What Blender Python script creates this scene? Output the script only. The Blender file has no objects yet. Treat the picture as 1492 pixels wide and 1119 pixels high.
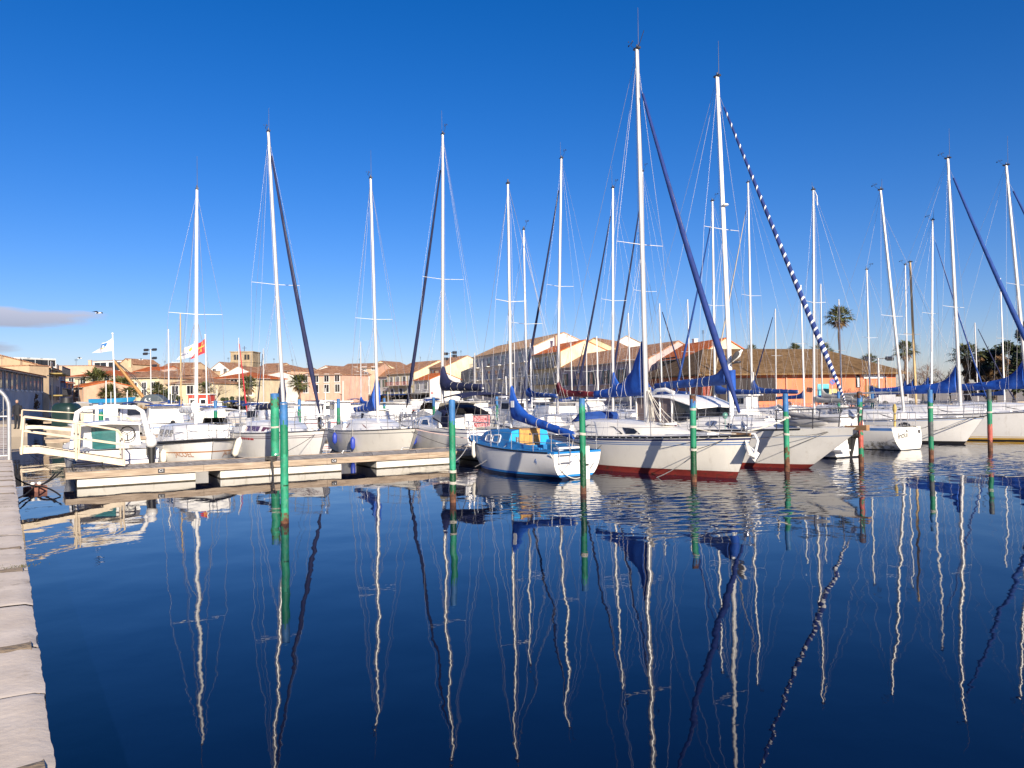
import bpy, math, random
from mathutils import Vector, Matrix
R = math.radians
rnd = random.Random(7)
S = bpy.context.scene
COL = S.collection

# ------------------------------------------------------------------ camera
CAM_H = 2.5; FPX = 1120.0; ROLL = R(.85); PITCH = math.atan((578 - 559.5) / FPX)
cd = bpy.data.cameras.new('camera'); cam = bpy.data.objects.new('camera', cd); COL.objects.link(cam)
cd.sensor_width = 36; cd.lens = 36 * FPX / 1492; cd.clip_end = 6000; cd.clip_start = .05
cam.matrix_world = Matrix.Translation((0, 0, CAM_H)) @ Matrix.Rotation(PITCH, 4, 'X') @ Matrix.Rotation(R(90), 4, 'X') @ Matrix.Rotation(-ROLL, 4, 'Z')
S.camera = cam
S.view_settings.view_transform = 'Standard'; S.view_settings.look = 'None'
S.view_settings.exposure = 0.68; S.view_settings.gamma = 1.0

def ray(px, py):
    x = (px - 746) / FPX; y = -(py - 559.5) / FPX
    c, s = math.cos(ROLL), math.sin(ROLL)
    x, y = c * x + s * y, -s * x + c * y
    cp, sp = math.cos(PITCH), math.sin(PITCH)
    return Vector((x, cp - sp * y, sp + cp * y))
def G(px, py, z=0.0):
    d = ray(px, py); t = (z - CAM_H) / d.z
    return Vector((d.x * t, d.y * t, z))
def A(px, py, D):
    d = ray(px, py)
    return Vector((d.x / d.y * D, D, CAM_H + d.z / d.y * D))

# ------------------------------------------------------------------ light
SUN_AZ = R(21); SUN_EL = R(20)      # azimuth: degrees to the right of straight behind the camera
to_sun = Vector((math.sin(SUN_AZ) * math.cos(SUN_EL), -math.cos(SUN_AZ) * math.cos(SUN_EL), math.sin(SUN_EL)))
sl = bpy.data.lights.new('sun', 'SUN'); sl.energy = 5.0; sl.angle = R(.5); sl.color = (1, .89, .74)
sun = bpy.data.objects.new('sun', sl); COL.objects.link(sun)
sun.rotation_euler = to_sun.to_track_quat('Z', 'Y').to_euler(); sun.location = (0, 0, 40)

W = bpy.data.worlds.new('World'); S.world = W; W.use_nodes = True
nt = W.node_tree; N = nt.nodes; Lk = nt.links; N.clear()
out = N.new('ShaderNodeOutputWorld'); bg = N.new('ShaderNodeBackground'); bg.inputs[1].default_value = .075
sky = N.new('ShaderNodeTexSky'); sky.sky_type = 'NISHITA'; sky.sun_disc = False
sky.sun_elevation = SUN_EL; sky.sun_rotation = math.atan2(to_sun.x, to_sun.y)
sky.air_density = 1.0; sky.dust_density = .35; sky.ozone_density = 4.0; sky.altitude = 0
hs = N.new('ShaderNodeHueSaturation'); hs.inputs['Saturation'].default_value = 1.28; hs.inputs['Value'].default_value = 1.0
tint = N.new('ShaderNodeMix'); tint.data_type = 'RGBA'; tint.blend_type = 'MULTIPLY'; tint.inputs[0].default_value = 1; tint.inputs[7].default_value = (.98, .90, 1.10, 1)
Lk.new(sky.outputs[0], tint.inputs[6]); Lk.new(tint.outputs[2], hs.inputs['Color'])
# a low bank of cloud in the west: direction-based noise inside two soft patches
tc = N.new('ShaderNodeTexCoord'); sx = N.new('ShaderNodeSeparateXYZ'); Lk.new(tc.outputs['Generated'], sx.inputs[0])
def M(op, a, b=None, c=None):
    n = N.new('ShaderNodeMath'); n.operation = op
    for i, v in enumerate((a, b, c)):
        if v is None: continue
        if isinstance(v, (int, float)): n.inputs[i].default_value = v
        else: Lk.new(v, n.inputs[i])
    return n.outputs[0]
az = M('ARCTAN2', sx.outputs[0], sx.outputs[1]); el = M('ARCSINE', sx.outputs[2])
cv = N.new('ShaderNodeCombineXYZ'); Lk.new(M('MULTIPLY', az, 11), cv.inputs[0]); Lk.new(M('MULTIPLY', el, 55), cv.inputs[1])
nz = N.new('ShaderNodeTexNoise'); nz.inputs['Scale'].default_value = 1.2; nz.inputs['Detail'].default_value = 7; nz.inputs['Roughness'].default_value = .55
Lk.new(cv.outputs[0], nz.inputs['Vector'])
def patch(a0, aw, e0, ew, k):
    da = M('DIVIDE', M('SUBTRACT', az, a0), aw); de = M('DIVIDE', M('SUBTRACT', el, e0), ew)
    r = M('ADD', M('MULTIPLY', da, da), M('MULTIPLY', de, de))
    return M('MULTIPLY', M('SUBTRACT', 1.0, r), k)
p1 = patch(-.61, .135, .094, .0135, 1.0); p2 = patch(-.61, .06, .060, .010, .6)
pm = M('MAXIMUM', p1, p2)
cm = M('MULTIPLY', M('ADD', pm, M('MULTIPLY', M('SUBTRACT', nz.outputs[0], .5), 2.2)), 1.35)
cl = N.new('ShaderNodeClamp'); Lk.new(cm, cl.inputs[0]); cl.inputs[2].default_value = .85
ok = M('MULTIPLY', cl.outputs[0], M('GREATER_THAN', pm, -.9))
hi = M('MULTIPLY', M('SUBTRACT', el, .085), 40)
hc = N.new('ShaderNodeClamp'); Lk.new(hi, hc.inputs[0])
cc = N.new('ShaderNodeMix'); cc.data_type = 'RGBA'; cc.inputs[6].default_value = (3.6, 3.7, 4.6, 1); cc.inputs[7].default_value = (5.6, 5.4, 6.2, 1)
Lk.new(hc.outputs[0], cc.inputs[0])
mx = N.new('ShaderNodeMix'); mx.data_type = 'RGBA'; Lk.new(ok, mx.inputs[0]); Lk.new(hs.outputs[0], mx.inputs[6]); Lk.new(cc.outputs[2], mx.inputs[7])
Lk.new(mx.outputs[2], bg.inputs[0]); Lk.new(bg.outputs[0], out.inputs[0])

# ------------------------------------------------------------------ materials
MATS = {}
def mat(name, col, rough=.5, metal=0.0, var=.12, scale=3.0, bump=0.0, bscale=20.0, spec=.5, col2=None, stretch=None, thr=None, coat=0, fleck=None):
    """principled surface whose colour wanders by noise between two tones"""
    if name in MATS: return MATS[name]
    m = bpy.data.materials.new(name); m.use_nodes = True; MATS[name] = m
    t = m.node_tree; n = t.nodes; b = n['Principled BSDF']
    b.inputs['Roughness'].default_value = rough; b.inputs['Metallic'].default_value = metal
    b.inputs['Specular IOR Level'].default_value = spec; b.inputs['Coat Weight'].default_value = coat
    c = n.new('ShaderNodeTexCoord'); mp = n.new('ShaderNodeMapping'); t.links.new(c.outputs['Object'], mp.inputs[0])
    if stretch: mp.inputs['Scale'].default_value = stretch
    z = n.new('ShaderNodeTexNoise'); z.inputs['Scale'].default_value = scale; z.inputs['Detail'].default_value = 5; z.inputs['Roughness'].default_value = .62
    t.links.new(mp.outputs[0], z.inputs['Vector'])
    rp = n.new('ShaderNodeValToRGB'); lo, hi_ = thr or (.3, .7)
    rp.color_ramp.elements[0].position = lo; rp.color_ramp.elements[1].position = hi_
    a = [max(0, x * (1 - var)) for x in col]; d = col2 or [min(1, x * (1 + var)) for x in col]
    rp.color_ramp.elements[0].color = (*a, 1); rp.color_ramp.elements[1].color = (*d, 1)
    t.links.new(z.outputs[0], rp.inputs[0]); t.links.new(rp.outputs[0], b.inputs['Base Color'])
    if fleck:      # wear: sparse patches of another tone (rust, drips, scuffs)
        fc, flo, fhi, fs, fst = fleck
        m3 = n.new('ShaderNodeMapping'); m3.inputs['Scale'].default_value = fst; t.links.new(c.outputs['Object'], m3.inputs[0])
        z3 = n.new('ShaderNodeTexNoise'); z3.inputs['Scale'].default_value = fs; z3.inputs['Detail'].default_value = 6; z3.inputs['Roughness'].default_value = .65; t.links.new(m3.outputs[0], z3.inputs['Vector'])
        r3 = n.new('ShaderNodeMapRange'); r3.inputs[1].default_value = flo; r3.inputs[2].default_value = fhi; r3.inputs[4].default_value = fc[3]; t.links.new(z3.outputs[0], r3.inputs[0])
        x3 = n.new('ShaderNodeMix'); x3.data_type = 'RGBA'; x3.inputs[7].default_value = (*fc[:3], 1); t.links.new(r3.outputs[0], x3.inputs[0]); t.links.new(rp.outputs[0], x3.inputs[6]); t.links.new(x3.outputs[2], b.inputs['Base Color'])
    if bump:
        z2 = n.new('ShaderNodeTexNoise'); z2.inputs['Scale'].default_value = bscale; z2.inputs['Detail'].default_value = 4
        t.links.new(mp.outputs[0], z2.inputs['Vector'])
        bp = n.new('ShaderNodeBump'); bp.inputs['Strength'].default_value = bump; bp.inputs['Distance'].default_value = .02
        t.links.new(z2.outputs[0], bp.inputs['Height']); t.links.new(bp.outputs[0], b.inputs['Normal'])
    return m
drip = ((.42, .35, .26, .34), .56, .76, 3.0, (1.6, 1.6, .22))
white = mat('gelcoat_white', (.80, .78, .74), .28, var=.05, scale=1.3, fleck=drip)
cream = mat('gelcoat_cream', (.82, .78, .69), .3, var=.06, scale=1.3, fleck=drip)
greyw = mat('gelcoat_grey_white', (.78, .76, .72), .35, var=.07, scale=1.6, fleck=drip)
offw = mat('deck_off_white', (.74, .71, .65), .55, var=.08, scale=4)
stain = mat('stained_white', (.42, .38, .30), .6, var=.3, scale=5, col2=(.74, .72, .66), thr=(.40, .52))
red = mat('antifoul_red', (.22, .026, .02), .6, var=.25, scale=4, fleck=((.05, .035, .02, .8), .52, .66, 4.0, (1, 1, 2)))
cvdeep = mat('canvas_deep_blue', (.008, .030, .165), .78, var=.3, scale=3, bump=.6, bscale=7)
dkred = mat('stripe_red', (.5, .05, .05), .4)
navyp = mat('antifoul_navy', (.012, .02, .05), .5)
blackp = mat('antifoul_black', (.015, .015, .017), .5)
bluep = mat('hull_blue_paint', (.02, .20, .52), .4)
bdeck = mat('deck_blue', (.018, .17, .42), .5, var=.2, scale=3)
bbulk = mat('bulkhead_light_blue', (.02, .36, .72), .45, var=.08)
nstripe = mat('stripe_navy', (.02, .03, .12), .35)
bstripe = mat('stripe_blue', (.08, .2, .45), .35)
ystripe = mat('boot_yellow', (.55, .32, .05), .45)
ostripe = mat('stripe_brown', (.42, .17, .05), .45)
glass = mat('dark_glass', (.02, .022, .028), .06, var=.3, spec=.8)
mglass = mat('maroon_glass', (.12, .035, .05), .08, var=.3, spec=.8)
tglass = mat('teal_glass', (.03, .13, .13), .06, var=.35, scale=2, stretch=(1, 1, 4), spec=.8)
gglass = mat('grey_acrylic', (.20, .20, .25), .12, var=.2, spec=.7)
alu = mat('mast_aluminium', (.55, .54, .52), .36, .35, var=.06, scale=2, stretch=(2, 2, .3))
aluw = mat('mast_painted_white', (.78, .77, .74), .35, var=.05, stretch=(2, 2, .3))
woodm = mat('mast_varnished_wood', (.50, .34, .15), .4, var=.2, stretch=(4, 4, .4))
steel = mat('stainless_steel', (.55, .55, .56), .25, .8, var=.1)
dsteel = mat('dark_steel', (.07, .07, .08), .4, .5)
wire = mat('rigging_wire', (.34, .34, .36), .4, .5)
black = mat('black_rubber', (.014, .014, .015), .55)
cvb = mat('canvas_blue', (.006, .070, .36), .75, var=.28, scale=2.2, bump=.6, bscale=6)
cvn = mat('canvas_navy', (.010, .014, .055), .8, var=.3, scale=3, bump=.5, bscale=7)
cvd = mat('canvas_mid_blue', (.008, .047, .22), .78, var=.25, scale=3, bump=.5, bscale=7)
cvr = mat('canvas_maroon', (.17, .012, .018), .8, var=.25, bump=.5, bscale=7)
cvg = mat('canvas_grey', (.30, .29, .28), .8, var=.15)
cvm = mat('canvas_mauve_brown', (.27, .20, .18), .8, var=.15, scale=2, bump=.4, bscale=5)
cvw = mat('canvas_white', (.75, .74, .71), .8, var=.06)
cvred = mat('canvas_red', (.45, .03, .04), .8)
plast = mat('clear_vinyl', (.36, .34, .30), .15, var=.25, scale=2, stretch=(3, 3, .5))
ply = mat('plywood_orange', (.50, .27, .07), .6, var=.35, scale=3, stretch=(1, 6, 1))
teak = mat('teak', (.30, .17, .08), .6, var=.25)
fendw = mat('fender_white', (.74, .70, .60), .45, var=.1)
fendb = mat('fender_blue', (.03, .06, .38), .45)
ropew = mat('rope_white', (.62, .58, .50), .85, bump=.6, bscale=80)
roped = mat('rope_dark', (.05, .045, .04), .85)
ropep = mat('rope_pink_fleck', (.50, .36, .33), .85)
towel = mat('towel_red', (.48, .10, .13), .9, var=.5, scale=14, col2=(.62, .30, .30), thr=(.45, .55))
txt_or = mat('letters_orange', (.42, .15, .03), .5); txt_bk = mat('letters_black', (.02, .02, .02), .5)
txt_w = mat('letters_white', (.8, .8, .8), .5); txt_bl = mat('letters_blue', (.08, .2, .5), .5)
txt_rd = mat('letters_red', (.5, .04, .05), .5)
orange = mat('orange_plastic', (.6, .14, .03), .5); yellow = mat('yellow_plastic', (.62, .42, .03), .45)

# pile paints: flaking, with rust showing through
rustf = ((.085, .038, .018, .95), .60, .66, 5.0, (1, 1, .45)); pale = ((.16, .26, .20, .6), .55, .68, 9.0, (1, 1, .5))
pl_b = mat('pile_blue', (.035, .15, .36), .6, var=.2, scale=5, bump=.3, bscale=25, fleck=((.10, .16, .22, .7), .56, .66, 7.0, (1, 1, .5)))
pl_g = mat('pile_green', (.006, .175, .085), .6, var=.3, scale=3.5, bump=.4, bscale=25, stretch=(1, 1, .6), fleck=rustf)
pl_lg = mat('pile_pale_green', (.018, .25, .135), .6, var=.35, scale=4, bump=.4, bscale=25, fleck=pale)
pl_dg = mat('pile_dark_green', (.004, .055, .018), .45, var=.4, scale=6, bump=.6, bscale=25)
pl_r = mat('pile_rust', (.045, .022, .013), .8, var=.4, scale=8, bump=.9, bscale=30, col2=(.21, .085, .04))
pl_gr = mat('pile_rusty_green', (.14, .06, .02), .7, var=.3, scale=7, bump=.6, bscale=25, col2=(.03, .22, .11), thr=(.45, .52))
pl_red = mat('pile_salmon', (.40, .085, .06), .55, var=.25, scale=6, bump=.4)
pl_k = mat('pile_grey', (.075, .085, .085), .6, var=.4, scale=6, bump=.4)

def tile_mat(name, c1, c2, c3):
    m = bpy.data.materials.new(name); m.use_nodes = True; t = m.node_tree; n = t.nodes; b = n['Principled BSDF']
    b.inputs['Roughness'].default_value = .85; b.inputs['Specular IOR Level'].default_value = .2
    c = n.new('ShaderNodeTexCoord')
    vo = n.new('ShaderNodeTexVoronoi'); vo.inputs['Scale'].default_value = 3.2; t.links.new(c.outputs['Object'], vo.inputs['Vector'])
    sp = n.new('ShaderNodeSeparateColor'); t.links.new(vo.outputs['Color'], sp.inputs[0])
    nz_ = n.new('ShaderNodeTexNoise'); nz_.inputs['Scale'].default_value = .5; nz_.inputs['Detail'].default_value = 5; t.links.new(c.outputs['Object'], nz_.inputs['Vector'])
    ad = n.new('ShaderNodeMath'); ad.operation = 'MULTIPLY_ADD'; ad.inputs[1].default_value = .55
    t.links.new(sp.outputs[0], ad.inputs[0]); 
    m2 = n.new('ShaderNodeMath'); m2.operation = 'MULTIPLY'; m2.inputs[1].default_value = .5; t.links.new(nz_.outputs[0], m2.inputs[0]); t.links.new(m2.outputs[0], ad.inputs[2])
    rp = n.new('ShaderNodeValToRGB'); e = rp.color_ramp.elements; e[0].position = .2; e[1].position = .85
    e[0].color = (*c1, 1); e[1].color = (*c3, 1); k = e.new(.5); k.color = (*c2, 1)
    t.links.new(ad.outputs[0], rp.inputs[0]); t.links.new(rp.outputs[0], b.inputs['Base Color'])
    wv = n.new('ShaderNodeTexWave'); wv.inputs['Scale'].default_value = 1.5; wv.bands_direction = 'X'; t.links.new(c.outputs['Object'], wv.inputs['Vector'])
    bp = n.new('ShaderNodeBump'); bp.inputs['Strength'].default_value = .8; bp.inputs['Distance'].default_value = .12
    t.links.new(wv.outputs[0], bp.inputs['Height']); t.links.new(bp.outputs[0], b.inputs['Normal'])
    return m
tile = tile_mat('roof_tiles_terracotta', (.26, .125, .07), (.40, .20, .11), (.52, .32, .19))
tile_o = tile_mat('roof_tiles_orange', (.42, .10, .025), (.52, .13, .035), (.58, .18, .06))
tile_t = tile_mat('roof_tiles_tan', (.36, .20, .10), (.48, .29, .16), (.58, .39, .23))
tile_b = tile_mat('roof_tiles_brown', (.15, .085, .035), (.21, .125, .055), (.28, .175, .085))

# ------------------------------------------------------------------ mesh builder
class MB:
    def __init__(s): s.v = []; s.f = []; s.m = []; s.s = []
    def add(s, vs, fs, m=0, smooth=False, mi=None):
        o = len(s.v); s.v += [tuple(v) for v in vs]
        for i, f in enumerate(fs):
            s.f.append(tuple(a + o for a in f)); s.m.append(mi[i] if mi else m); s.s.append(smooth)
        return s
    def box(s, c, sz, m=0, rz=0, ry=0, rx=0, taper=1.0):
        M_ = Matrix.Rotation(rz, 3, 'Z') @ Matrix.Rotation(ry, 3, 'Y') @ Matrix.Rotation(rx, 3, 'X')
        vs = []
        for z in (-1, 1):
            k = taper if z > 0 else 1
            for x, y in ((-1, -1), (1, -1), (1, 1), (-1, 1)):
                vs.append(Vector(c) + M_ @ Vector((x * sz[0] / 2 * k, y * sz[1] / 2 * k, z * sz[2] / 2)))
        return s.add(vs, [(0, 3, 2, 1), (4, 5, 6, 7), (0, 1, 5, 4), (1, 2, 6, 5), (2, 3, 7, 6), (3, 0, 4, 7)], m)
    def tube(s, pts, rad, n=8, m=0, cap=True, smooth=True, mi=None, flat=1.0):
        pts = [Vector(p) for p in pts]; k = len(pts)
        if not isinstance(rad, (list, tuple)): rad = [rad] * k
        vs = []; up = None
        for i, p in enumerate(pts):
            d = (pts[min(i + 1, k - 1)] - pts[max(i - 1, 0)])
            if d.length < 1e-9: d = Vector((0, 0, 1))
            d.normalize()
            if up is None: up = Vector((0, 0, 1)) if abs(d.z) < .9 else Vector((1, 0, 0))
            a = d.cross(up).normalized(); b = a.cross(d).normalized(); up = b if abs(b.dot(d)) < .9 else up
            for j in range(n):
                q = 2 * math.pi * j / n
                vs.append(p + a * (rad[i] * math.cos(q)) + b * (rad[i] * flat * math.sin(q)))
        fs = []; ml = []
        for i in range(k - 1):
            for j in range(n):
                fs.append((i * n + j, i * n + (j + 1) % n, (i + 1) * n + (j + 1) % n, (i + 1) * n + j))
                ml.append(mi(i, j) if mi else m)
        s.add(vs, fs, smooth=smooth, mi=ml)
        if cap: s.add(vs[:n], [tuple(range(n))[::-1]], ml[0]); s.add(vs[-n:], [tuple(range(n))], ml[-1])
        return s
    def loft(s, rings, m=0, smooth=True, closed=True, cap=True, mi=None):
        n = len(rings[0]); vs = [p for r in rings for p in r]; fs = []; ml = []
        for i in range(len(rings) - 1):
            for j in range(n if closed else n - 1):
                fs.append((i * n + j, i * n + (j + 1) % n, (i + 1) * n + (j + 1) % n, (i + 1) * n + j)); ml.append(mi(i, j) if mi else m)
        s.add(vs, fs, smooth=smooth, mi=ml)
        if cap and closed: s.add(rings[0], [tuple(range(n))[::-1]], ml[0]); s.add(rings[-1], [tuple(range(n))], ml[-1])
        return s
    def ell(s, c, r, m=0, n=10, k=7, rot=None):
        rings = []
        for i in range(k + 1):
            a = math.pi * i / k - math.pi / 2
            ring = []
            for j in range(n):
                b = 2 * math.pi * j / n
                p = Vector((r[0] * math.cos(a) * math.cos(b), r[1] * math.cos(a) * math.sin(b), r[2] * math.sin(a)))
                if rot: p = rot @ p
                ring.append(Vector(c) + p)
            rings.append(ring)
        return s.loft(rings, m, cap=False)
    def prism(s, poly, z0, z1, m=0):
        n = len(poly); vs = [(x, y, z0) for x, y in poly] + [(x, y, z1) for x, y in poly]
        return s.add(vs, [tuple(range(n))[::-1], tuple(range(n, 2 * n))] + [(i, (i + 1) % n, n + (i + 1) % n, n + i) for i in range(n)], m)
    def build(s, name, mats, parent=None):
        me = bpy.data.meshes.new(name); me.from_pydata(s.v, [], s.f)
        for m in (mats if isinstance(mats, (list, tuple)) else [mats]): me.materials.append(m)
        me.polygons.foreach_set('material_index', s.m); me.polygons.foreach_set('use_smooth', s.s); me.update()
        o = bpy.data.objects.new(name, me); COL.objects.link(o)
        if parent: o.parent = parent
        return o
def tag(o, label=None, cat=None, group=None, kind=None):
    for k, v in (('label', label), ('category', cat), ('group', group), ('kind', kind)):
        if v: o[k] = v
    return o
def empty(name, loc, rz=0.0):
    e = bpy.data.objects.new(name, None); e.location = loc; e.rotation_euler = (0, 0, rz); e.empty_display_size = .3
    COL.objects.link(e); return e
def copy_tree(o, parent=None):
    c = o.copy(); COL.objects.link(c)
    if parent: c.parent = parent
    for ch in list(o.children): copy_tree(ch, c)
    return c
def text_mb(txt, size, fn, m=0, shear=0.0):
    """letter shapes as mesh; fn maps flat (x, y) onto the surface"""
    cu = bpy.data.curves.new('letters', 'FONT'); cu.body = txt; cu.size = size; cu.align_x = 'CENTER'; cu.align_y = 'CENTER'; cu.shear = shear; cu.resolution_u = 3
    o = bpy.data.objects.new('letters', cu); COL.objects.link(o)
    me = o.to_mesh(); mb = MB()
    mb.add([fn(v.co.x, v.co.y) for v in me.vertices], [tuple(p.vertices) for p in me.polygons], m)
    o.to_mesh_clear(); bpy.data.objects.remove(o); bpy.data.curves.remove(cu)
    return mb
def sag(a, b, drop, n=10):
    a, b = Vector(a), Vector(b)
    return [a.lerp(b, i / n) - Vector((0, 0, drop * 4 * (i / n) * (1 - i / n))) for i in range(n + 1)]
def rope(a, b, drop, r, m, label, n=12):
    return tag(MB().tube(sag(a, b, drop, n), r, 6).build('mooring_rope', m), label, 'rope', 'mooring ropes')

# marina frame: u runs along the pontoons, v away from the camera along the boats
O = Vector((-13.0, 22.35, 0)); TH = R(31.5)
E1 = Vector((math.cos(TH), math.sin(TH), 0)); E2 = Vector((-math.sin(TH), math.cos(TH), 0))
def UV(u, v, z=0.0): return O + E1 * u + E2 * v + Vector((0, 0, z))

from mathutils import noise as mn

# ------------------------------------------------------------------ water
def water_mat():
    m = bpy.data.materials.new('harbour_water'); m.use_nodes = True; t = m.node_tree; n = t.nodes; b = n['Principled BSDF']
    b.inputs['Base Color'].default_value = (.0011, .0046, .022, 1); b.inputs['Roughness'].default_value = .012
    b.inputs['IOR'].default_value = 1.333; b.inputs['Specular IOR Level'].default_value = .5
    g = n.new('ShaderNodeNewGeometry')
    def noise(scale, det, st=(1, 1, 1), rough=.5, rot=0.0):
        mp = n.new('ShaderNodeMapping'); mp.inputs['Scale'].default_value = st; mp.inputs['Rotation'].default_value = (0, 0, rot)
        t.links.new(g.outputs['Position'], mp.inputs[0])
        z = n.new('ShaderNodeTexNoise'); z.inputs['Scale'].default_value = scale; z.inputs['Detail'].default_value = det; z.inputs['Roughness'].default_value = rough
        t.links.new(mp.outputs[0], z.inputs['Vector']); return z.outputs[0]
    def math_(op, a, b_=None):
        k = n.new('ShaderNodeMath'); k.operation = op
        for i, v in enumerate((a, b_)):
            if v is None: continue
            if isinstance(v, (int, float)): k.inputs[i].default_value = v
            else: t.links.new(v, k.inputs[i])
        return k.outputs[0]
    swell = noise(.82, 1.6, (1, .75, 1), .4)
    fine = noise(4.5, 2.0, (1, 1, 1), .5)
    h = math_('ADD', math_('MULTIPLY', swell, .0118), math_('MULTIPLY', fine, .0007))
    bp = n.new('ShaderNodeBump'); bp.inputs['Strength'].default_value = 1.0; bp.inputs['Distance'].default_value = 1.0
    t.links.new(h, bp.inputs['Height']); t.links.new(bp.outputs[0], b.inputs['Normal'])
    return m
# flat sheet all round, and real wavelets where the breeze ruffles the water off the bows
import numpy as np
U0, U1, V0, V1, ST = 5.5, 37.0, -16.8, .5, .038
nu, nv = int((U1 - U0) / ST), int((V1 - V0) / ST)
ug, vg = np.meshgrid(np.linspace(U0, U1, nu + 1), np.linspace(V0, V1, nv + 1), indexing='ij')
rs = np.random.RandomState(4)
def field(lo, hi, n, p, th0, spread):
    z = np.zeros_like(ug)
    for k in range(n):
        lam = lo * (hi / lo) ** rs.rand(); th = th0 + spread * rs.randn(); kk = 2 * np.pi / lam
        z += lam ** p * np.sin(kk * (np.cos(th) * ug + np.sin(th) * vg) + rs.rand() * 6.283)
    return z
def sst(x, a, b): t = np.clip((x - a) / (b - a), 0, 1); return t * t * (3 - 2 * t)
wob = field(5, 16, 14, .5, 0, 2.0); wob = wob / wob.std()
gust = field(1.6, 5, 16, .3, .4, .9); gust = gust / gust.std()
ve = vg + 1.0 * wob + .35 * gust; ue = ug + 1.0 * wob + .3 * gust
msk = sst(ve, -15.6, -13.4) * sst(ue, 8.0, 11.0) * (1 - .72 * sst(vg, -11.4, -8.4)) * (1 + .28 * gust).clip(.25, 1.7)
edge = sst(ug, U0, U0 + 1.5) * (1 - sst(ug, U1 - 1.5, U1)) * sst(vg, V0, V0 + 1.0) * (1 - sst(vg, V1 - 1.0, V1))
rip = field(.15, .62, 84, 1.15, 1.25, .55); gx, gy = np.gradient(rip, ST); rip = rip / np.sqrt((gx ** 2 + gy ** 2).mean())
zz_ = rip * (.068 * msk) * edge
c_, s__ = math.cos(TH), math.sin(TH)
P_ = np.stack([O.x + c_ * ug - s__ * vg, O.y + s__ * ug + c_ * vg, zz_], -1).reshape(-1, 3)
idx = np.arange((nu + 1) * (nv + 1)).reshape(nu + 1, nv + 1)
F_ = np.stack([idx[:-1, :-1], idx[1:, :-1], idx[1:, 1:], idx[:-1, 1:]], -1).reshape(-1, 4)
mb = MB(); mb.v = P_.tolist(); mb.f = F_.tolist(); mb.m = [0] * len(mb.f); mb.s = [True] * len(mb.f)
for u0, u1, v0, v1 in ((-1500, U0, -90, 2500), (U1, 2500, -90, 2500), (U0, U1, -90, V0), (U0, U1, V1, 2500)):
    mb.add([UV(u0, v0), UV(u1, v0), UV(u1, v1), UV(u0, v1)], [(0, 1, 2, 3)])
tag(mb.build('water', water_mat()), kind='structure')

# ------------------------------------------------------------------ near quay
stone = mat('quay_limestone', (.70, .575, .44), .85, var=.12, scale=1.6, bump=.16, bscale=22, col2=(.83, .71, .57), fleck=((.34, .26, .17, .7), .58, .70, 4.0, (1, 1, 1)))
stone2 = mat('quay_mortar', (.34, .25, .155), .9, var=.3, scale=6, bump=.8, bscale=20)
wallm = mat('quay_wall_stone', (.33, .27, .2), .85, var=.35, scale=1.2, bump=.8, bscale=6)
paving = mat('quay_paving', (.33, .30, .27), .85, var=.2, scale=1.0, bump=.5)
QA = Vector((-2.05, 3.40, 0)); QB = Vector((-14.06, 21.58, 0)); QD = (QB - QA).normalized(); QN = Vector((-QD.y, QD.x, 0))  # QN points inland (left)
if QN.x > 0: QN = -QN
QZ = .9
def Q(s, w, z): return QA + QD * s + QN * w + Vector((0, 0, z))
mb = MB(); s_ = -7.0; i_ = 0
while s_ < 62:
    ln = rnd.uniform(.95, 1.7) if s_ < 25 else rnd.uniform(1.5, 2.2)
    nx, ny = (40, 12) if s_ < 10 else ((14, 6) if s_ < 25 else (4, 3))
    dz = rnd.uniform(-.004, .004); dw = rnd.uniform(-.006, .006)
    vs = []; 
    for i in range(nx + 1):
        for j in range(ny + 1):
            a, b = i / nx, j / ny
            p = Q(s_ + .012 + (ln - .024) * a, dw - .02 + .62 * b, QZ + dz)
            q = mn.fractal(p * 3.1, .8, 2.0, 5); q2 = mn.noise(p * 1.4)
            de = min(a * ln, (1 - a) * ln); rim = math.exp(-de * 60) * .005; lip = math.exp(-(b * .62) * 40)
            p.z += q * .0035 - rim * (1 + q2) - lip * (.018 + .012 * q2)
            p += QN * (lip * (q * .009 + mn.noise(p * 9) * .006))
            p += QD * (0 if 0 < i < nx else (1 if i == 0 else -1) * abs(q2) * .006)
            vs.append(p)
    fs = [(i * (ny + 1) + j, (i + 1) * (ny + 1) + j, (i + 1) * (ny + 1) + j + 1, i * (ny + 1) + j + 1) for i in range(nx) for j in range(ny)]
    mb.add(vs, fs, 0, True)
    # outer face of the block
    fr = [vs[i * (ny + 1)] for i in range(nx + 1)]
    mb.add(fr + [Vector((p.x, p.y, QZ - .42)) - QN * .015 for p in fr], [(i, i + 1, nx + 2 + i, nx + 1 + i) for i in range(nx)], 0, True)
    if rnd.random() < .55:   # mortar smeared over the joint
        o_ = len(mb.v); vs = []
        k = 8; wid = rnd.uniform(.07, .18)
        for i in range(k + 1):
            for j in (-1, 0, 1):
                p = Q(s_ + j * wid * (1 + .5 * mn.noise(Vector((i * .9, s_, j)))), .02 + .55 * i / k, QZ + (.010 if j == 0 else -.006)); vs.append(p)
        mb.add(vs, [(i * 3 + j, i * 3 + 3 + j, i * 3 + 4 + j, i * 3 + 1 + j) for i in range(k) for j in (0, 1)], 1, True)
    s_ += ln
mb.add([Q(-7, .0, QZ - .045), Q(62, .0, QZ - .045), Q(62, .62, QZ - .045), Q(-7, .62, QZ - .045)], [(0, 1, 2, 3)], 1)
mb.add([Q(-7, .0, QZ - .40), Q(62, .0, QZ - .40), Q(62, .0, -1.5), Q(-7, .0, -1.5)], [(0, 1, 2, 3)], 2)
mb.add([Q(-7, .6, QZ - .02), Q(62, .6, QZ - .02), Q(62, 200, QZ - .02), Q(-7, 200, QZ - .02)], [(0, 1, 2, 3)], 3)
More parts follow.
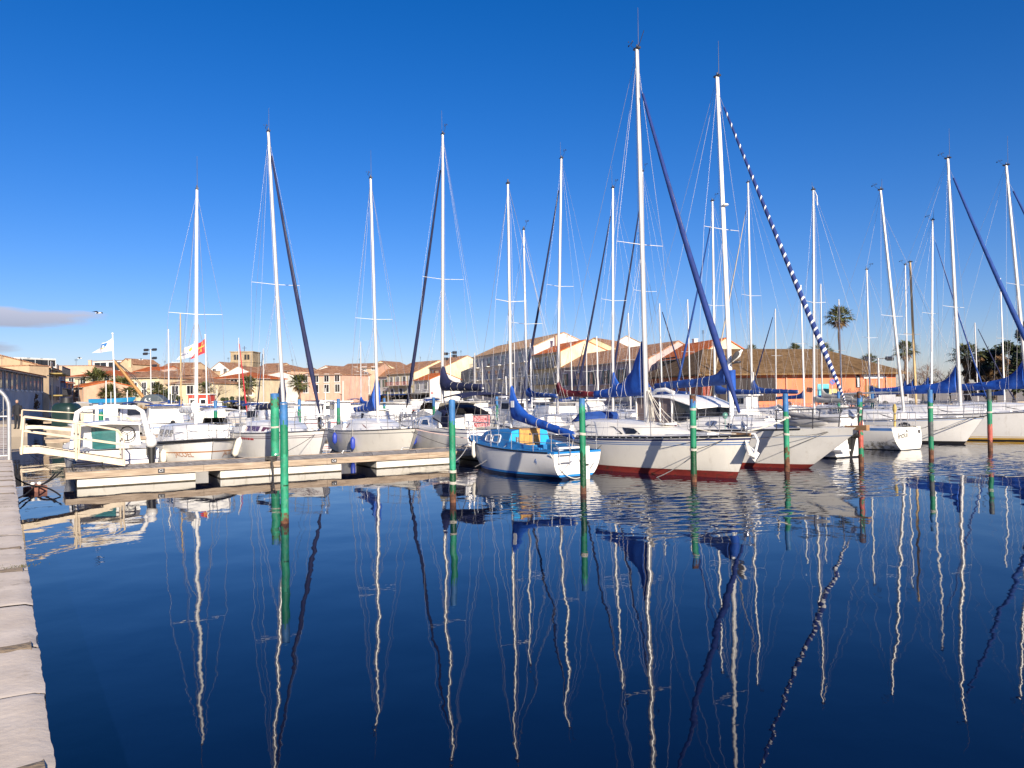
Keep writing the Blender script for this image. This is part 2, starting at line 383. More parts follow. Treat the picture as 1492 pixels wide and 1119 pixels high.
tag(mb.build('quay', [stone, stone2, wallm, paving]), kind='structure')
grassm = mat('moss_green', (.05, .07, .012), .9, var=.5, scale=9, col2=(.16, .13, .03))
mb = MB()
for s0, w0, nn in ((5.05, .10, 260), (5.25, .3, 120), (8.7, .25, 60), (10.4, .2, 60)):
    for k in range(nn):
        a = rnd.gauss(0, .05); b = rnd.gauss(0, .09); p = Q(s0 + a, w0 + b, QZ - .005); hgt = rnd.uniform(.006, .022)
        d = Vector((rnd.uniform(-1, 1), rnd.uniform(-1, 1), 0)) * .008; e = Vector((-d.y, d.x, 0)) * .6
        mb.add([p - e, p + e, p + d + Vector((0, 0, hgt))], [(0, 1, 2)])
tag(mb.build('moss', grassm), 'dry moss growing in the stone joints of the quay', 'moss', kind='stuff')

# ------------------------------------------------------------------ far land
land = mat('far_quay_ground', (.36, .30, .23), .9, var=.2, scale=.15, bump=.3)
mb = MB()
def uvpoly(pts, z0, z1, m=0): mb.prism([(UV(u, v).x, UV(u, v).y) for u, v in pts], z0, z1, m)
UL = -1.0
uvpoly([(-700, 100.01), (1500, 100.01), (1500, 2400), (-700, 2400)], -1.5, 1.0)
uvpoly([(48.6, 22), (1500, 22), (1500, 100), (64.0, 100)], -1.5, 1.0)
uvpoly([(-700, 44), (-1.5, 44), (-6, 100), (-700, 100)], -1.5, .98)
tag(mb.build('far_quay', land), kind='structure')

# ------------------------------------------------------------------ pontoons
def plank_mat():
    m = bpy.data.materials.new('weathered_planks'); m.use_nodes = True; t = m.node_tree; n = t.nodes; b = n['Principled BSDF']
    b.inputs['Roughness'].default_value = .85
    c = n.new('ShaderNodeTexCoord'); mp = n.new('ShaderNodeMapping'); mp.inputs['Scale'].default_value = (1, .18, 1); t.links.new(c.outputs['Object'], mp.inputs[0])
    z = n.new('ShaderNodeTexNoise'); z.inputs['Scale'].default_value = 7; z.inputs['Detail'].default_value = 6; t.links.new(mp.outputs[0], z.inputs['Vector'])
    r = n.new('ShaderNodeValToRGB'); r.color_ramp.elements[0].position = .32; r.color_ramp.elements[1].position = .68
    r.color_ramp.elements[0].color = (.22, .185, .15, 1); r.color_ramp.elements[1].color = (.52, .47, .40, 1)
    t.links.new(z.outputs[0], r.inputs[0]); t.links.new(r.outputs[0], b.inputs['Base Color'])
    bp = n.new('ShaderNodeBump'); bp.inputs['Strength'].default_value = .6; bp.inputs['Distance'].default_value = .02; t.links.new(z.outputs[0], bp.inputs['Height']); t.links.new(bp.outputs[0], b.inputs['Normal'])
    return m
plank = plank_mat()
fasc = mat('pontoon_edge_timber', (.30, .21, .135), .8, var=.35, scale=4, stretch=(.4, 3, 7), bump=.7, bscale=8, col2=(.52, .41, .30))
floatm = mat('pontoon_float_concrete', (.70, .665, .59), .7, var=.08, scale=2, bump=.3, bscale=12, fleck=((.33, .29, .2, .6), .55, .72, 3.5, (1.5, 1.5, .35)))
slime = mat('waterline_weed', (.06, .05, .03), .8, var=.4, scale=6)
PD = .47          # deck height
def pontoon(o, length, width, floats, name_label, detail=True):
    root = empty('pontoon', o, TH); tag(root, name_label, 'pontoon', 'floating pontoons')
    mb = MB(); x = 0; pw = .145 if detail else .6
    while x < length - .05:     # single planks with gaps
        mb.box((x + pw / 2, width / 2, PD - .02 + rnd.uniform(-.004, .004)), (pw - .012, width - .10, .04)); x += pw
    mb.build('deck', plank, root)
    mb = MB()
    for y in (.02, width - .02):
        x = 0
        while x < length:
            l = min(rnd.uniform(3.4, 4.2), length - x)
            mb.box((x + l / 2, y, PD - .085), (l - .008, .06, .20)); x += l
    for x in (.03, length - .03): mb.box((x, width / 2, PD - .085), (.06, width - .11, .198))
    mb.build('edge_beam', fasc, root)
    for a, b in floats:
        mb = MB(); mb.box(((a + b) / 2, width / 2, .03), (b - a, width - .22, .62), 0)
        mb.box(((a + b) / 2, width / 2, .0), (b - a + .008, width - .212, .07), 1)
        mb.build('float', [floatm, slime], root)
    return root
fl = []; x = .35
while x < 49: fl.append((x, min(x + 6.1, 49.6))); x += 6.1 + rnd.choice((.75, 1.5, .8))
fl[0] = (.3, 3.55); fl[1] = (4.3, 8.3); fl[2] = (9.6, 12.9); fl[3] = (14.0, 17.6); fl = fl[:4] + [(18.4 + 6.9 * k, 24.3 + 6.9 * k) for k in range(4)]
P1 = pontoon(UV(0, 0), 47, 2.3, fl, 'nearest long timber pontoon on white floats, reached by the near gangway')
mats_pl = [mat('plate_black', (.02, .02, .025), .5), txt_w]
for xx, tx in ((2.55, 'C1'), (8.0, 'C4'), (13.5, 'C7'), (17.5, 'C9')):
    mb = MB(); mb.box((xx, -.017, PD - .085), (.19, .012, .13), 0)
    t = text_mb(tx, .11, lambda x, y: (xx + x, -.026, PD - .085 + y), 1); mb.add(t.v, t.f, 1)
    mb.build('number_plate', mats_pl, P1)
for xx, yy in ((.5, .18), (5.9, .16), (9.3, .16), (11.0, .16), (13.2, .16), (6.7, 2.1), (9.2, 2.1), (11.6, 2.1), (14.0, 2.1)):
    mb = MB(); mb.tube([(xx - .17, yy, PD), (xx - .15, yy, PD + .10), (xx + .15, yy, PD + .10), (xx + .17, yy, PD)], .014, 6)
    mb.build('mooring_hoop', steel if yy > 1 else dsteel, P1)
P2 = pontoon(UV(-.4, 24.5), 46, 2.3, [(.9 + 7.2 * k, 6.6 + 7.2 * k) for k in range(6)], 'second pontoon back, running behind the first row of boats', False)
P3 = pontoon(UV(-.4, 49), 48, 2.3, [(.9 + 7.2 * k, 6.6 + 7.2 * k) for k in range(6)], 'third pontoon back, in the middle of the harbour', False)
P4 = pontoon(UV(-.4, 74), 52, 2.3, [(.9 + 7.2 * k, 6.6 + 7.2 * k) for k in range(7)], 'farthest pontoon, nearest to the town houses', False)

# ------------------------------------------------------------------ gangways
crm = mat('gangway_cream_paint', (.68, .56, .40), .5, var=.14, scale=3, bump=.2)
def gangway(p0, p1, wid, label):
    d = p1 - p0; L = math.hypot(d.x, d.y); a = math.atan2(d.y, d.x)
    r = empty('gangway', (p0.x, p0.y, 0), a); tag(r, label, 'gangway')
    z = lambda x: p0.z + (p1.z - p0.z) * max(0, (x - .55 * L / 3.4) / (L - .55 * L / 3.4))
    xs = [0, .55 * L / 3.4, L * .5, L]
    mb = MB()
    n = 22
    for i in range(n):
        x0 = L * i / n; mb.box((x0 + L / n / 2, wid / 2, z(x0) - .015), (L / n - .012, wid - .1, .03), ry=math.atan2(p0.z - p1.z, L))
    mb.build('walkway', mat('gangway_planks', (.13, .10, .07), .8, var=.3), r)
    for y, nm in ((0, 'near'), (wid, 'far')):
        mb = MB()
        for i in range(3):
            x0, x1 = xs[i], xs[i + 1]; zz0, zz1 = z(x0), z(x1)
            mb.add([(x0, y - .035, zz0 - .16), (x1, y - .035, zz1 - .16), (x1, y - .035, zz1 + .03), (x0, y - .035, zz0 + .03),
                    (x0, y + .035, zz0 - .16), (x1, y + .035, zz1 - .16), (x1, y + .035, zz1 + .03), (x0, y + .035, zz0 + .03)],
                   [(0, 1, 2, 3), (7, 6, 5, 4), (3, 2, 6, 7), (1, 0, 4, 5), (0, 3, 7, 4), (2, 1, 5, 6)])
        mb.build('side_beam', crm, r)
        mb = MB(); yo = y + (-.045 if y == 0 else .045)
        hz = lambda x: z(x) + .92
        mb.tube([(.04, yo, z(0) - .18), (.10, yo, hz(0))], .034, 8)
        mb.tube([(L * .52, yo, z(L * .52) - .2), (L * .52, yo, hz(L * .52))], .034, 8)
        mb.tube([(L * .5 + .12, yo + .02, z(L * .52) - .05), (L * .52 + .12, yo + .02, hz(L * .52))], .024, 8)
        mb.tube([(.10, yo, hz(0)), (L * .5, yo, hz(L * .5)), (L * .93, yo, hz(L * .93)), (L * .985, yo, hz(L) - .17), (L * .985, yo, z(L) - .1)], .030, 8)
        mb.tube([(.07, yo, z(0) + .5), (L * .98, yo, z(L) + .5)], .022, 8)
        mb.build('handrail', crm, r)
    return r
gangway(Vector((-14.45, 22.55, 1.20)), Vector((-12.1, 24.0, .68)), 1.0, 'near cream-painted gangway from the quay onto the nearest pontoon')
g2 = UV(-1.6, 25.0); g2.z = 1.25
gangway(g2, UV(4.2, 25.0) + Vector((0, 0, .62)), 1.1, 'farther cream gangway leading to the second pontoon')

# ------------------------------------------------------------------ piles in the water
PM = [pl_b, pl_g, pl_lg, pl_dg, pl_r, pl_gr, pl_red, pl_k, ropew]
B_, G_, LG, DG, RU, RG, RE, GK, RP = range(9)
def pile(x, y, h, r, bands, label, ties=(), lean=0.0, group='painted mooring piles'):
    """bands: list of (top z of the band, material index) from the water upward"""
    root = empty('mooring_pile', (x, y, 0), rnd.uniform(0, 6)); tag(root, label, 'mooring pile', group)
    mb = MB(); n = 18; zs = [-1.2]; ms = []
    for zt, m in bands:
        k = max(1, int((zt - zs[-1]) / .045)); z0 = zs[-1]
        for i in range(k): zs.append(z0 + (zt - z0) * (i + 1) / k); ms.append(m)
    pts = [(lean * z, 0, z) for z in zs]
    rad = [r * (1 + .02 * math.sin(z * 9 + x)) for z in zs]
    mb.tube(pts, rad, n, mi=lambda i, j: ms[max(0, min(len(ms) - 1, i + round(1.6 * mn.noise(Vector((math.cos(j / n * 6.283) * 1.3, math.sin(j / n * 6.283) * 1.3, x + zs[i] * .5)))) + rnd.choice((0, 0, 0, 1, -1))))], cap=True)
    mb.build('post', PM, root)
    mb = MB(); mb.tube([(lean * h, 0, h - .002), (lean * h, 0, h + .02), (lean * h, 0, h + .035)], [r * 1.03, r * 1.0, r * .5], n, 0); mb.build('cap', pl_b if bands[-1][1] in (B_, RG) else pl_k, root)
    for zt in ties:
        mb = MB()
        for q in range(3): mb.tube([(lean * zt + (r + .008) * math.cos(a), (r + .008) * math.sin(a), zt + q * .022 + .01 * math.sin(a)) for a in [2 * math.pi * k / 14 for k in range(15)]], .010, 5, 0)
        mb.build('rope_turns', ropew, root)
    return root
pls = [((415, 762), 2.43, .081, [(.1, RU), (.22, RG), (.75, LG), (.78, DG), (1.4, LG), (2.0, G_), (2.41, B_)], 'blue-topped green mooring pile standing in front of the nearest pontoon', ()),
       ((660, 732), 2.42, .077, [(.25, RU), (.75, DG), (1.25, LG), (1.9, G_), (2.42, B_)], 'blue-topped green pile left of the blue sailing boat', (.72, .45)),
       ((850, 719), 2.40, .080, [(.2, RU), (1.05, DG), (1.3, G_), (2.1, G_), (2.25, LG), (2.4, B_)], 'green pile with a pale blue top, in front of the blue boat transom', (1.5,)),
       ((1011, 702), 2.46, .088, [(.22, RU), (1.0, DG), (1.6, G_), (2.08, LG), (2.3, B_), (2.46, RU)], 'rusty-topped green pile by the bow of the white sailing boat with red bottom', (.9, 1.55, 2.05)),
       ((1147, 687), 2.44, .086, [(.42, RU), (.8, RG), (1.2, LG), (1.9, G_), (2.44, B_)], 'blue-topped green pile before the grey-white boat with the wheelhouse', (1.15, 1.68)),
       ((1255, 680), 2.47, .083, [(.42, RU), (.62, G_), (1.05, RE), (1.15, G_), (1.5, RE), (2.1, G_), (2.28, B_), (2.47, RU)], 'rusty green pile with two salmon bands between boats', (1.9, 1.7)),
       ((1357, 668), 2.50, .088, [(.35, RU), (.8, G_), (1.35, GK), (2.05, G_), (2.5, B_)], 'blue-topped green pile with a grey band in the middle', (1.85,)),
       ((1443, 657), 2.49, .092, [(.4, RU), (1.05, RE), (2.05, G_), (2.49, GK)], 'grey-topped green pile with a salmon foot, farthest right', (1.55,))]
for (px, py), h, r, bands, lab, ties in pls:
    p = G(px, py); pile(p.x, p.y, h, r, bands, lab, ties, lean=rnd.uniform(-.006, .006))
p = UV(6.68, 2.62); pile(p.x, p.y, 2.72, .152, [(.3, RU), (1.0, LG), (1.45, G_), (2.3, LG), (2.62, RG), (2.72, B_)], 'thick pale green pile with a rusty head behind the nearest pontoon', (1.5,))
for i, (px, D, wr) in enumerate(((314, 46, .11), (436, 47, .10), (493, 50, .11), (632, 52, .10), (724, 56, .10), (1063, 52, .11), (1222, 55, .10), (1271, 52, .10), (147, 48, .14), (560, 60, .10))):
    p = A(px, 590, D); wh = ('behind the boat with orange lettering', 'behind the boat with maroon windows', 'right of the slate-blue sail cover mast', 'left of the boat with the navy sprayhood', 'behind the blue boat mast', 'behind the striped headsail boat', 'by the tall palm', 'behind the transom boat mast', 'beside the white flagpole', 'far off by the pink house')[i]
    pile(p.x, p.y, 2.5, wr, [(.3, RU), (1.0, DG), (1.9, G_), (2.5, B_)], 'distant blue and green mooring pile ' + wh)

# ------------------------------------------------------------------ boats
def smooth(x): x = max(0, min(1, x)); return x * x * (3 - 2 * x)
class Hull:
    def __init__(s, L, B, F, tr=.72, rb=.9, rs=.15, dep=.5, wlb=.42, fx=2.3, sheer=.26, mx=.42, wls=.74):
        s.wls = wls
        s.L, s.B, s.F, s.tr, s.rb, s.rs, s.dep, s.wlb, s.fx, s.sh, s.mx = L, B, F, tr, rb, rs, dep, wlb, fx, sheer, mx
    def b(s, t):
        k = s.tr + (1 - s.tr) * math.sin(math.pi / 2 * t / s.mx) if t < s.mx else max(0, 1 - ((t - s.mx) / (1 - s.mx)) ** s.fx)
        return max(.012, k * s.B / 2)
    def zs(s, t): return s.F * (.93 + s.sh * t * t + .05 * (1 - t) ** 2)
    def w(s, t, v):
        wl = .88 + (s.wlb - .88) * smooth((t - .5) / .5) - (.88 - s.wls) * (1 - smooth(t / .35))
        if v >= 0: k = 1 - smooth(t / .4); return wl + (1 - wl) * ((1 - k) * v ** .75 + k * (1 - (1 - v) ** 2.4) ** .6)
        return wl * max(0, 1 - (-v) ** 2.2) ** .6 + .015
    def pt(s, t, v, side):
        z = v * s.zs(t) if v >= 0 else v * s.dep
        x = -s.L / 2 + s.L * t - s.rb * (1 - v) * t ** 6 + s.rs * (1 - v) * (1 - t) ** 4
        return Vector((x, side * s.b(t) * s.w(t, v), z))
    def side(s, x, z, sd, off=.006):
        t = (x + s.L / 2) / s.L; t = max(0, min(1, t)); v = z / s.zs(t)
        t2 = t + (s.rb * (1 - v) * t ** 6 - s.rs * (1 - v) * (1 - t) ** 4) / s.L; t2 = max(0, min(1, t2))
        return Vector((x, sd * (s.b(t2) * s.w(t2, v) + off), z))
    def t(s, x): return (x + s.L / 2) / s.L
    def deck(s, x): return s.zs(max(0, min(1, s.t(x))))
    def half(s, x): return s.b(max(0, min(1, s.t(x))))
    def mesh(s, bands, mats, parent, cockpit=None, deckm=offw, n=26, cdepth=.42, transom=None):
        """bands: [(v_top, material index)] from the keel up"""
        vs = [-1, -.7, -.35]; ms = [bands[0][1]] * 2; lo = -.35
        for vt, m in bands:
            k = 1 if vt - lo < .12 else max(1, int((vt - lo) / .12)); l0 = lo
            for i in range(k): vs.append(l0 + (vt - l0) * (i + 1) / k); ms.append(m)
            lo = vt
        ts = [i / n for i in range(n + 1)]; ts = [1 - (1 - t) ** 1.25 for t in ts]
        mb = MB()
        for sd in (1, -1):
            rows = [[s.pt(t, v, sd) for t in ts] for v in vs]
            if sd < 0: rows = [r[::-1] for r in rows]
            mb.loft(rows, smooth=True, closed=False, mi=lambda i, j: ms[i])
        m0 = len(mb.v)
        L_ = [s.pt(0, v, 1) for v in vs]; R_ = [s.pt(0, v, -1) for v in vs]; kk = len(vs)
        mb.add(L_ + R_, [(i, kk + i, kk + i + 1, i + 1) for i in range(kk - 1)], mi=[(transom if transom is not None and vs[i] >= .02 else ms[i]) for i in range(kk - 1)])
        mb.add([s.pt(t, -1, 1) for t in ts] + [s.pt(t, -1, -1) for t in ts], [(i, i + 1, n + 2 + i, n + 1 + i) for i in range(n)], ms[0])
        hull = mb.build('hull', mats, parent)
        mb = MB(); fr = [-1, -.5, 0, .5, 1]
        g = [[Vector((s.pt(t, 1, 1).x, s.b(t) * f * .995, s.zs(t) + .05 * (1 - f * f) * min(1, s.b(t) * 1.2) - .004)) for f in fr] for t in ts]
        fs = []; 
        for i in range(n):
            xm = (g[i][2].x + g[i + 1][2].x) / 2
            for j in range(4):
                if cockpit and cockpit[0] < xm < cockpit[1] and j in (1, 2): continue
                fs.append((i * 5 + j, i * 5 + 5 + j, i * 5 + 6 + j, i * 5 + 1 + j))
        mb.add([p for r in g for p in r], fs, 0, True)
        if cockpit:
            idx = [i for i in range(n) if cockpit[0] < (g[i][2].x + g[i + 1][2].x) / 2 < cockpit[1]]
            if idx:
                a, b = idx[0], idx[-1] + 1; dz = Vector((0, 0, -cdepth))
                for j in (1, 3):
                    mb.add([g[i][j] for i in range(a, b + 1)] + [g[i][j] + dz for i in range(a, b + 1)], [(i, i + 1, b - a + 2 + i, b - a + 1 + i) for i in range(b - a)], 0)
                mb.add([g[i][1] + dz for i in range(a, b + 1)] + [g[i][3] + dz for i in range(a, b + 1)], [(i, i + 1, b - a + 2 + i, b - a + 1 + i) for i in range(b - a)], 1)
                for i in (a, b): mb.add([g[i][1], g[i][2], g[i][3], g[i][3] + dz, g[i][1] + dz], [(0, 1, 2, 3, 4)], 0)
        mb.build('deck', [deckm, teak], parent)
        return hull
    def rail(s, name, m, parent, r=.022, v=1.0, t0=0, t1=1, n=30, out=.0, dz=0.0, transom=False):
        mb = MB()
        for sd in (1, -1):
            pts = []
            for i in range(n + 1):
                p = s.pt(t0 + (t1 - t0) * i / n, v, sd); p.y += sd * out; p.z += dz; pts.append(p)
            mb.tube(pts, r, 6)
        return mb.build(name, m, parent)

class Cabin:
    """secs: (x, half width at deck, half width at top, z bottom, z top) from aft to fore"""
    def __init__(s, secs, camber=.06): s.q = secs; s.c = camber
    def at(s, x):
        q = s.q
        for a, b in zip(q, q[1:]):
            if a[0] <= x <= b[0]:
                k = (x - a[0]) / max(1e-6, b[0] - a[0]); return [a[i] + (b[i] - a[i]) * k for i in range(5)]
        return list(q[0] if x < q[0][0] else q[-1])
    def mesh(s, name, m, parent, aft=None, sub=4):
        rings = []; xs = []
        for a, b in zip(s.q, s.q[1:]):
            for i in range(sub): xs.append(a[0] + (b[0] - a[0]) * i / sub)
        xs.append(s.q[-1][0])
        for x in xs:
            _, wb, wt, z0, z1 = s.at(x); e = min(.05, (z1 - z0) * .3)
            rings.append([(x, -wb, z0), (x, -wt - .002, z1 - e), (x, -wt + e * .4, z1 - e * .25), (x, -wt + e * 1.4, z1), (x, -wt * .45, z1 + s.c * .8), (x, 0, z1 + s.c), (x, wt * .45, z1 + s.c * .8), (x, wt - e * 1.4, z1), (x, wt - e * .4, z1 - e * .25), (x, wt + .002, z1 - e), (x, wb, z0)])
        mb = MB(); mb.loft(rings, 0, True, closed=False)
        n = len(rings[0]); mb.add(rings[0], [tuple(range(n))], 1); mb.add(rings[-1], [tuple(range(n))[::-1]], 0)
        return mb.build(name, [m, aft or m], parent)
    def window(s, name, m, parent, xz, sides=(1, -1), off=.006, frame=None, rim=.025):
        """xz: outline of (x, height fraction) on the cabin side"""
        for sd in sides:
            mb = MB()
            def P(x, f, o):
                _, wb, wt, z0, z1 = s.at(x); e = min(.05, (z1 - z0) * .3); zz = z1 - e
                return Vector((x, sd * (wb + (wt - wb) * f + o), z0 + (zz - z0) * f))
            pin = [P(x, f, off) for x, f in xz]; pout = [P(x, f, -.02) for x, f in xz]; n = len(xz)
            mb.add(pin + pout, [tuple(range(n)) if sd < 0 else tuple(range(n))[::-1]] + [((i + 1) % n, i, n + i, n + (i + 1) % n) for i in range(n)], 0)
            w = mb.build(name, m, parent)
            if frame:
                mb = MB(); mb.tube([P(x, f, off + .004) for x, f in xz + xz[:1]], rim * .5, 5)
                mb.build('window_frame', frame, w)

def sail_cover(mb, mast, end, h0, hw=.13, up=.0, hb=.26, n=26, seed=0, fall=3.2, floor=0.0):
    """a sail stowed along the boom under its cover; mast/end are boom end points, up = height of the collar at the mast"""
    mast, end = Vector(mast), Vector(end); d = (end - mast); L = d.length; d.normalize(); sdv = Vector((-d.y, d.x, 0)).normalized()
    rings = []
    for i in range(n + 1):
        k = i / n; p = mast + d * (L * k)
        top = hb * (1 - .45 * k) + up * math.exp(-k * L * fall / max(.5, up + .3)); wd = hw * (1.05 - .45 * k) * (1 if i < n else .6)
        ring = []; m_ = 14
        for j in range(m_):
            q = 2 * math.pi * j / m_; yy = math.cos(q); zz = math.sin(q)
            nzv = mn.noise(Vector((k * L * 2.2 + seed, q * 1.3 if q < math.pi else (2 * math.pi - q) * 1.3 + 9, seed))) * .06 + .016 * math.sin(k * L * 8 + q * 2.0 + seed + 3 * mn.noise(Vector((k * L * 2, seed, q)))) * (1 - .5 * k) + mn.noise(Vector((k * L * 6 - zz * 3, seed + 5, yy))) * .02
            half = (top + .12) / 2
            w_ = wd * (abs(yy) ** .8) * (1 if yy > 0 else -1) * (1 - .35 * max(0, zz) * min(1, up * math.exp(-k * L) * 1.2))
            ring.append(p + sdv * (w_ + nzv * (1 if yy > 0 else -1)) + Vector((0, 0, -.12 + half + zz * half + nzv * .4)))
        rings.append(ring)
    mb.loft(rings, 0)
    return mb
def masthead(root, top, mt, antenna=1.0, vane=True, light=True, r=.06):
    mb = MB(); t = Vector(top)
    mb.box(t + Vector((0, 0, .03)), (r * 3.6, r * 1.6, .06))
    mb.tube([t + Vector((r, 0, .05)), t + Vector((r * 1.2, 0, .05 + antenna))], [.011, .006], 5)
    if vane:
        mb.tube([t + Vector((-r, 0, .05)), t + Vector((-r - .22, 0, .22)), t + Vector((-r - .24, 0, .36))], .008, 5)
        mb.tube([t + Vector((-r - .44, .06, .33)), t + Vector((-r - .08, -.02, .33))], .008, 4)
        for a in (0, 2.1, 4.2): mb.ell(t + Vector((-r - .24 + .08 * math.cos(a), .08 * math.sin(a), .38)), (.022, .022, .022), n=6, k=4)
        mb.box(t + Vector((-r - .43, .06, .33)), (.07, .006, .06))
    if light: mb.tube([t + Vector((0, 0, .06)), t + Vector((0, 0, .16))], [.03, .025], 8)
    return mb.build('masthead_fittings', mt, root)
def rig(root, H, base, top, zd, mr=.062, mm=None, jib=None, fore=None, hoist=.97, aft=None, spread=(.5,), sw=.85, half=1.4, boom=None, cover=None, up=.9, hb=.24, hw=.13, ant=1.0, vane=True, spdir=0, jr=.085, seed=0, wr=.0055, backw=None, lines=True):
    """mast, spreaders, stays, furled headsail, boom and sail cover, each a part"""
    base, top = Vector(base), Vector(top); mm = mm or alu; ax = top - base
    at = lambda k: base + ax * k
    mb = MB(); pts = [at(i / 14) + Vector((math.sin(i / 14 * math.pi) * .0, 0, 0)) for i in range(15)]
    mb.tube(pts, [mr * (1 - .22 * max(0, (i / 14 - .55) / .45)) for i in range(15)], 10, flat=.8)
    mb.build('mast', mm, root)
    tips = []
    for k in spread:
        for sd in (1, -1):
            a = at(k); b = a + Vector((-.10 - .12 * (sd * spdir), sd * sw, .05 if sd * spdir >= 0 else -.02)); tips.append((k, sd, b))
            MB().tube([a, b], [.022, .014], 6, flat=.6).build('spreader', aluw if mm is not woodm else woodm, root)
    for sd in (1, -1):
        mb = MB(); foot = Vector((base.x - .25, sd * half, zd - .1)); q = [at(.985)] + [b for k, s2, b in sorted(tips, key=lambda z: -z[0]) if s2 == sd] + [foot]
        mb.tube(q, wr, 4); mb.build('cap_shroud', wire, root)
        mb = MB(); mb.tube([at(spread[0] - .01), foot + Vector((.35, -sd * .05, 0))], wr, 4); mb.tube([at(spread[0] - .01), foot + Vector((-.4, -sd * .05, 0))], wr, 4); mb.build('lower_shroud', wire, root)
    if fore is not None:
        f = Vector(fore); h = at(hoist)
        MB().tube([h, f], wr * 1.2, 4).build('forestay', wire, root)
        if jib:
            jm, prof = jib; mb = MB(); n = 60; pts = []; rd = []
            for i in range(n + 1):
                k = i / n; q = f.lerp(h, .045 + .90 * k) - Vector((0, 0, .22 * math.sin(k * math.pi) * (1 if prof > 0 else .3)))
                pts.append(q); rd.append(jr * (min(1, .35 + k * 4) * (1 - .62 * k ** 1.3)) * (1 + .08 * mn.noise(Vector((k * 30, seed, 0)))))
            if isinstance(jm, (tuple, list)):
                n2 = 420; rings = []; d_ = (h - f).normalized(); ax_ = d_.cross(Vector((0, 1, 0))).normalized(); ay_ = d_.cross(ax_)
                for i in range(n2 + 1):     # rings twist with the spiral so the colour bands follow the mesh
                    k = i / n2 * n; a = min(n - 1, int(k)); c_ = pts[a].lerp(pts[a + 1], k - a); r_ = rd[a] + (rd[a + 1] - rd[a]) * (k - a); tw = 6.2832 * 40 * (i / n2) ** .60
                    rings.append([c_ + ax_ * (r_ * math.cos(q + tw)) + ay_ * (r_ * math.sin(q + tw)) for q in [2 * math.pi * j / 12 for j in range(12)]])
                mb.loft(rings, mi=lambda i, j: 1 if j < (5 if i < n2 * .2 else (3 if i < n2 * .5 else 2)) else 0); mb.build('furled_headsail', list(jm), root)
            else:
                mb.tube(pts, rd, 10); mb.build('furled_headsail', jm, root)
            MB().tube([f + Vector((0, 0, .02)), f + Vector((0, 0, .1)), f + (h - f) * .012, f + (h - f) * .024], [.05, .085, .085, .03], 10).build('furling_drum', steel, root)
    if aft is not None:
        MB().tube([at(1), Vector(aft)], wr, 4).build('backstay', wire, root)
    if lines:
        mb = MB()
        for q in range(3): mb.tube([at(.96 - q * .03) + Vector((-.06 - .01 * q, .05 - .05 * q, 0)), at(.3) + Vector((-.10 - .02 * q, .09 - .08 * q, 0)), base + Vector((-.08 - .03 * q, .1 - .1 * q, .5))], wr * .8, 4)
        mb.build('halyard', ropew, root)
    if boom:
        a, b = Vector(boom[0]), Vector(boom[1])
        MB().tube([a, b], [.05, .045], 8).build('boom', mm, root)
        if cover:
            mb = MB(); sail_cover(mb, a + (b - a) * .0, b - (b - a) * .02, 0, hw, up, hb, seed=seed)
            cv = mb.build('sail_cover', cover, root)
            for k in (.28, .45, .62, .8):
                p = a.lerp(b, k); tp = hb * (1 - .45 * k) + up * math.exp(-k * (b - a).length * 3.2 / max(.5, up + .3)); w_ = hw * (1.02 - .45 * k) + .012; hf = (tp + .12) / 2
                MB().tube([p + Vector((0, w_ * math.cos(q), -.12 + hf + (hf + .012) * math.sin(q))) for q in [2 * math.pi * i / 14 for i in range(15)]], .007, 4).build('sail_tie', ropew, cv)
        MB().tube([b + Vector((.1, 0, -.04)), b + Vector((.15, .06, -.6)), Vector((b.x + .15, .05, zd + .05))], .009, 4).build('mainsheet', ropew, root)
        MB().tube([at(.99), b], wr * .8, 4).build('topping_lift', ropew, root)
    masthead(root, top, dsteel, ant, vane, r=mr * .8)
def pulpit(h, root, m=steel, hgt=.58, ln=1.3, name='pulpit', r=.014, lead=.12):
    tip = h.L / 2; mb = MB()
    xs = [tip - ln, tip - ln * .55, tip - .12, tip + lead]
    for zf in (1, .52):
        pts = []
        for x in xs: pts.append(Vector((x, h.half(x) * .93 + .03, h.deck(x) + hgt * zf)))
        e = pts[-1].copy(); e.y = .10
        L_ = pts[:-1] + [e]; Rr = [Vector((p.x, -p.y, p.z)) for p in L_][::-1]
        mb.tube(L_ + Rr, r, 6)
    for x in xs[:-1]:
        for sd in (1, -1):
            y = sd * h.half(x) * .9; mb.tube([(x, y, h.deck(x) - .01), (x + .06, sd * (h.half(x) * .93 + .03), h.deck(x) + hgt)], r, 6)
    return mb.build(name, m, root)
def lifelines(h, root, x0, x1, n=4, hgt=.58, m=steel, wr=.006):
    for sd in (1, -1):
        xs = [x0 + (x1 - x0) * i / n for i in range(n + 1)]
        for x in xs[1:-1]:
            y = sd * (h.half(x) - .06); MB().tube([(x, y, h.deck(x) - .01), (x, y, h.deck(x) + hgt)], .013, 6).build('stanchion', m, root)
        mb = MB()
        for f in (1, .52): mb.tube([(x, sd * (h.half(x) - .06), h.deck(x) + hgt * f) for x in xs], wr, 4)
        mb.build('guard_wire', wire, root)
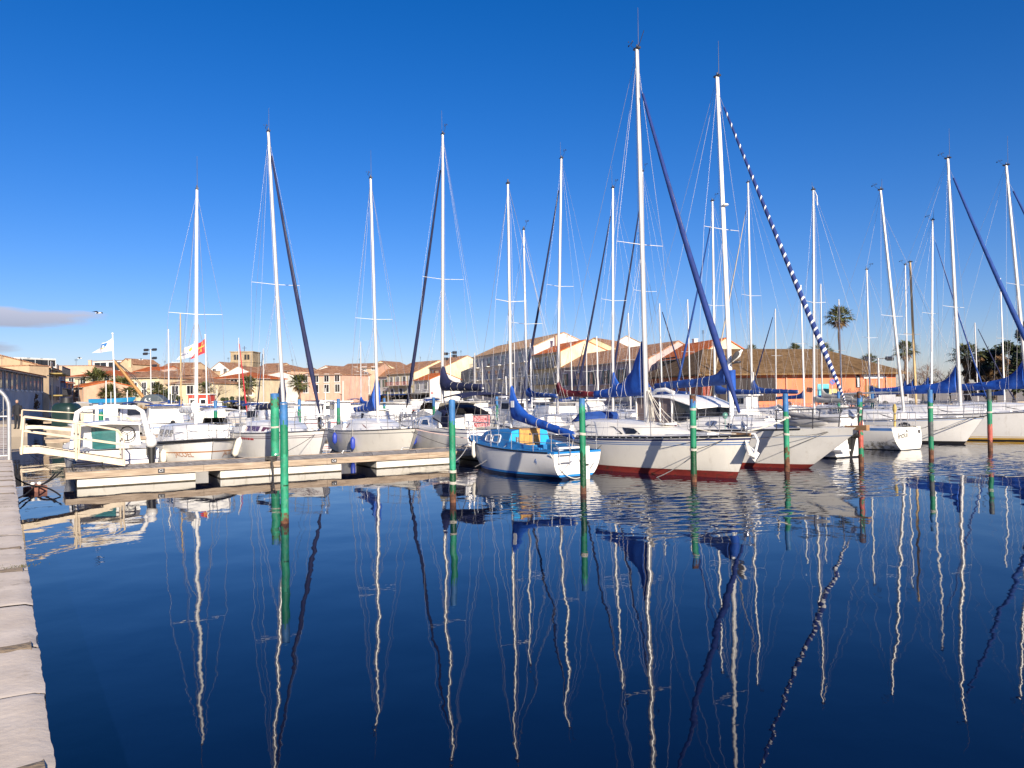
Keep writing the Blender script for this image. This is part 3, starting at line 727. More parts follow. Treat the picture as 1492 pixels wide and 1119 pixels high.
def sternrail(h, root, ln=1.1, hgt=.6, m=steel, gap=True):
    x0 = -h.L / 2 + .08; mb = MB()
    for f in (1, .5):
        for sd in (1, -1):
            pts = [Vector((x0 + ln, sd * (h.half(x0 + ln) - .06), h.deck(x0 + ln) + hgt * f)), Vector((x0 + .1, sd * (h.half(x0 + .1) - .06), h.deck(x0) + hgt * f)), Vector((x0, sd * (h.half(x0) - .2), h.deck(x0) + hgt * f))]
            pts.append(Vector((x0, sd * (.25 if gap else 0), h.deck(x0) + hgt * f))); mb.tube(pts, .014, 6)
    for x, f in ((x0 + ln, 1), (x0 + .1, 1)):
        for sd in (1, -1): mb.tube([(x, sd * (h.half(x) - .06), h.deck(x) - .01), (x, sd * (h.half(x) - .06), h.deck(x) + hgt)], .014, 6)
    for sd in (1, -1): mb.tube([(x0, sd * .25, h.deck(x0) - .01), (x0, sd * .25, h.deck(x0) + hgt)], .014, 6)
    return mb.build('stern_rail', m, root)
def outboard(root, x, y, z, s=1.0, m=None, name='outboard_motor', tilt=0.0):
    mb = MB(); m = m or black
    rot = Matrix.Rotation(tilt, 3, 'Y')
    def T(p): return Vector((x, y, z)) + rot @ (Vector(p) * s)
    for cx, cz, a, b_, c in ((-.08, .18, .26, .15, .17), (-.06, .30, .2, .13, .1)): mb.ell(T((cx, 0, cz)), (a * s, b_ * s, c * s), 0, 12, 8, rot)
    mb.tube([T((-.1, 0, .05)), T((-.12, 0, -.4)), T((-.14, 0, -.85))], [.09 * s, .075 * s, .05 * s], 8, 1)
    mb.tube([T((-.32, 0, -.86)), T((.05, 0, -.86))], [.03 * s, .06 * s], 8, 1)
    mb.box(T((-.02, 0, -.03)), (.14 * s, .22 * s, .3 * s), 1)
    mb.tube([T((.05, 0, .12)), T((.45, .02, .2))], .02 * s, 6, 1)
    return mb.build(name, [m, black], root)
def hatch(root, x, y, z, sx=.5, sy=.5, m=None):
    mb = MB(); mb.box((x, y, z + .03), (sx, sy, .06), 0); mb.box((x, y, z + .062), (sx * .82, sy * .82, .012), 1)
    return mb.build('hatch', [aluw, m or glass], root)
def boat_root(name, tip=None, stern=None, ang=None, L=8, label='', cat='sailing boat', group=None):
    hd = Vector((math.cos(ang), math.sin(ang), 0)); p = Vector(tip) - hd * L / 2 if tip is not None else Vector(stern) + hd * L / 2
    p.z = 0; r = empty(name, p, ang); tag(r, label, cat, group); r['_'] = 0; del r['_']
    bpy.context.view_layer.update()
    return r
def loc(root, p):
    c, s_ = math.cos(-root.rotation_euler.z), math.sin(-root.rotation_euler.z); d = Vector(p) - root.location
    return Vector((c * d.x - s_ * d.y, s_ * d.x + c * d.y, d.z))
def world(root, p):
    c, s_ = math.cos(root.rotation_euler.z), math.sin(root.rotation_euler.z)
    return root.location + Vector((c * p[0] - s_ * p[1], s_ * p[0] + c * p[1], p[2]))
OUT = math.atan2(-E2.y, -E2.x)       # bow towards the camera (out of the berth)
INN = math.atan2(E2.y, E2.x)         # bow away from the camera
def mast_line(root, px, py, hx, zb):
    """mast foot at local x = hx, its head where the photograph shows it"""
    w = world(root, (hx, 0, zb)); d = world(root, (hx, 0, zb)).y
    t = loc(root, A(px, py, d)); return Vector((hx, 0, zb)), t
def fender(p, m, label, r=.11, h=.55, hang=.5, tilt=0.0):
    root = empty('fender', p, 0); tag(root, label, 'fender', 'fenders hung along the hulls')
    mb = MB(); zs = [0, .03, .07, .14, h - .14, h - .07, h - .03, h]; rs = [.03, .35, .75, 1, 1, .75, .35, .25]
    mb.tube([(tilt * z, 0, z) for z in zs], [r * q for q in rs], 12); mb.build('bumper', m, root)
    MB().tube([(tilt * h, 0, h), (tilt * h, .0, h + hang)], .008, 5).build('lanyard', ropew, root)
    return root

# ================================================================== the blue boat
def hang_fender(root, hl, x, sd, m, label, z0=.35, **k):
    p = hl.side(x, z0 + .3, sd, .12); w = world(root, (p.x, p.y, z0)); return fender(w, m, label, hang=max(.1, hl.deck(x) - z0 - .5), **k)
def surf_text(h, sd, cx, cz, txt, size, m, root, name='lettering', flip=1, shear=0.0):
    t = text_mb(txt, size, lambda x, y: h.side(cx + flip * x, cz + y, sd, .012), 0, shear); return t.build(name, m, root)

h = Hull(6.8, 2.35, .86, tr=.74, rb=1.0, rs=.12, wlb=.40, sheer=.34, wls=.50)
bl = boat_root('sailing_boat', stern=Vector((1.95, 23.15, 0)), ang=INN, L=6.8, label='small blue and white sailing boat with a plywood companionway board and bright blue sail cover', group='sailing boats in the harbour')
h.mesh([(.09, 0), (.17, 1), (.92, 2), (1.0, 1)], [navyp, bluep, white], bl, cockpit=(-3.0, -.75), deckm=bdeck)
h.rail('rub_rail', black, bl, .022, out=.008, dz=-.03, t0=.04)
dk = h.deck
cb = Cabin([(-.72, .86, .70, dk(-.7) - .03, dk(-.7) + .52), (.3, .84, .68, dk(.3) - .03, dk(.3) + .47), (1.35, .66, .52, dk(1.3) - .03, dk(1.3) + .36), (2.2, .40, .26, dk(2.2) - .03, dk(2.2) + .06)])
cabn = cb.mesh('cabin', bdeck, bl, bbulk)
for xs in ((-.12, .42), (.56, 1.06)):
    x0, x1 = xs; o_ = [(x0, .34), (x0 + .05, .26), (x1 - .05, .26), (x1, .36), (x1 - .01, .70), (x1 - .06, .78), (x0 + .05, .80), (x0, .72)]
    cb.window('window', gglass, cabn, o_, frame=white, rim=.05)
mb = MB(); mb.box((-.765, .02, dk(-.7) + .10), (.035, .80, .96)); mb.build('companionway_board', ply, cabn)
mb = MB(); mb.box((-.79, .02, dk(-.7) + .1), (.02, .5, .025)); mb.tube([(-.80, .02, dk(-.7) + .38), (-.80, .02, dk(-.7) + .43)], .03, 8); mb.build('hasp', dsteel, cabn)
mb = MB(); mb.box((-.4, .02, dk(-.5) + .56), (.8, .66, .05)); mb.build('sliding_hatch', teak, cabn)
mb = MB()
for sd in (1, -1):
    mb.loft([[(-.75, sd * .62, dk(-.8) - .01), (-.75, sd * .88, dk(-.8) - .01), (-.75, sd * .86, dk(-.8) + .20), (-.75, sd * .68, dk(-.8) + .20)], [(-2.4, sd * .58, dk(-2.4) - .01), (-2.4, sd * .76, dk(-2.4) - .01), (-2.4, sd * .74, dk(-2.4) + .07), (-2.4, sd * .62, dk(-2.4) + .07)]], smooth=False)
mb.build('cockpit_coaming', bdeck, bl)
MB().tube([(-1.25, .80, dk(-1.2) + .2), (-1.25, .80, dk(-1.2) + .36)], [.05, .065], 10).build('winch', steel, bl)
base, top = mast_line(bl, 740, 268, .42, dk(.4) + .45)
rig(bl, 9.8, base, top, dk(0), .055, fore=(3.3, 0, dk(3.3) + .05), hoist=.97, aft=(-3.3, 0, dk(-3.3)), spread=(.52,), sw=.62, half=1.0, boom=((.30, 0, base.z + .50), (-3.25, -.02, base.z - .06)), cover=cvb, up=.85, hb=.20, hw=.13, ant=.0, vane=False, seed=3, jr=.06)
mb = MB(); p = Vector((.06, .165, base.z + .90)); mb.box(p, (.17, .012, .22), 0, rz=.1); mb.build('sail_patch', cvw, bl)
pulpit(h, bl, hgt=.5, ln=1.1); lifelines(h, bl, 2.4, -2.6, 4, .5)
sternrail(h, bl, .9, .52)
mb = MB(); x = -h.L / 2
for y in (.30, .72): mb.tube([(x + .25, y, dk(x) + .28), (x - .03, y, dk(x) + .12), (x - .09, y, dk(x) - .38)], .013, 6)
for z in (-.1, -.32): mb.tube([(x - .07, .30, dk(x) + z), (x - .07, .72, dk(x) + z)], .016, 6)
mb.build('boarding_ladder', steel, bl)
mb = MB(); mb.box((x - .06, -.26, .38), (.06, .22, 1.2), 0); mb.box((x - .0, -.26, .62), (.10, .10, .1), 1); mb.box((x - .06, -.26, .42), (.10, .12, .06), 1); mb.tube([(x - .05, -.26, 1.0), (x + .8, -.2, 1.12)], .022, 6, 1); mb.build('rudder', [white, dsteel], bl)
mb = MB(); mb.box((x + .16, .25, dk(x) + .10), (.22, .9, .05), 0); mb.box((x + .3, .5, dk(x) + .03), (.3, .16, .12), 0); mb.build('stern_seat', white, bl)
surf_text(h, 1, -2.55, .52, '4', .24, txt_bl, bl, flip=-1)
w = h.side(1.25, .6, 1, .1); fender(world(bl, (1.25, w.y + .02, .40)), fendw, 'long white fender hanging from the bow of the blue boat', r=.085, h=.62, hang=.55, tilt=.0)

# ================================================================== white boat, red bottom, striped in navy (nearest, centre)
tipA = Vector((6.85, 22.05, 0)); LA = 10.6
a_ = boat_root('sailing_boat', tip=tipA, ang=OUT - .02, L=LA, label='large cream-white sailing boat with navy stripes, dark red bottom and blue furled headsail', group='sailing boats in the harbour')
h = Hull(LA, 3.3, 1.12, tr=.62, rb=.62, rs=.25, wlb=.34, sheer=.22, dep=.6, mx=.45); dk = h.deck
h.mesh([(.16, 0), (.785, 1), (.81, 2), (.835, 1), (.86, 2), (.90, 1), (.945, 3), (1.0, 1)], [red, cream, bstripe, nstripe], a_, cockpit=(-4.6, -2.3), deckm=offw)
h.rail('toe_rail', blackp, a_, .032, out=.0, dz=.0, n=50)
mb = MB()
for sd in (1, -1):
    for i in range(36):
        p = h.pt(.05 + .9 * i / 35, 1, sd); mb.box((p.x, p.y + sd * .028, p.z - .012), (.05, .012, .02))
mb.build('rail_fastenings', white, a_)
cb = Cabin([(-2.2, 1.12, .92, dk(-2.2) - .03, dk(-2.2) + .50), (-.4, 1.10, .88, dk(-.4) - .03, dk(-.4) + .47), (1.2, .88, .66, dk(1.2) - .03, dk(1.2) + .36), (2.3, .62, .40, dk(2.3) - .03, dk(2.3) + .18), (3.1, .36, .15, dk(3.1) - .03, dk(3.1) + .02)])
cabn = cb.mesh('cabin', cream, a_)
cb.window('window', gglass, cabn, [(-1.9, .28), (.55, .28), (.05, .80), (-1.35, .84)], frame=dsteel)
cb.window('window', glass, cabn, [(.72, .30), (1.3, .33), (.95, .76), (.45, .80)], frame=dsteel)
for sd in (1, -1):
    mb = MB(); mb.loft([[(-2.2, sd * .95, dk(-2.2) - .01), (-2.2, sd * 1.2, dk(-2.2) - .01), (-2.2, sd * 1.12, dk(-2.2) + .34), (-2.2, sd * .98, dk(-2.2) + .34)], [(-4.4, sd * .8, dk(-4.4) - .01), (-4.4, sd * .98, dk(-4.4) - .01), (-4.4, sd * .93, dk(-4.4) + .18), (-4.4, sd * .82, dk(-4.4) + .18)]], smooth=False); mb.build('cockpit_coaming', cream, a_)
mb = MB(); mb.loft([[(-2.3, -1.0, dk(-2) + .45), (-2.3, 0, dk(-2) + .5), (-2.3, 1.0, dk(-2) + .45), (-1.9, .9, dk(-2) + .5), (-1.9, -.9, dk(-2) + .5)], [(-2.0, -.85, dk(-2) + .78), (-2.0, 0, dk(-2) + .83), (-2.0, .85, dk(-2) + .78), (-1.8, .8, dk(-2) + .66), (-1.8, -.8, dk(-2) + .66)]]); mb.build('spray_hood', cvd, a_)
hatch(a_, 3.55, 0, dk(3.5) + .05); hatch(a_, 1.7, 0, dk(1.7) + .36, .45, .45)
base, top = mast_line(a_, 928, 72, .72, dk(.7) + .42)
rig(a_, 14, base, top, dk(0), .092, jib=(cvdeep, 1), fore=(5.05, 0, dk(5.05) + .12), hoist=.925, aft=(-5.2, 0, dk(-5.2)), spread=(.475,), sw=1.0, half=1.5, boom=((.55, 0, base.z + 1.02), (-2.25, 0, base.z + .98)), cover=cvb, up=1.55, hb=.22, hw=.17, ant=1.35, seed=11, jr=.116, wr=.0065)
MB().tube([top + Vector((.05, 0, .02)), top + Vector((.38, 0, .5))], .012, 5).build('wind_instrument_arm', dsteel, a_)
mb = MB()
for q in range(7): mb.tube(sag(base + Vector((.12, .05 * math.sin(q), 1.1)), Vector((1.1 + .16 * q, .35 * math.cos(q * 2), dk(1) + .35)), .15, 6), .012, 4)
for q in range(6): mb.tube(sag(base + Vector((-.05 + .03 * q, .1, 1.2)), base + Vector((-.1 + .07 * q, .13, .05)), .02, 4), .014, 4)
mb.build('halyard_tails', ropew, a_)
pulpit(h, a_, ln=1.5, lead=-.05); lifelines(h, a_, 3.7, -4.2, 6); sternrail(h, a_)
mb = MB()   # white plough anchor hung over the stem
x = LA / 2; z = dk(x) - .02
mb.tube([(x - .45, 0, z + .06), (x + .12, 0, z + .05), (x + .22, 0, z - .12), (x + .10, 0, z - .5)], .04, 8, 0)
mb.add([(x + .16, 0, z - .64), (x + .06, .24, z - .50), (x - .42, .02, z - .12), (x + .06, -.24, z - .50), (x + .02, 0, z - .42), (x + .10, 0, z - .74)], [(0, 1, 2), (0, 2, 3), (1, 4, 2), (4, 3, 2), (0, 5, 1), (5, 0, 3), (5, 3, 4), (5, 4, 1)], 0)
mb.add([(x - .30, -.02, z + .02), (x + .15, -.30, z - .52), (x + .22, -.06, z - .62)], [(0, 1, 2), (2, 1, 0)], 0)
mb.build('bow_anchor', white, a_)
mb = MB(); mb.box((x - .35, 0, z + .05), (.7, .16, .08)); mb.build('bow_roller', teak, a_)

# ================================================================== grey-white boat with wheelhouse, striped headsail
LB = 11.6
b_ = boat_root('sailing_boat', tip=Vector((10.75, 23.6, 0)), ang=OUT, L=LB, label='grey-white sailing boat with a white wheelhouse roof and blue and white spiral-striped headsail', group='sailing boats in the harbour')
h = Hull(LB, 3.5, 1.2, tr=.6, rb=2.0, rs=.6, wlb=.30, sheer=.24, dep=.6, mx=.45); dk = h.deck
h.mesh([(.11, 0), (.80, 1), (.815, 2), (1.0, 1)], [red, greyw, bstripe], b_, cockpit=(-5.0, -3.6), deckm=offw)
h.rail('toe_rail', blackp, b_, .026, n=50, t0=.02, t1=.86)
mb = MB(); mb.loft([[(LB / 2 - .55, y, dk(5.4) + z) for y, z in ((-.13, -.05), (.13, -.05), (.13, .05), (-.13, .05))], [(LB / 2 + .16, y, dk(5.8) + z) for y, z in ((-.08, -.1), (.08, -.1), (.08, .07), (-.08, .07))]], smooth=False); mb.build('bowsprit_stub', teak, b_)
cb = Cabin([(-1.2, 1.15, .95, dk(-1.2) - .03, dk(-1.2) + .42), (.6, 1.05, .82, dk(.6) - .03, dk(.6) + .38), (2.4, .72, .46, dk(2.4) - .03, dk(2.4) + .22), (3.4, .42, .18, dk(3.4) - .03, dk(3.4) + .02)])
cabn = cb.mesh('cabin', greyw, b_)
cb.window('window', glass, cabn, [(.4, .3), (1.3, .3), (1.15, .8), (.5, .82)], frame=steel)
# wheelhouse: posts, roof with a rounded brow, canvas side screens
wz0 = dk(-2) + .02; wz1 = wz0 + 1.22; wh = empty('wheelhouse', (0, 0, 0)); 
bpy.data.objects.remove(wh)
mb = MB(); rr = []
for x, hw_, z in ((-3.75, .95, wz1 - .02), (-3.4, 1.22, wz1 + .05), (-2.4, 1.28, wz1 + .09), (-1.4, 1.22, wz1 + .02), (-.55, 1.12, wz1 - .22), (-.15, 1.0, wz1 - .36)):
    rr.append([(x, -hw_, z - .05), (x, -hw_ * .5, z - .005), (x, 0, z + .02), (x, hw_ * .5, z - .005), (x, hw_, z - .05), (x, hw_, z - .10), (x, 0, z - .05), (x, -hw_, z - .10)])
mb.loft(rr); roof = mb.build('wheelhouse_roof', white, b_)
for sd in (1, -1):
    for x0, x1 in ((-3.35, -2.72), (-2.66, -2.05), (-1.98, -1.40)):
        mb = MB(); mb.box(((x0 + x1) / 2, sd * 1.12, (wz0 + wz1) / 2 + .02), (x1 - x0, .02, wz1 - wz0 - .06)); mb.build('side_screen', cvm, roof)
    for x in (-3.38, -2.69, -2.015, -1.36): MB().tube([(x, sd * 1.13, wz0 - .1), (x, sd * 1.15, wz1)], .035, 8).build('post', white, roof)
    mb = MB(); mb.add([(-1.34, sd * 1.12, wz0 + .25), (-.35, sd * 1.02, wz0 + .42), (-.35, sd * 1.0, wz1 - .38), (-1.34, sd * 1.1, wz1 - .1)], [(0, 1, 2, 3), (3, 2, 1, 0)]); mb.build('windscreen', glass, roof)
mb = MB(); mb.add([(-.28, -1.0, wz0 + .36), (-.28, 1.0, wz0 + .36), (-.22, .96, wz1 - .42), (-.22, -.96, wz1 - .42)], [(0, 1, 2, 3), (3, 2, 1, 0)]); mb.build('windscreen', glass, roof)
MB().tube([(-2.9, -.7, wz1 + .13), (-2.6, -.75, wz1 + .26), (-2.1, -.75, wz1 + .28), (-1.7, -.7, wz1 + .14)], .075, 8).build('rolled_cover', cvw, roof)
base, top = mast_line(b_, 1045, 112, .55, dk(.5) + .42)
rig(b_, 15.5, base, top, dk(0), .092, mm=aluw, jib=((cvdeep, cvw), -1), fore=(LB / 2 - .35, 0, dk(5.4) + .25), hoist=.955, aft=(-5.6, 0, dk(-5.6)), spread=(.55,), sw=.9, half=1.6, boom=((.35, 0, base.z + 1.3), (-3.6, 0, base.z + 1.18)), cover=cvd, up=.55, hb=.26, hw=.17, ant=1.25, vane=False, seed=17, jr=.096, wr=.0065)
mb = MB(); mb.loft([[(base.x + .17 * math.cos(q), base.y + .15 * math.sin(q), base.z + z) for q in [2 * math.pi * i / 12 for i in range(12)]] for z in (.98, 1.1, 1.5, 1.72)]); mb.build('mast_collar', cvb, b_)
mb = MB(); mb.ell(base.lerp(top, .62) + Vector((.14, 0, 0)), (.10, .12, .05), n=10); mb.tube([base.lerp(top, .62), base.lerp(top, .62) + Vector((.14, 0, -.02))], .02, 6); mb.build('steaming_light', aluw, b_)
brk = base.lerp(top, .155)
mb = MB(); mb.tube([brk, brk + Vector((.34, .02, .04))], .022, 6); mb.ell(brk + Vector((.36, .02, .06)), (.14, .14, .05), n=12); mb.build('radar_bracket', dsteel, b_)
gull_spot = world(b_, brk + Vector((.36, .02, .115)))
pulpit(h, b_, dsteel, .62, 2.4, r=.018, lead=-.2); lifelines(h, b_, 3.1, -4.6, 6, .6)
hatch(b_, 2.0, 0, dk(2) + .30, .5, .5); sternrail(h, b_)
mb = MB(); mb.ell((LB / 2 - 1.9, -.35, dk(4) + .18), (.95, .2, .13), n=14); mb.build('rolled_dinghy_cover', cvg, b_)
mb = MB(); mb.ell((LB / 2 - 4.6, -1.05, dk(1.2) + .5), (.1, .1, .12), n=10); mb.tube([(LB / 2 - 4.6, -1.05, dk(1.2)), (LB / 2 - 4.6, -1.05, dk(1.2) + .45)], .012, 6); mb.build('deck_lamp', mat('lamp_green', (.1, .25, .2), .3), b_)

# ================================================================== boat with its lettered transom towards us
LC = 7.2
c_ = boat_root('sailing_boat', stern=Vector((16.75, 32.75, 0)), ang=INN, L=LC, label='white sailing boat with a grimy blue-striped hull, its lettered transom facing the open water', group='sailing boats in the harbour')
h = Hull(LC, 2.6, .98, tr=.80, rb=.8, rs=-.18, wlb=.42, sheer=.24, dep=.45, wls=.58); dk = h.deck
h.mesh([(.03, 0), (.38, 1), (.86, 2), (.985, 3), (1.0, 2)], [blackp, stain, cream, bstripe], c_, cockpit=(-3.2, -1.0), transom=2)
cb = Cabin([(-1.0, .95, .8, dk(-1) - .03, dk(-1) + .45), (.8, .85, .66, dk(.8) - .03, dk(.8) + .38), (2.2, .48, .3, dk(2.2) - .03, dk(2.2) + .1)])
cabn = cb.mesh('cabin', offw, c_, white); cb.window('window', glass, cabn, [(-.7, .3), (.7, .34), (.5, .78), (-.6, .82)], frame=steel)
x = -LC / 2
t = text_mb('Inoui', .36, lambda tx, ty: Vector((x - .18 * (1 - (.62 + ty + .10 * tx) / .97) - .012, .40 - tx, .62 + ty + .10 * tx)), 0, .3); t.build('lettering', txt_bk, c_)
mb = MB(); mb.box((x - .02, .03, .80), (.05, .06, .10)); mb.box((x - .03, -.86, .66), (.05, .14, .3)); mb.build('transom_fittings', dsteel, c_)
base, top = mast_line(c_, 1185, 277, .95, dk(.9) + .36)
rig(c_, 12, base, top, dk(0), .068, fore=(3.4, 0, dk(3.4)), hoist=.74, aft=(-3.5, 0, dk(-3.5)), spread=(.5,), sw=.75, half=1.1, boom=((.8, 0, base.z + .75), (-2.3, 0, base.z + .75)), cover=cvg, up=.1, hb=.10, hw=.10, ant=.35, vane=False, seed=23)
MB().tube([top, top + Vector((.2, -.3, .15)), top + Vector((.25, -.6, -.15)), top + Vector((.25, -.62, -.6))], [.012, .016, .025, .03], 6).build('masthead_aerial', cvw, c_)
sternrail(h, c_, 1.0, .6); lifelines(h, c_, 2.6, -2.6, 4); pulpit(h, c_)
mb = MB(); mb.tube([(x + .25, .42, dk(x) + .02), (x + .22, .44, dk(x) + .95)], .05, 6); mb.ell((x + .24, .42, dk(x) + .8), (.09, .08, .2), n=8); mb.build('hanging_rope_coil', mat('rope_yellow', (.5, .36, .12), .8), c_)
mb = MB(); mb.ell((x + .3, -.35, dk(x) + .03), (.22, .3, .16)); mb.build('deck_bag', black, c_)
mb = MB(); mb.tube([(-1.1, .95, dk(-1) + .2), (1.4, 1.05, dk(1) + .45), (2.3, .9, dk(2) + .85)], [.09, .13, .07], 8); mb.build('rolled_tarpaulin', cvg, c_)

# ================================================================== right-hand boats
def cruiser(label, tip, ang, L, B, F, mast_px, mx_, bands, hmats, rb=1.0, win=glass, cover=None, jib=None, hoist=.96, up=1.0, bl_=3.6, mr=.08, jr=.11, ant=1.2, coam=white, deckm=offw, wins=None, spread=(.52,), spdir=0, ch=.46, boomz=1.15, seed=0, hood=None, stern=None, mm=None, vane=True, hw=.15, hb=.24, sw=.9, aftm=None, lines=True, cz=None, pm=steel):
    r = boat_root('sailing_boat', tip=tip, stern=stern, ang=ang, L=L, label=label, group='sailing boats in the harbour')
    h = Hull(L, B, F, tr=.68, rb=rb, rs=.2, wlb=.36, sheer=.24, dep=.55, mx=.44); dk = h.deck
    h.mesh(bands, hmats, r, cockpit=(-L / 2 + .7, -L * .2), deckm=deckm); h.rail('toe_rail', dsteel if hmats[0] != ystripe else steel, r, .02, n=36)
    q = L / 10
    cb = Cabin([(-L * .19, B * .34, B * .28, dk(-L * .19) - .03, dk(-L * .19) + ch), (0, B * .33, B * .265, dk(0) - .03, dk(0) + ch * .95), (L * .13, B * .28, B * .2, dk(L * .13) - .03, dk(L * .13) + ch * .72), (L * .3, B * .14, B * .06, dk(L * .3) - .03, dk(L * .3) + .03)])
    cabn = cb.mesh('cabin', coam, r, aftm)
    for o_ in (wins or [[(-L * .17, .3), (L * .1, .34), (L * .03, .78), (-L * .15, .82)]]): cb.window('window', win, cabn, o_, frame=None)
    for sd in (1, -1):
        mb = MB(); x0, x1 = -L * .19, -L * .42
        mb.loft([[(x0, sd * B * .29, dk(x0) - .01), (x0, sd * B * .36, dk(x0) - .01), (x0, sd * B * .34, dk(x0) + .3), (x0, sd * B * .3, dk(x0) + .3)], [(x1, sd * B * .25, dk(x1) - .01), (x1, sd * B * .3, dk(x1) - .01), (x1, sd * B * .285, dk(x1) + .16), (x1, sd * B * .26, dk(x1) + .16)]], smooth=False); mb.build('cockpit_coaming', coam, r)
    if hood:
        x0 = -L * .19; z = dk(x0) + ch; mb = MB()
        mb.loft([[(x0 + .75, y * B * .26, z - .02 + .06 * (1 - y * y)) for y in (-1, -.5, 0, .5, 1)], [(x0 + .35, y * B * .29, z + .34 + .1 * (1 - y * y)) for y in (-1, -.5, 0, .5, 1)], [(x0 - .25, y * B * .31, z + .48 + .12 * (1 - y * y)) for y in (-1, -.5, 0, .5, 1)], [(x0 - .3, y * B * .325, z + .1 + (.44 * (1 - y ** 4))) for y in (-1, -.5, 0, .5, 1)]], closed=False); mb.build('spray_hood', hood, r)
    base, top = mast_line(r, mast_px[0], mast_px[1], mx_, (cz if cz is not None else dk(mx_) + ch * .75))
    rig(r, 0, base, top, dk(0), mr, mm=mm, jib=(jib, 1) if jib else None, fore=(L / 2 - .2, 0, dk(L / 2) + .1), hoist=hoist, aft=(-L / 2 + .1, 0, dk(-L / 2)), spread=spread, sw=sw, half=B * .44, boom=((mx_ - .15, 0, base.z + boomz), (mx_ - bl_, 0, base.z + boomz - .06)), cover=cover, up=up, hb=hb, hw=hw, ant=ant, vane=vane, spdir=spdir, seed=seed, jr=jr, lines=lines)
    pulpit(h, r, pm); lifelines(h, r, L / 2 - 1.3, -L / 2 + 1.0, 5); sternrail(h, r); hatch(r, L * .36, 0, dk(L * .36) + .04)
    return r, h, base, top
dbl = [(.06, 0), (1.0, 1)]
d_, hD, _, _ = cruiser('white sailing boat with a black bottom and wedge-shaped dark cabin windows, bow between two piles', Vector((21.4, 34.9, 0)), OUT, 9.6, 3.2, 1.08, (1283, 277), 1.0, [(.10, 0), (.93, 1), (.955, 2), (1.0, 1)], [blackp, white, bstripe], rb=.9, ant=.5, mr=.085, cover=None, bl_=3.4, spread=(.43,), seed=31, jib=None, hoist=.9, boomz=1.0)
pE = A(1391, 590, 40); hdE = Vector((math.cos(OUT), math.sin(OUT), 0))
e_, hE, _, _ = cruiser('big cream-white yacht with a yellow waterline stripe, blue boom cover and blue headsail', Vector((pE.x, pE.y, 0)) + hdE * 5.0, OUT, 11.4, 3.6, 1.25, (1381, 231), 1.0, [(.04, 0), (.10, 1), (.13, 2), (.15, 1), (1.0, 2)], [blackp, ystripe, white], rb=1.1, ant=1.5, mr=.105, cover=cvb, jib=cvd, hoist=.97, up=.95, bl_=4.9, hb=.42, hw=.22, spread=(.4,), sw=1.0, seed=37, jr=.14, boomz=.85, pm=steel)
pF = A(1482, 590, 44)
f_, hF, _, _ = cruiser('white yacht at the right-hand edge with a bulky blue mainsail cover', Vector((pF.x, pF.y, 0)) + hdE * 5.4, OUT, 12, 3.7, 1.25, (1466, 241), 1.2, [(.06, 0), (.9, 1), (.94, 2), (1.0, 1)], [navyp, white, bstripe], ant=1.6, mr=.115, cover=cvb, jib=cvd, hoist=.94, up=1.3, bl_=4.6, hb=.45, hw=.26, spread=(.5,), sw=1.0, seed=41, jr=.13, boomz=1.0)
# small outboard boat between the wheelhouse boat and the transom boat
k_ = boat_root('motor_boat', stern=Vector((12.75, 29.3, 0)), ang=INN, L=5.6, label='small grey-blue motor boat with a black outboard and white boarding step', cat='motor boat', group='motor boats in the harbour')
h = Hull(5.6, 2.2, .85, tr=.85, rb=.6, rs=-.05, wlb=.5); dk = h.deck
h.mesh([(.06, 0), (.9, 1), (1, 2)], [blackp, greyw, white], k_, cockpit=(-2.5, .2)); Cabin([(.2, .85, .7, dk(.2) - .03, dk(.2) + .5), (1.3, .6, .4, dk(1.3) - .03, dk(1.3) + .35), (2.0, .4, .25, dk(2) - .03, dk(2) + .05)]).mesh('cabin', greyw, k_)
outboard(k_, -2.85, -.1, .75, 1.15, tilt=-.25)
mb = MB(); mb.box((-3.0, .72, .32), (.45, .55, .06)); mb.tube([(-2.85, .55, .35), (-2.8, .55, .95)], .02, 6); mb.tube([(-2.85, .9, .35), (-2.8, .9, .95)], .02, 6); mb.build('boarding_step', white, k_)
mb = MB(); mb.box((-1.2, 0, dk(0) + .18), (1.5, 1.5, .5)); mb.build('seat_cover', cvg, k_)

# ================================================================== boats beyond the nearest pontoon
# motor cruiser seen from astern at the gangway
mo = boat_root('motor_boat', stern=A(172, 650, 25.4), ang=INN + .05, L=6.6, label='white motor boat with a radar arch and teal cabin door beside the near gangway', cat='motor boat', group='motor boats in the harbour')
h = Hull(6.6, 2.75, .95, tr=.9, rb=.8, rs=-.1, wlb=.5, sheer=.3); dk = h.deck
h.mesh([(.06, 0), (.62, 1), (.66, 2), (1, 1)], [bluep, white, nstripe], mo, cockpit=(-3.1, -.6), cdepth=.5)
cz = dk(-.5)
cb = Cabin([(-.55, 1.15, 1.02, cz - .4, cz + .80), (.9, 1.1, .9, cz - .03, cz + .72), (1.7, .8, .55, cz, cz + .3), (2.4, .5, .3, cz, cz + .06)])
cabn = cb.mesh('cabin', white, mo, greyw); cb.window('window', glass, cabn, [(-.3, .5), (1.2, .5), (.95, .86), (-.3, .88)])
mb = MB(); mb.box((-.60, .12, cz + .13), (.03, .78, 1.05)); mb.build('sliding_door', tglass, cabn)
mb = MB(); mb.box((-.61, .66, cz - .02), (.05, .34, .72)); mb.box((-.61, .98, cz + .1), (.05, .2, .9)); mb.build('door_frame', white, cabn)
mb = MB(); rr = []
for x, w_ in ((-1.25, 1.0), (-1.0, 1.16), (.4, 1.16), (1.0, .9)): rr.append([(x, -w_, cz + .80), (x, -w_ * .5, cz + .86), (x, 0, cz + .89), (x, w_ * .5, cz + .86), (x, w_, cz + .80), (x, w_, cz + .74), (x, 0, cz + .79), (x, -w_, cz + .74)])
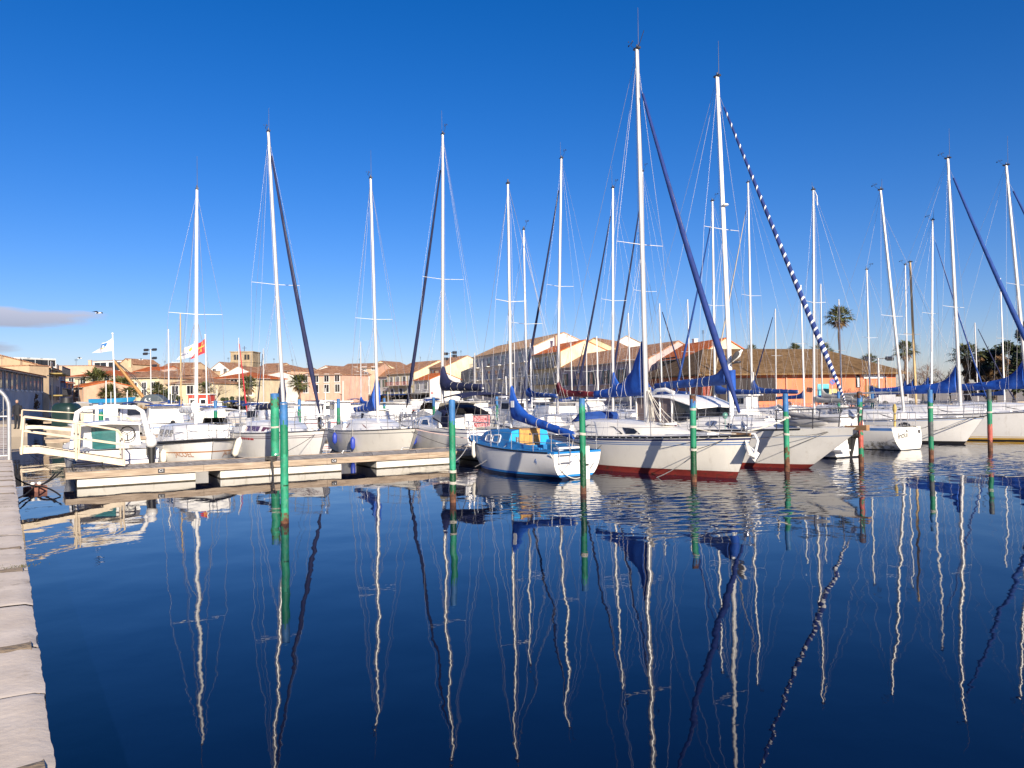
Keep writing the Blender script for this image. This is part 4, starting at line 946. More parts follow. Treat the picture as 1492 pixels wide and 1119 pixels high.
mb.loft(rr); mb.build('hard_top', white, mo)
mb = MB(); mb.tube([(-2.1, 1.22, dk(-2) - .05), (-1.7, 1.12, cz + .62), (-1.45, 1.02, cz + 1.22), (-1.4, .82, cz + 1.36), (-1.38, 0, cz + 1.42), (-1.4, -.82, cz + 1.36), (-1.45, -1.02, cz + 1.22), (-1.7, -1.12, cz + .62), (-2.1, -1.22, dk(-2) - .05)], [.12, .10, .085, .075, .07, .075, .085, .10, .12], 8); mb.build('radar_arch', white, mo)
mb = MB(); mb.tube([(-.78, -.62 + .25 * math.cos(q), cz + .42 + .25 * math.sin(q)) for q in [2 * math.pi * i / 18 for i in range(19)]], .022, 6)
for q in (0.5, 2.6, 4.7): mb.tube([(-.76, -.62, cz + .42), (-.78, -.62 + .24 * math.cos(q), cz + .42 + .24 * math.sin(q))], .014, 5)
mb.build('steering_wheel', black, mo)
mb = MB(); mb.box((-3.28, -.05, dk(-3.3) - .12), (.10, 2.15, .24), 0); mb.box((-3.36, -.1, .42), (.02, 1.7, .05), 1); mb.box((-3.345, .55, .62), (.015, .06, .08), 1); mb.build('transom_bench', [white, teak], mo)
outboard(mo, -3.55, -.95, .95, 1.2, white)
mb = MB(); mb.box((-1.9, .8, cz - .2), (.9, .5, .35)); mb.build('cockpit_seat', greyw, mo)

LF = 7.6
pf = A(311, 650, 27.6)
ff = boat_root('sailing_boat', tip=Vector((pf.x, pf.y, 0)), ang=OUT + .03, L=LF, label='tubby white sailing boat with a black rubbing strake and orange lettering', group='sailing boats in the harbour')
h = Hull(LF, 2.85, .95, tr=.7, rb=.55, rs=.1, wlb=.5, fx=3.0, sheer=.3, mx=.5); dk = h.deck
h.mesh([(.05, 0), (.56, 1), (.60, 2), (.95, 1), (1, 3)], [blackp, white, ostripe, blackp], ff, cockpit=(-3.2, -1.6))
h.rail('rub_rail', black, ff, .045, out=.015, dz=-.06, n=40)
cb = Cabin([(-1.6, 1.08, .92, dk(-1.6) - .03, dk(-1.6) + .62), (1.1, 1.0, .82, dk(1.1) - .03, dk(1.1) + .56), (1.75, .9, .68, dk(1.8) - .03, dk(1.8) + .40), (1.95, .85, .6, dk(1.9) - .03, dk(1.9) + .05)])
cabn = cb.mesh('cabin', white, ff)
for x0, x1 in ((-1.3, -.75), (-.3, .25), (.55, 1.0)): cb.window('window', glass, cabn, [(x0, .35), (x1, .35), (x1, .8), (x0, .8)], frame=steel)
surf_text(h, -1, 2.55, .555, 'JACOEL', .25, txt_or, ff)
surf_text(h, 1, 2.55, .555, 'JACOEL', .25, txt_or, ff, flip=-1)
base, top = mast_line(ff, 287, 276, .75, dk(.7) + .55)
rig(ff, 0, base, top, dk(0), .062, mm=aluw, fore=(LF / 2 - .1, 0, dk(3.7)), hoist=.98, aft=(-LF / 2, 0, dk(-3.7)), spread=(.47,), sw=1.0, half=1.25, boom=((.6, 0, base.z + .6), (-2.6, 0, base.z + .6)), cover=cvw, up=.2, hb=.2, hw=.14, ant=1.25, vane=False, seed=51)
pulpit(h, ff, hgt=.55, ln=1.6); lifelines(h, ff, 2.3, -3.0, 4, .55)
mb = MB(); mb.box((2.35, .15, dk(2.4) + .28), (.03, 1.5, .48)); mb.build('bow_dodger', cvw, ff)
hang_fender(ff, h, 1.5, -1, fendw, 'white fender below the rubbing strake of the boat with orange lettering', .18)
hang_fender(ff, h, -.9, -1, fendw, 'white fender between the motor boat and the boat with orange lettering', .12)
hang_fender(ff, h, 2.3, 1, fendw, 'slanting white fender on the far bow of the orange-lettered boat', .35, r=.13, h=.75, tilt=.3)

# boat with maroon windows
tg = A(473, 634, 29.6); mg = A(408, 590, 33.4)
angG = math.atan2(tg.y - mg.y, tg.x - mg.x)
g_, hG, _, _ = cruiser('white sailing boat with long maroon windows and a navy headsail, behind the two nearest piles', Vector((tg.x, tg.y, 0)), angG, 9.4, 3.1, 1.12, (391, 192), .45, [(.05, 0), (.80, 1), (.82, 2), (.86, 1), (.88, 2), (1, 1)], [navyp, white, mat('stripe_plum', (.12, .05, .08), .4)], rb=.75, win=mglass, cover=cvn, jib=cvn, hoist=.965, up=1.05, bl_=3.6, mr=.08, jr=.105, ant=.95, seed=61, spread=(.475,), sw=1.05, boomz=.75, hb=.2, hw=.16, wins=[[(-1.9, .22), (-.0, .22), (-.0, .72), (-1.6, .74)], [(.25, .22), (1.45, .3), (1.0, .7), (.25, .7)]])
mb = MB(); xx = -.9
for wd in (.26, .11, .2, .16, .1, .22, .3): mb.add([hG.side(xx, .86, -1, .012), hG.side(xx + wd, .86, -1, .012), hG.side(xx + wd + .02, .94, -1, .012), hG.side(xx + .02, .94, -1, .012)], [(0, 1, 2, 3)]); xx += wd + .06
mb.build('lettering', txt_rd, g_)
hang_fender(g_, hG, -1.55, -1, fendw, 'fat white fender on the quarter of the boat with maroon windows', .12, r=.14, h=.7)
hang_fender(g_, hG, -2.1, -1, fendw, 'slim white fender hung aft of the fat one beside maroon windows', .3, r=.12, h=.8, tilt=-.25)
# white boat with blue fenders and blue mainsail cover
th = A(606, 632, 31.6)
h_, hH, _, _ = cruiser('cream sailing boat with two blue fenders and a slate-blue mainsail cover', Vector((th.x, th.y, 0)), OUT, 8.6, 2.95, 1.08, (540, 260), .15, [(.04, 0), (.86, 1), (.885, 2), (1, 1)], [blackp, cream, mat('stripe_grey', (.2, .2, .2), .5)], rb=.95, win=mat('brown_window', (.20, .07, .04), .3), cover=cvb, hoist=.985, up=1.25, bl_=3.1, mr=.075, ant=1.25, seed=71, spread=(.42,), sw=.9, boomz=.62, hb=.2, hw=.17)
MB().tube([(hH.L / 2 - .25, 0, hH.deck(4) + .1), (hH.L / 2 - .45, 0, hH.deck(4) + .6)], .04, 6).build('furling_drum', steel, h_)
hang_fender(h_, hH, -1.4, -1, fendb, 'blue fender near the stern of the cream boat', .42, r=.11, h=.55)
hang_fender(h_, hH, .75, -1, fendb, 'blue fender amidships on the cream boat', .25, r=.11, h=.6)
# boat with navy sprayhood, stern to the pontoon
LI = 9.6
i_ = boat_root('sailing_boat', stern=Vector((-.80, 33.0, 0)), ang=INN, L=LI, label='blue-grey shaded yacht with a navy sprayhood, bimini and a red towel on its stern rail', group='sailing boats in the harbour')
h = Hull(LI, 3.3, 1.12, tr=.8, rb=.9, rs=-.1, wlb=.36); dk = h.deck
h.mesh([(.10, 0), (.88, 1), (.92, 2), (1, 1)], [navyp, white, nstripe], i_, cockpit=(-4.3, -1.6))
cb = Cabin([(-1.5, 1.2, 1.0, dk(-1.5) - .03, dk(-1.5) + .5), (.6, 1.05, .85, dk(.6) - .03, dk(.6) + .46), (2.2, .75, .5, dk(2.2) - .03, dk(2.2) + .3), (3.2, .45, .2, dk(3.2) - .03, dk(3.2) + .03)])
cabn = cb.mesh('cabin', white, i_); cb.window('window', glass, cabn, [(.9, .3), (2.1, .34), (1.5, .8), (.8, .85)], frame=white); cb.window('window', glass, cabn, [(-.6, .3), (.5, .3), (.5, .8), (-.2, .84)], frame=white)
z = dk(-1.5) + .5
mb = MB(); arch = lambda x, w_, hh, z0: [(x, w_ * math.cos(q), z0 + hh * max(0, math.sin(q)) ** .6) for q in [math.pi * i / 10 for i in range(11)]]
mb.loft([arch(-.75, 1.0, .02, z - .02), arch(-1.2, 1.12, .5, z - .1), arch(-1.95, 1.22, .78, z - .2), arch(-2.4, 1.28, .80, z - .35)], closed=False); hood = mb.build('spray_hood', cvn, i_)
mb = MB(); mb.loft([[(-1.02, -.85, z + .03), (-1.02, .85, z + .03)], [(-1.55, -.95, z + .56), (-1.55, .95, z + .56)]], closed=False, smooth=False); mb.v = [(x + .06, y, zz + .1) for x, y, zz in mb.v]; mb.build('clear_window', plast, hood)
mb = MB()
for sd in (1, -1): mb.add([(-1.1, sd * 1.13, z + .02), (-2.25, sd * 1.27, z - .2), (-2.2, sd * 1.2, z + .22), (-1.5, sd * 1.1, z + .36)], [(0, 1, 2, 3), (3, 2, 1, 0)])
mb.build('clear_window', plast, hood)
mb = MB(); mb.loft([[(x, y * 1.3, z + 1.0 + .16 * (1 - y * y) - .12 * abs((x + 3.4) / .9) ** 3) for y in (-1, -.6, -.2, .2, .6, 1)] for x in (-4.35, -4.1, -3.4, -2.7, -2.45)], closed=False); bim = mb.build('bimini', cvn, i_)
for sd in (1, -1):
    for x0, x1 in ((-3.3, -4.3), (-3.5, -2.5)): MB().tube([(x0, sd * 1.33, dk(-3.4) + .02), (x1, sd * 1.28, z + .98)], .016, 6).build('bimini_hoop', steel, bim)
mb = MB(); mb.box((-3.0, 1.28, dk(-3) + .34), (1.2, .02, .5)); mb.build('weather_cloth', cvn, i_)
mb = MB()
for k in range(9): pass
mb.loft([[(-4.62, .1 + .11 * j, dk(-4.6) + zz + .02 * math.sin(j * 1.9)) for j in range(9)] for zz in (.62, .40, .14)], closed=False); mb.v = [(x - .03 + .02 * math.sin(y * 14), y, zz) for x, y, zz in mb.v]; mb.build('towel', towel, i_)
mb = MB(); mb.box((-4.64, 1.15, dk(-4.6) + .45), (.1, .35, .5)); mb.build('horseshoe_buoy', cvw, i_)
sternrail(h, i_, 1.4, .65); pulpit(h, i_); lifelines(h, i_, 3.5, -3.3, 5)
base, top = mast_line(i_, 645, 196, .15, dk(.1) + .46)
rig(i_, 0, base, top, dk(0), .082, mm=alu, jib=(cvn, 1), fore=(LI / 2 - .15, 0, dk(4.6) + .1), hoist=.93, aft=(-LI / 2 + .1, 0, dk(-4.7)), spread=(.485,), sw=1.1, half=1.5, boom=((0, 0, base.z + 1.35), (-3.9, 0, base.z + 1.3)), cover=cvn, up=.75, hb=.34, hw=.2, ant=1.15, vane=True, seed=81, jr=.10)
mb = MB()
for sd, x in ((1, 2.3), (1, -.2)): hang_fender(i_, h, x, sd, fendb, 'blue fender on the shaded side of the yacht with the navy sprayhood, ' + ('toward its bow' if x > 1 else 'toward its stern'), .30, r=.14, h=.75)

# ------------------------------------------------------------------ masts standing further back, each on its own hull
def rear(label, px, py, D, ang, L, jib=None, cover=None, mr=.07, mm=None, seed=0, hullm=white, up=.5, hoist=.93, bl_=None, ant=.9, spdir=0, vane=True, hb=.22, spread=(.5,), jr=.085, win=glass, fixed=True):
    q = A(px[0] if isinstance(px, tuple) else px, 590, D); hd = Vector((math.cos(ang), math.sin(ang), 0)); mx = L * .08
    c = Vector((q.x, q.y, 0)) - hd * mx
    return cruiser(label, c + hd * L / 2, ang, L, L * .33, 1.08, (px[1] if isinstance(px, tuple) else px, py), mx, [(.06, 0), (.88, 1), (.93, 2), (1, 1)], [navyp, hullm, rnd.choice([nstripe, bstripe, dkred])], cover=cover, jib=jib, hoist=hoist, up=up, bl_=bl_ or L * .36, mr=mr, mm=mm, seed=seed, ant=ant, spdir=spdir, vane=vane, hb=hb, spread=spread, jr=jr, win=win, lines=False)
rear('white sailing boat whose bare mast stands just right of the blue boat', (768, 763), 335, 36.7, INN, 7.0, mr=.055, seed=1, up=.2, cover=cvd, ant=.1, hb=.12)
rear('white sailing boat with a maroon mainsail cover and dark thin headsail', (812, 818), 231, 42.4, INN, 10.0, cvn, cvr, .085, seed=2, ant=.9, hb=.26, up=.45, jr=.085)
rear('white sailing boat with a blue cover, its mast just left of the nearest tall mast', (893, 893), 274, 43.0, INN, 9.6, cvn, cvb, .08, seed=3, ant=1.2, up=1.0, jr=.08)
rear('sailing boat with a dark headsail hidden behind the nearest tall mast', (941, 936), 250, 46.0, INN, 9.5, cvn, cvd, .075, seed=4, ant=.3)
rear('sailing boat with a blue headsail behind the striped-headsail boat', (1042, 1038), 293, 47.0, INN, 9.6, cvd, cvd, .085, seed=5, ant=.2)
rear('sailing boat with a pale furled headsail in front of the brown hall roof', (1096, 1090), 266, 49.0, INN, 9.8, mat('canvas_tan', (.5, .42, .3), .8), cvd, .08, seed=6, ant=.1, jr=.05)
rear('sailing boat right of centre whose grey mast stands before the sign', (1268, 1263), 393, 54, INN, 8.0, None, cvd, .075, seed=7, ant=.3, hb=.14, up=.2)
rear('old sailing boat with a varnished wooden mast', (1335, 1326), 382, 50, OUT, 8.2, None, cvb, .095, woodm, seed=8, ant=0, vane=False)
rear('sailing boat with a slim mast left of the varnished one', (1323, 1319), 386, 56, OUT, 8.0, None, cvd, .06, seed=9, ant=.1)
rear('sailing boat with a white mast carrying a radar dome, two blue stays', (1357, 1359), 321, 48, OUT, 8.8, cvd, cvd, .075, aluw, seed=10, ant=.6, jr=.05)

# ------------------------------------------------------------------ far sailing boats (one build per kind, then copies)
def small_sailer(hullm, cover, jibm, L=7.5, H=9.0, mm=alu, seed=0):
    r = empty('sailing_boat', (0, 0, -50), 0)
    h = Hull(L, L * .33, .95, tr=.7, rb=.8, rs=.1, wlb=.4); dk = h.deck
    h.mesh([(.08, 0), (.9, 1), (.95, 2), (1, 1)], [navyp, hullm, bstripe], r, n=14)
    cb = Cabin([(-L * .2, .8, .66, dk(0) - .05, dk(0) + .46), (L * .05, .78, .62, dk(0) - .05, dk(0) + .42), (L * .2, .5, .3, dk(1) - .05, dk(1) + .2), (L * .3, .3, .14, dk(1) - .05, dk(1) + .02)])
    c = cb.mesh('cabin', hullm, r, sub=2); cb.window('window', glass, c, [(-L * .17, .3), (L * .1, .34), (L * .06, .8), (-L * .15, .8)])
    b = Vector((.4, 0, dk(0) + .4)); t = Vector((.3, 0, H))
    MB().tube([b, b.lerp(t, .5), t], [.06, .06, .045], 8).build('mast', mm, r)
    for sd in (1, -1): MB().tube([b.lerp(t, .52), b.lerp(t, .52) + Vector((-.1, sd * .7, 0))], .018, 5).build('spreader', alu, r)
    mb = MB()
    for sd in (1, -1): mb.tube([t, b.lerp(t, .52) + Vector((-.1, sd * .7, 0)), (0, sd * 1.1, dk(0))], .006, 4)
    mb.tube([t, (L / 2 - .1, 0, dk(L / 2))], .007, 4); mb.tube([t, (-L / 2 + .1, 0, dk(-L / 2))], .006, 4); mb.build('standing_rigging', wire, r)
    if jibm: MB().tube([(L / 2 - .15, 0, dk(L / 2) + .3), (L / 2 - .9, 0, dk(0) + 1.9), t.lerp(Vector((L / 2, 0, 1)), .08)], [.05, .075, .03], 8).build('furled_headsail', jibm, r)
    MB().tube([b + Vector((0, 0, .75)), (-L * .3, 0, dk(0) + 1.1)], .045, 6).build('boom', mm, r)
    if cover:
        mb = MB(); sail_cover(mb, b + Vector((-.05, 0, .78)), (-L * .29, 0, dk(0) + 1.14), 0, .12, .4, .2, n=12, seed=seed); mb.build('sail_cover', cover, r)
    pulpit(h, r, ln=.9); sternrail(h, r, .8)
    return r
protoS = [small_sailer(white, cvb, None, seed=1), small_sailer(white, None, cvn, seed=2), small_sailer(cream, cvd, None, mm=aluw, seed=3), small_sailer(greyw, cvg, None, seed=4), small_sailer(white, cvd, None, mm=woodm, seed=5), small_sailer(white, None, cvred, seed=6)]
# mast head pixel, mast foot pixel, distance, prototype, label
far_masts = [
 (243, 480, 246, 70, 2, 'far sailing boat with a white pole mast beside the red flag and flagpoles'),
 (260, 456, 264, 62, 4, 'far sailing boat with a tan wooden mast left of the orange-lettered boat mast'),
 (355, 492, 349, 74, 5, 'far sailing boat with a slanting red furled headsail in front of the church tower'),
 (384, 508, 384, 84, 1, 'far sailing boat with a short mast just left of the maroon-windowed boat mast'),
 (525, 498, 526, 76, 0, 'far sailing boat with a short mast left of the slate-blue sail cover'),
 (692, 514, 692, 72, 3, 'far sailing boat before the balcony flats, left of two short masts'),
 (706, 526, 704, 86, 1, 'far sailing boat before the balcony flats, second short mast'),
 (749, 500, 750, 66, 3, 'far sailing boat directly behind the blue boat mast'),
 (772, 500, 775, 62, 2, 'far sailing boat before the brown balconied house'),
 (832, 488, 834, 64, 0, 'far sailing boat before the mauve house, right of the maroon sail cover'),
 (853, 492, 855, 68, 1, 'far sailing boat before the mauve house with shutters, its mast in mid facade'),
 (871, 490, 872, 72, 2, 'far sailing boat before the mauve house, left of the dark headsail'),
 (918, 456, 919, 58, 3, 'far sailing boat with a mast between two dark thin headsails'),
 (960, 442, 965, 56, 1, 'far sailing boat in front of the bright orange roof, left mast'),
 (1003, 436, 1006, 60, 0, 'far sailing boat in front of the ochre house with the big window'),
 (1130, 450, 1131, 64, 1, 'far sailing boat in front of the brown hall roof, left mast'),
 (1168, 415, 1172, 58, 2, 'far sailing boat in front of the brown hall roof, beside the grey aluminium mast'),
 (1193, 414, 1198, 60, 3, 'far sailing boat just right of the transom boat mast'),
 (1223, 436, 1227, 62, 0, 'far sailing boat in front of the tall palm'),
 (1462, 405, 1464, 62, 2, 'far sailing boat before the dark trees at the right edge'),
 (1425, 470, 1425, 70, 1, 'far sailing boat with a short mast between the two right-hand yachts'),
]
used = set()
for k, (px, py, pb, D, pi, lab) in enumerate(far_masts):
    pr = protoS[pi]; first = pi not in used; used.add(pi)
    o = pr if first else copy_tree(pr)
    ang = rnd.choice((OUT, INN)); ft = A(pb, 590, D); H = A(px, py, D).z
    s = H / 9.0; s = max(.75, min(1.25, s))
    o.rotation_euler = (0, 0, ang); o.scale = (.95, .95, H / 9.0)
    # keep the hull's own height: scale only the rig
    o.scale = (1, 1, 1)
    c, s_ = math.cos(ang), math.sin(ang); o.location = (ft.x - .4 * c, ft.y - .4 * s_, 0)
    for ch in o.children:
        if ch.name.startswith(('mast', 'spreader', 'standing_rigging', 'furled_headsail')):
            f = (H - 1.35) / (9.0 - 1.35); ch.scale = (1, 1, f); ch.location.z = 1.35 * (1 - f)
    tag(o, lab, 'sailing boat', 'sailing boats in the harbour')

# ------------------------------------------------------------------ far motor boats
def m_cruiser(hm, roofm, dark=glass):
    L = 7; r = empty('motor_boat', (0, 0, -50)); h = Hull(L, 2.6, 1.0, tr=.9, rb=1.0, rs=-.1, wlb=.5, sheer=.35); dk = h.deck
    h.mesh([(.08, 0), (.75, 1), (.82, 2), (1, 1)], [navyp, hm, rnd.choice([nstripe, bstripe, dkred])], r, n=12)
    cb = Cabin([(-1.2, 1.0, .9, dk(0) - .05, dk(0) + .95), (.4, .98, .85, dk(0) - .05, dk(0) + .9), (1.2, .8, .6, dk(1) - .05, dk(1) + .35), (2.2, .5, .3, dk(2) - .05, dk(2) + .03)])
    c = cb.mesh('cabin', hm, r, sub=2); cb.window('window', dark, c, [(-1.0, .5), (.75, .5), (.45, .88), (-1.0, .9)])
    mb = MB(); mb.box((-.55, 0, dk(0) + 1.03), (2.3, 1.9, .07)); mb.build('cabin_roof', roofm, r)
    pulpit(h, r, ln=2.2, hgt=.5); outboard(r, -L / 2 - .25, 0, .8, 1.0)
    return r
def m_open(hm, cov):
    L = 5.2; r = empty('motor_boat', (0, 0, -50)); h = Hull(L, 2.1, .75, tr=.88, rb=.7, rs=-.1, wlb=.5, sheer=.35); dk = h.deck
    h.mesh([(.08, 0), (1, 1)], [navyp, hm], r, n=12, cockpit=(-2.3, .3))
    mb = MB()
    mb.loft([[(x, y * w_, dk(x) + .03 + hh * (1 - y * y)) for y in (-1, -.6, 0, .6, 1)] for x, w_, hh in ((-2.5, .85, .15), (-1.2, .95, .5), (.2, .95, .62), (.9, .8, .3), (1.6, .6, .05))], closed=False); mb.build('boat_cover', cov, r)
    outboard(r, -L / 2 - .2, 0, .65, .9); MB().tube([(1.2, .55, dk(1)), (1.9, .3, dk(2) + .4), (2.45, 0, dk(2.5) + .4), (1.9, -.3, dk(2) + .4), (1.2, -.55, dk(1))], .014, 5).build('bow_rail', steel, r)
    return r
def m_fisher(hm, housem):
    L = 6.4; r = empty('motor_boat', (0, 0, -50)); h = Hull(L, 2.4, .85, tr=.75, rb=.5, rs=.1, wlb=.5, sheer=.45); dk = h.deck
    h.mesh([(.08, 0), (.8, 1), (.9, 2), (1, 1)], [dkred, hm, bstripe], r, n=12, cockpit=(-2.6, -.6))
    mb = MB(); mb.box((.2, 0, dk(0) + .62), (1.3, 1.25, 1.3), 0, taper=.93); mb.box((.15, 0, dk(0) + 1.3), (1.7, 1.45, .07), 1)
    hs_ = mb.build('wheelhouse', [housem, white], r)
    mb = MB()
    for sd in (1, -1): mb.box((.2, sd * .607, dk(0) + .92), (.8, .03, .36))
    mb.box((.83, 0, dk(0) + .92), (.03, .8, .36)); mb.build('window', glass, hs_)
    MB().tube([(-.5, 0, dk(0) + 1.2), (-.55, 0, dk(0) + 2.8)], .03, 6).build('aerial_pole', aluw, r)
    return r
def m_bimini(hm, cov):
    L = 6.0; r = empty('motor_boat', (0, 0, -50)); h = Hull(L, 2.4, .85, tr=.9, rb=.9, rs=-.1, wlb=.5, sheer=.3); dk = h.deck
    h.mesh([(.08, 0), (.7, 1), (.8, 2), (1, 1)], [blackp, hm, bstripe], r, n=12, cockpit=(-2.6, .2))
    Cabin([(.2, .9, .75, dk(0) - .05, dk(0) + .4), (1.2, .7, .5, dk(1) - .05, dk(1) + .3), (2.1, .4, .2, dk(2) - .05, dk(2) + .02)]).mesh('cabin', hm, r, sub=2)
    mb = MB(); mb.add([(.3, -.75, dk(0) + .42), (.3, .75, dk(0) + .42), (0, .7, dk(0) + .9), (0, -.7, dk(0) + .9)], [(0, 1, 2, 3), (3, 2, 1, 0)]); mb.build('windscreen', glass, r)
    mb = MB(); mb.loft([[(x, y, dk(0) + 1.35 + .14 * (1 - y * y) - .1 * abs(x + .9) ** 3) for y in (-1, -.5, 0, .5, 1)] for x in (-1.9, -1.4, -.9, -.4, .1)], closed=False); b = mb.build('bimini', cov, r)
    for sd in (1, -1): MB().tube([(-1.8, sd, dk(0) + 1.3), (-.9, sd * 1.0, dk(0)), (0, sd, dk(0) + 1.3)], .014, 5).build('bimini_hoop', steel, b)
    outboard(r, -L / 2 - .2, 0, .75, 1.0)
    return r
kinds = [(m_cruiser(white, white), 'white cabin cruiser with dark windows', 'white cabin cruisers'), (m_cruiser(cream, cvd), 'cream cabin cruiser with a blue roof', 'blue-roofed cruisers'),
         (m_open(white, cvb), 'open white motor boat under a blue cover', 'blue-covered open boats'), (m_open(greyw, cvg), 'open white motor boat under a grey cover', 'grey-covered open boats'),
         (m_fisher(white, white), 'small white fishing boat with an upright wheelhouse', 'white fishing boats'), (m_bimini(white, cvd), 'white motor boat with a dark blue bimini', 'boats with blue biminis'),
         (m_bimini(white, cvw), 'white motor boat with a white bimini', 'boats with white biminis'), (m_cruiser(white, cvg, mglass), 'white cabin cruiser with maroon windows', 'maroon-windowed cruisers')]
firsts = set()
taken = [(o.location.x, o.location.y) for o in COL.objects if o.get('category') in ('sailing boat', 'motor boat') and o.location.z > -1]
rows = [(8, 12.2, 'behind the nearest pontoon', INN), (14.0, 18.0, 'before the second pontoon', OUT), (27.6, 31.5, 'just beyond the second pontoon', INN), (40, 44.5, 'before the third pontoon', OUT),
        (52, 56.0, 'just beyond the third pontoon', INN), (65, 69.5, 'before the farthest pontoon', OUT), (77, 80.5, 'just beyond the farthest pontoon', INN), (92, 95.5, 'along the town quay', OUT)]
for ri, (v0, vc, where, ang) in enumerate(rows):
    u = 3.0
    umax = 47 if vc < 60 else 58
    if ri == 0: u = 26
    if ri == 1: u = 7.5
    while u < umax:
        p = UV(u + rnd.uniform(-.2, .2), vc + rnd.uniform(-.8, .8))
        u += rnd.uniform(2.95, 3.5)
        if p.y < 20 or abs(p.x / p.y) > .72: continue
        if any((p.x - a) ** 2 + (p.y - b) ** 2 < 3.3 ** 2 for a, b in taken): continue
        if ri <= 1 and rnd.random() < .25: continue
        wts = [5, 2, 2.4, 2, 2.2, 2.2, 1.4, 1.5]
        ki = rnd.choices(range(8), wts)[0]; pr, lab, grp = kinds[ki]
        o = pr if ki not in firsts else copy_tree(pr); firsts.add(ki)
        o.location = (p.x, p.y, rnd.uniform(-.03, .03)); o.rotation_euler = (0, 0, (ang if rnd.random() < .8 else ang + math.pi) + rnd.uniform(-.05, .05))
        s = rnd.uniform(.9, 1.12); o.scale = (s, s, s)
        tag(o, lab + ', moored ' + where, 'motor boat', grp + ' ' + where)
for pr, *_ in kinds:
    if pr.location.z < -10:
        for ch in list(pr.children_recursive): bpy.data.objects.remove(ch)
        bpy.data.objects.remove(pr)
for i, pr in enumerate(protoS):
    if i not in used:
        for ch in list(pr.children_recursive): bpy.data.objects.remove(ch)
        bpy.data.objects.remove(pr)

# ------------------------------------------------------------------ the town
def wall(name, c, v=.16): return mat('render_' + name, c, .9, var=v, scale=.5, bump=.4, bscale=3, fleck=((c[0] * .55, c[1] * .5, c[2] * .45, .6), .54, .75, .9, (1.5, 1.5, .35)))
w_cream = wall('cream', (.66, .56, .37)); w_yell = wall('pale_yellow', (.70, .60, .36)); w_white = wall('white', (.70, .68, .62)); w_pink = wall('pink', (.64, .38, .28))
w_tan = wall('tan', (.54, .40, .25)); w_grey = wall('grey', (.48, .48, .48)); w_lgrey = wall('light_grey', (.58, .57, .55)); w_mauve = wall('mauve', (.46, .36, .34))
w_ochre = wall('ochre', (.48, .37, .24)); w_or = wall('orange', (.60, .20, .10)); w_brown = wall('greyish_brown', (.33, .29, .24)); w_op = wall('salmon', (.60, .38, .26)); w_blue = wall('pale_blue', (.32, .38, .50))
w_dk = wall('dark_timber', (.10, .075, .05), .3)
wfr = mat('window_frame_white', (.7, .7, .68), .5); shg = mat('shutter_green', (.04, .10, .07), .6); shb = mat('shutter_brown', (.20, .07, .03), .6); shw = mat('shutter_white', (.62, .62, .60), .6); shbl = mat('shutter_blue', (.12, .2, .42), .6); shgr = mat('shutter_grey', (.25, .25, .27), .6)
stonem = mat('church_stone', (.34, .26, .16), .9, var=.3, scale=.8, bump=.6, bscale=3)
gnd = 1.0
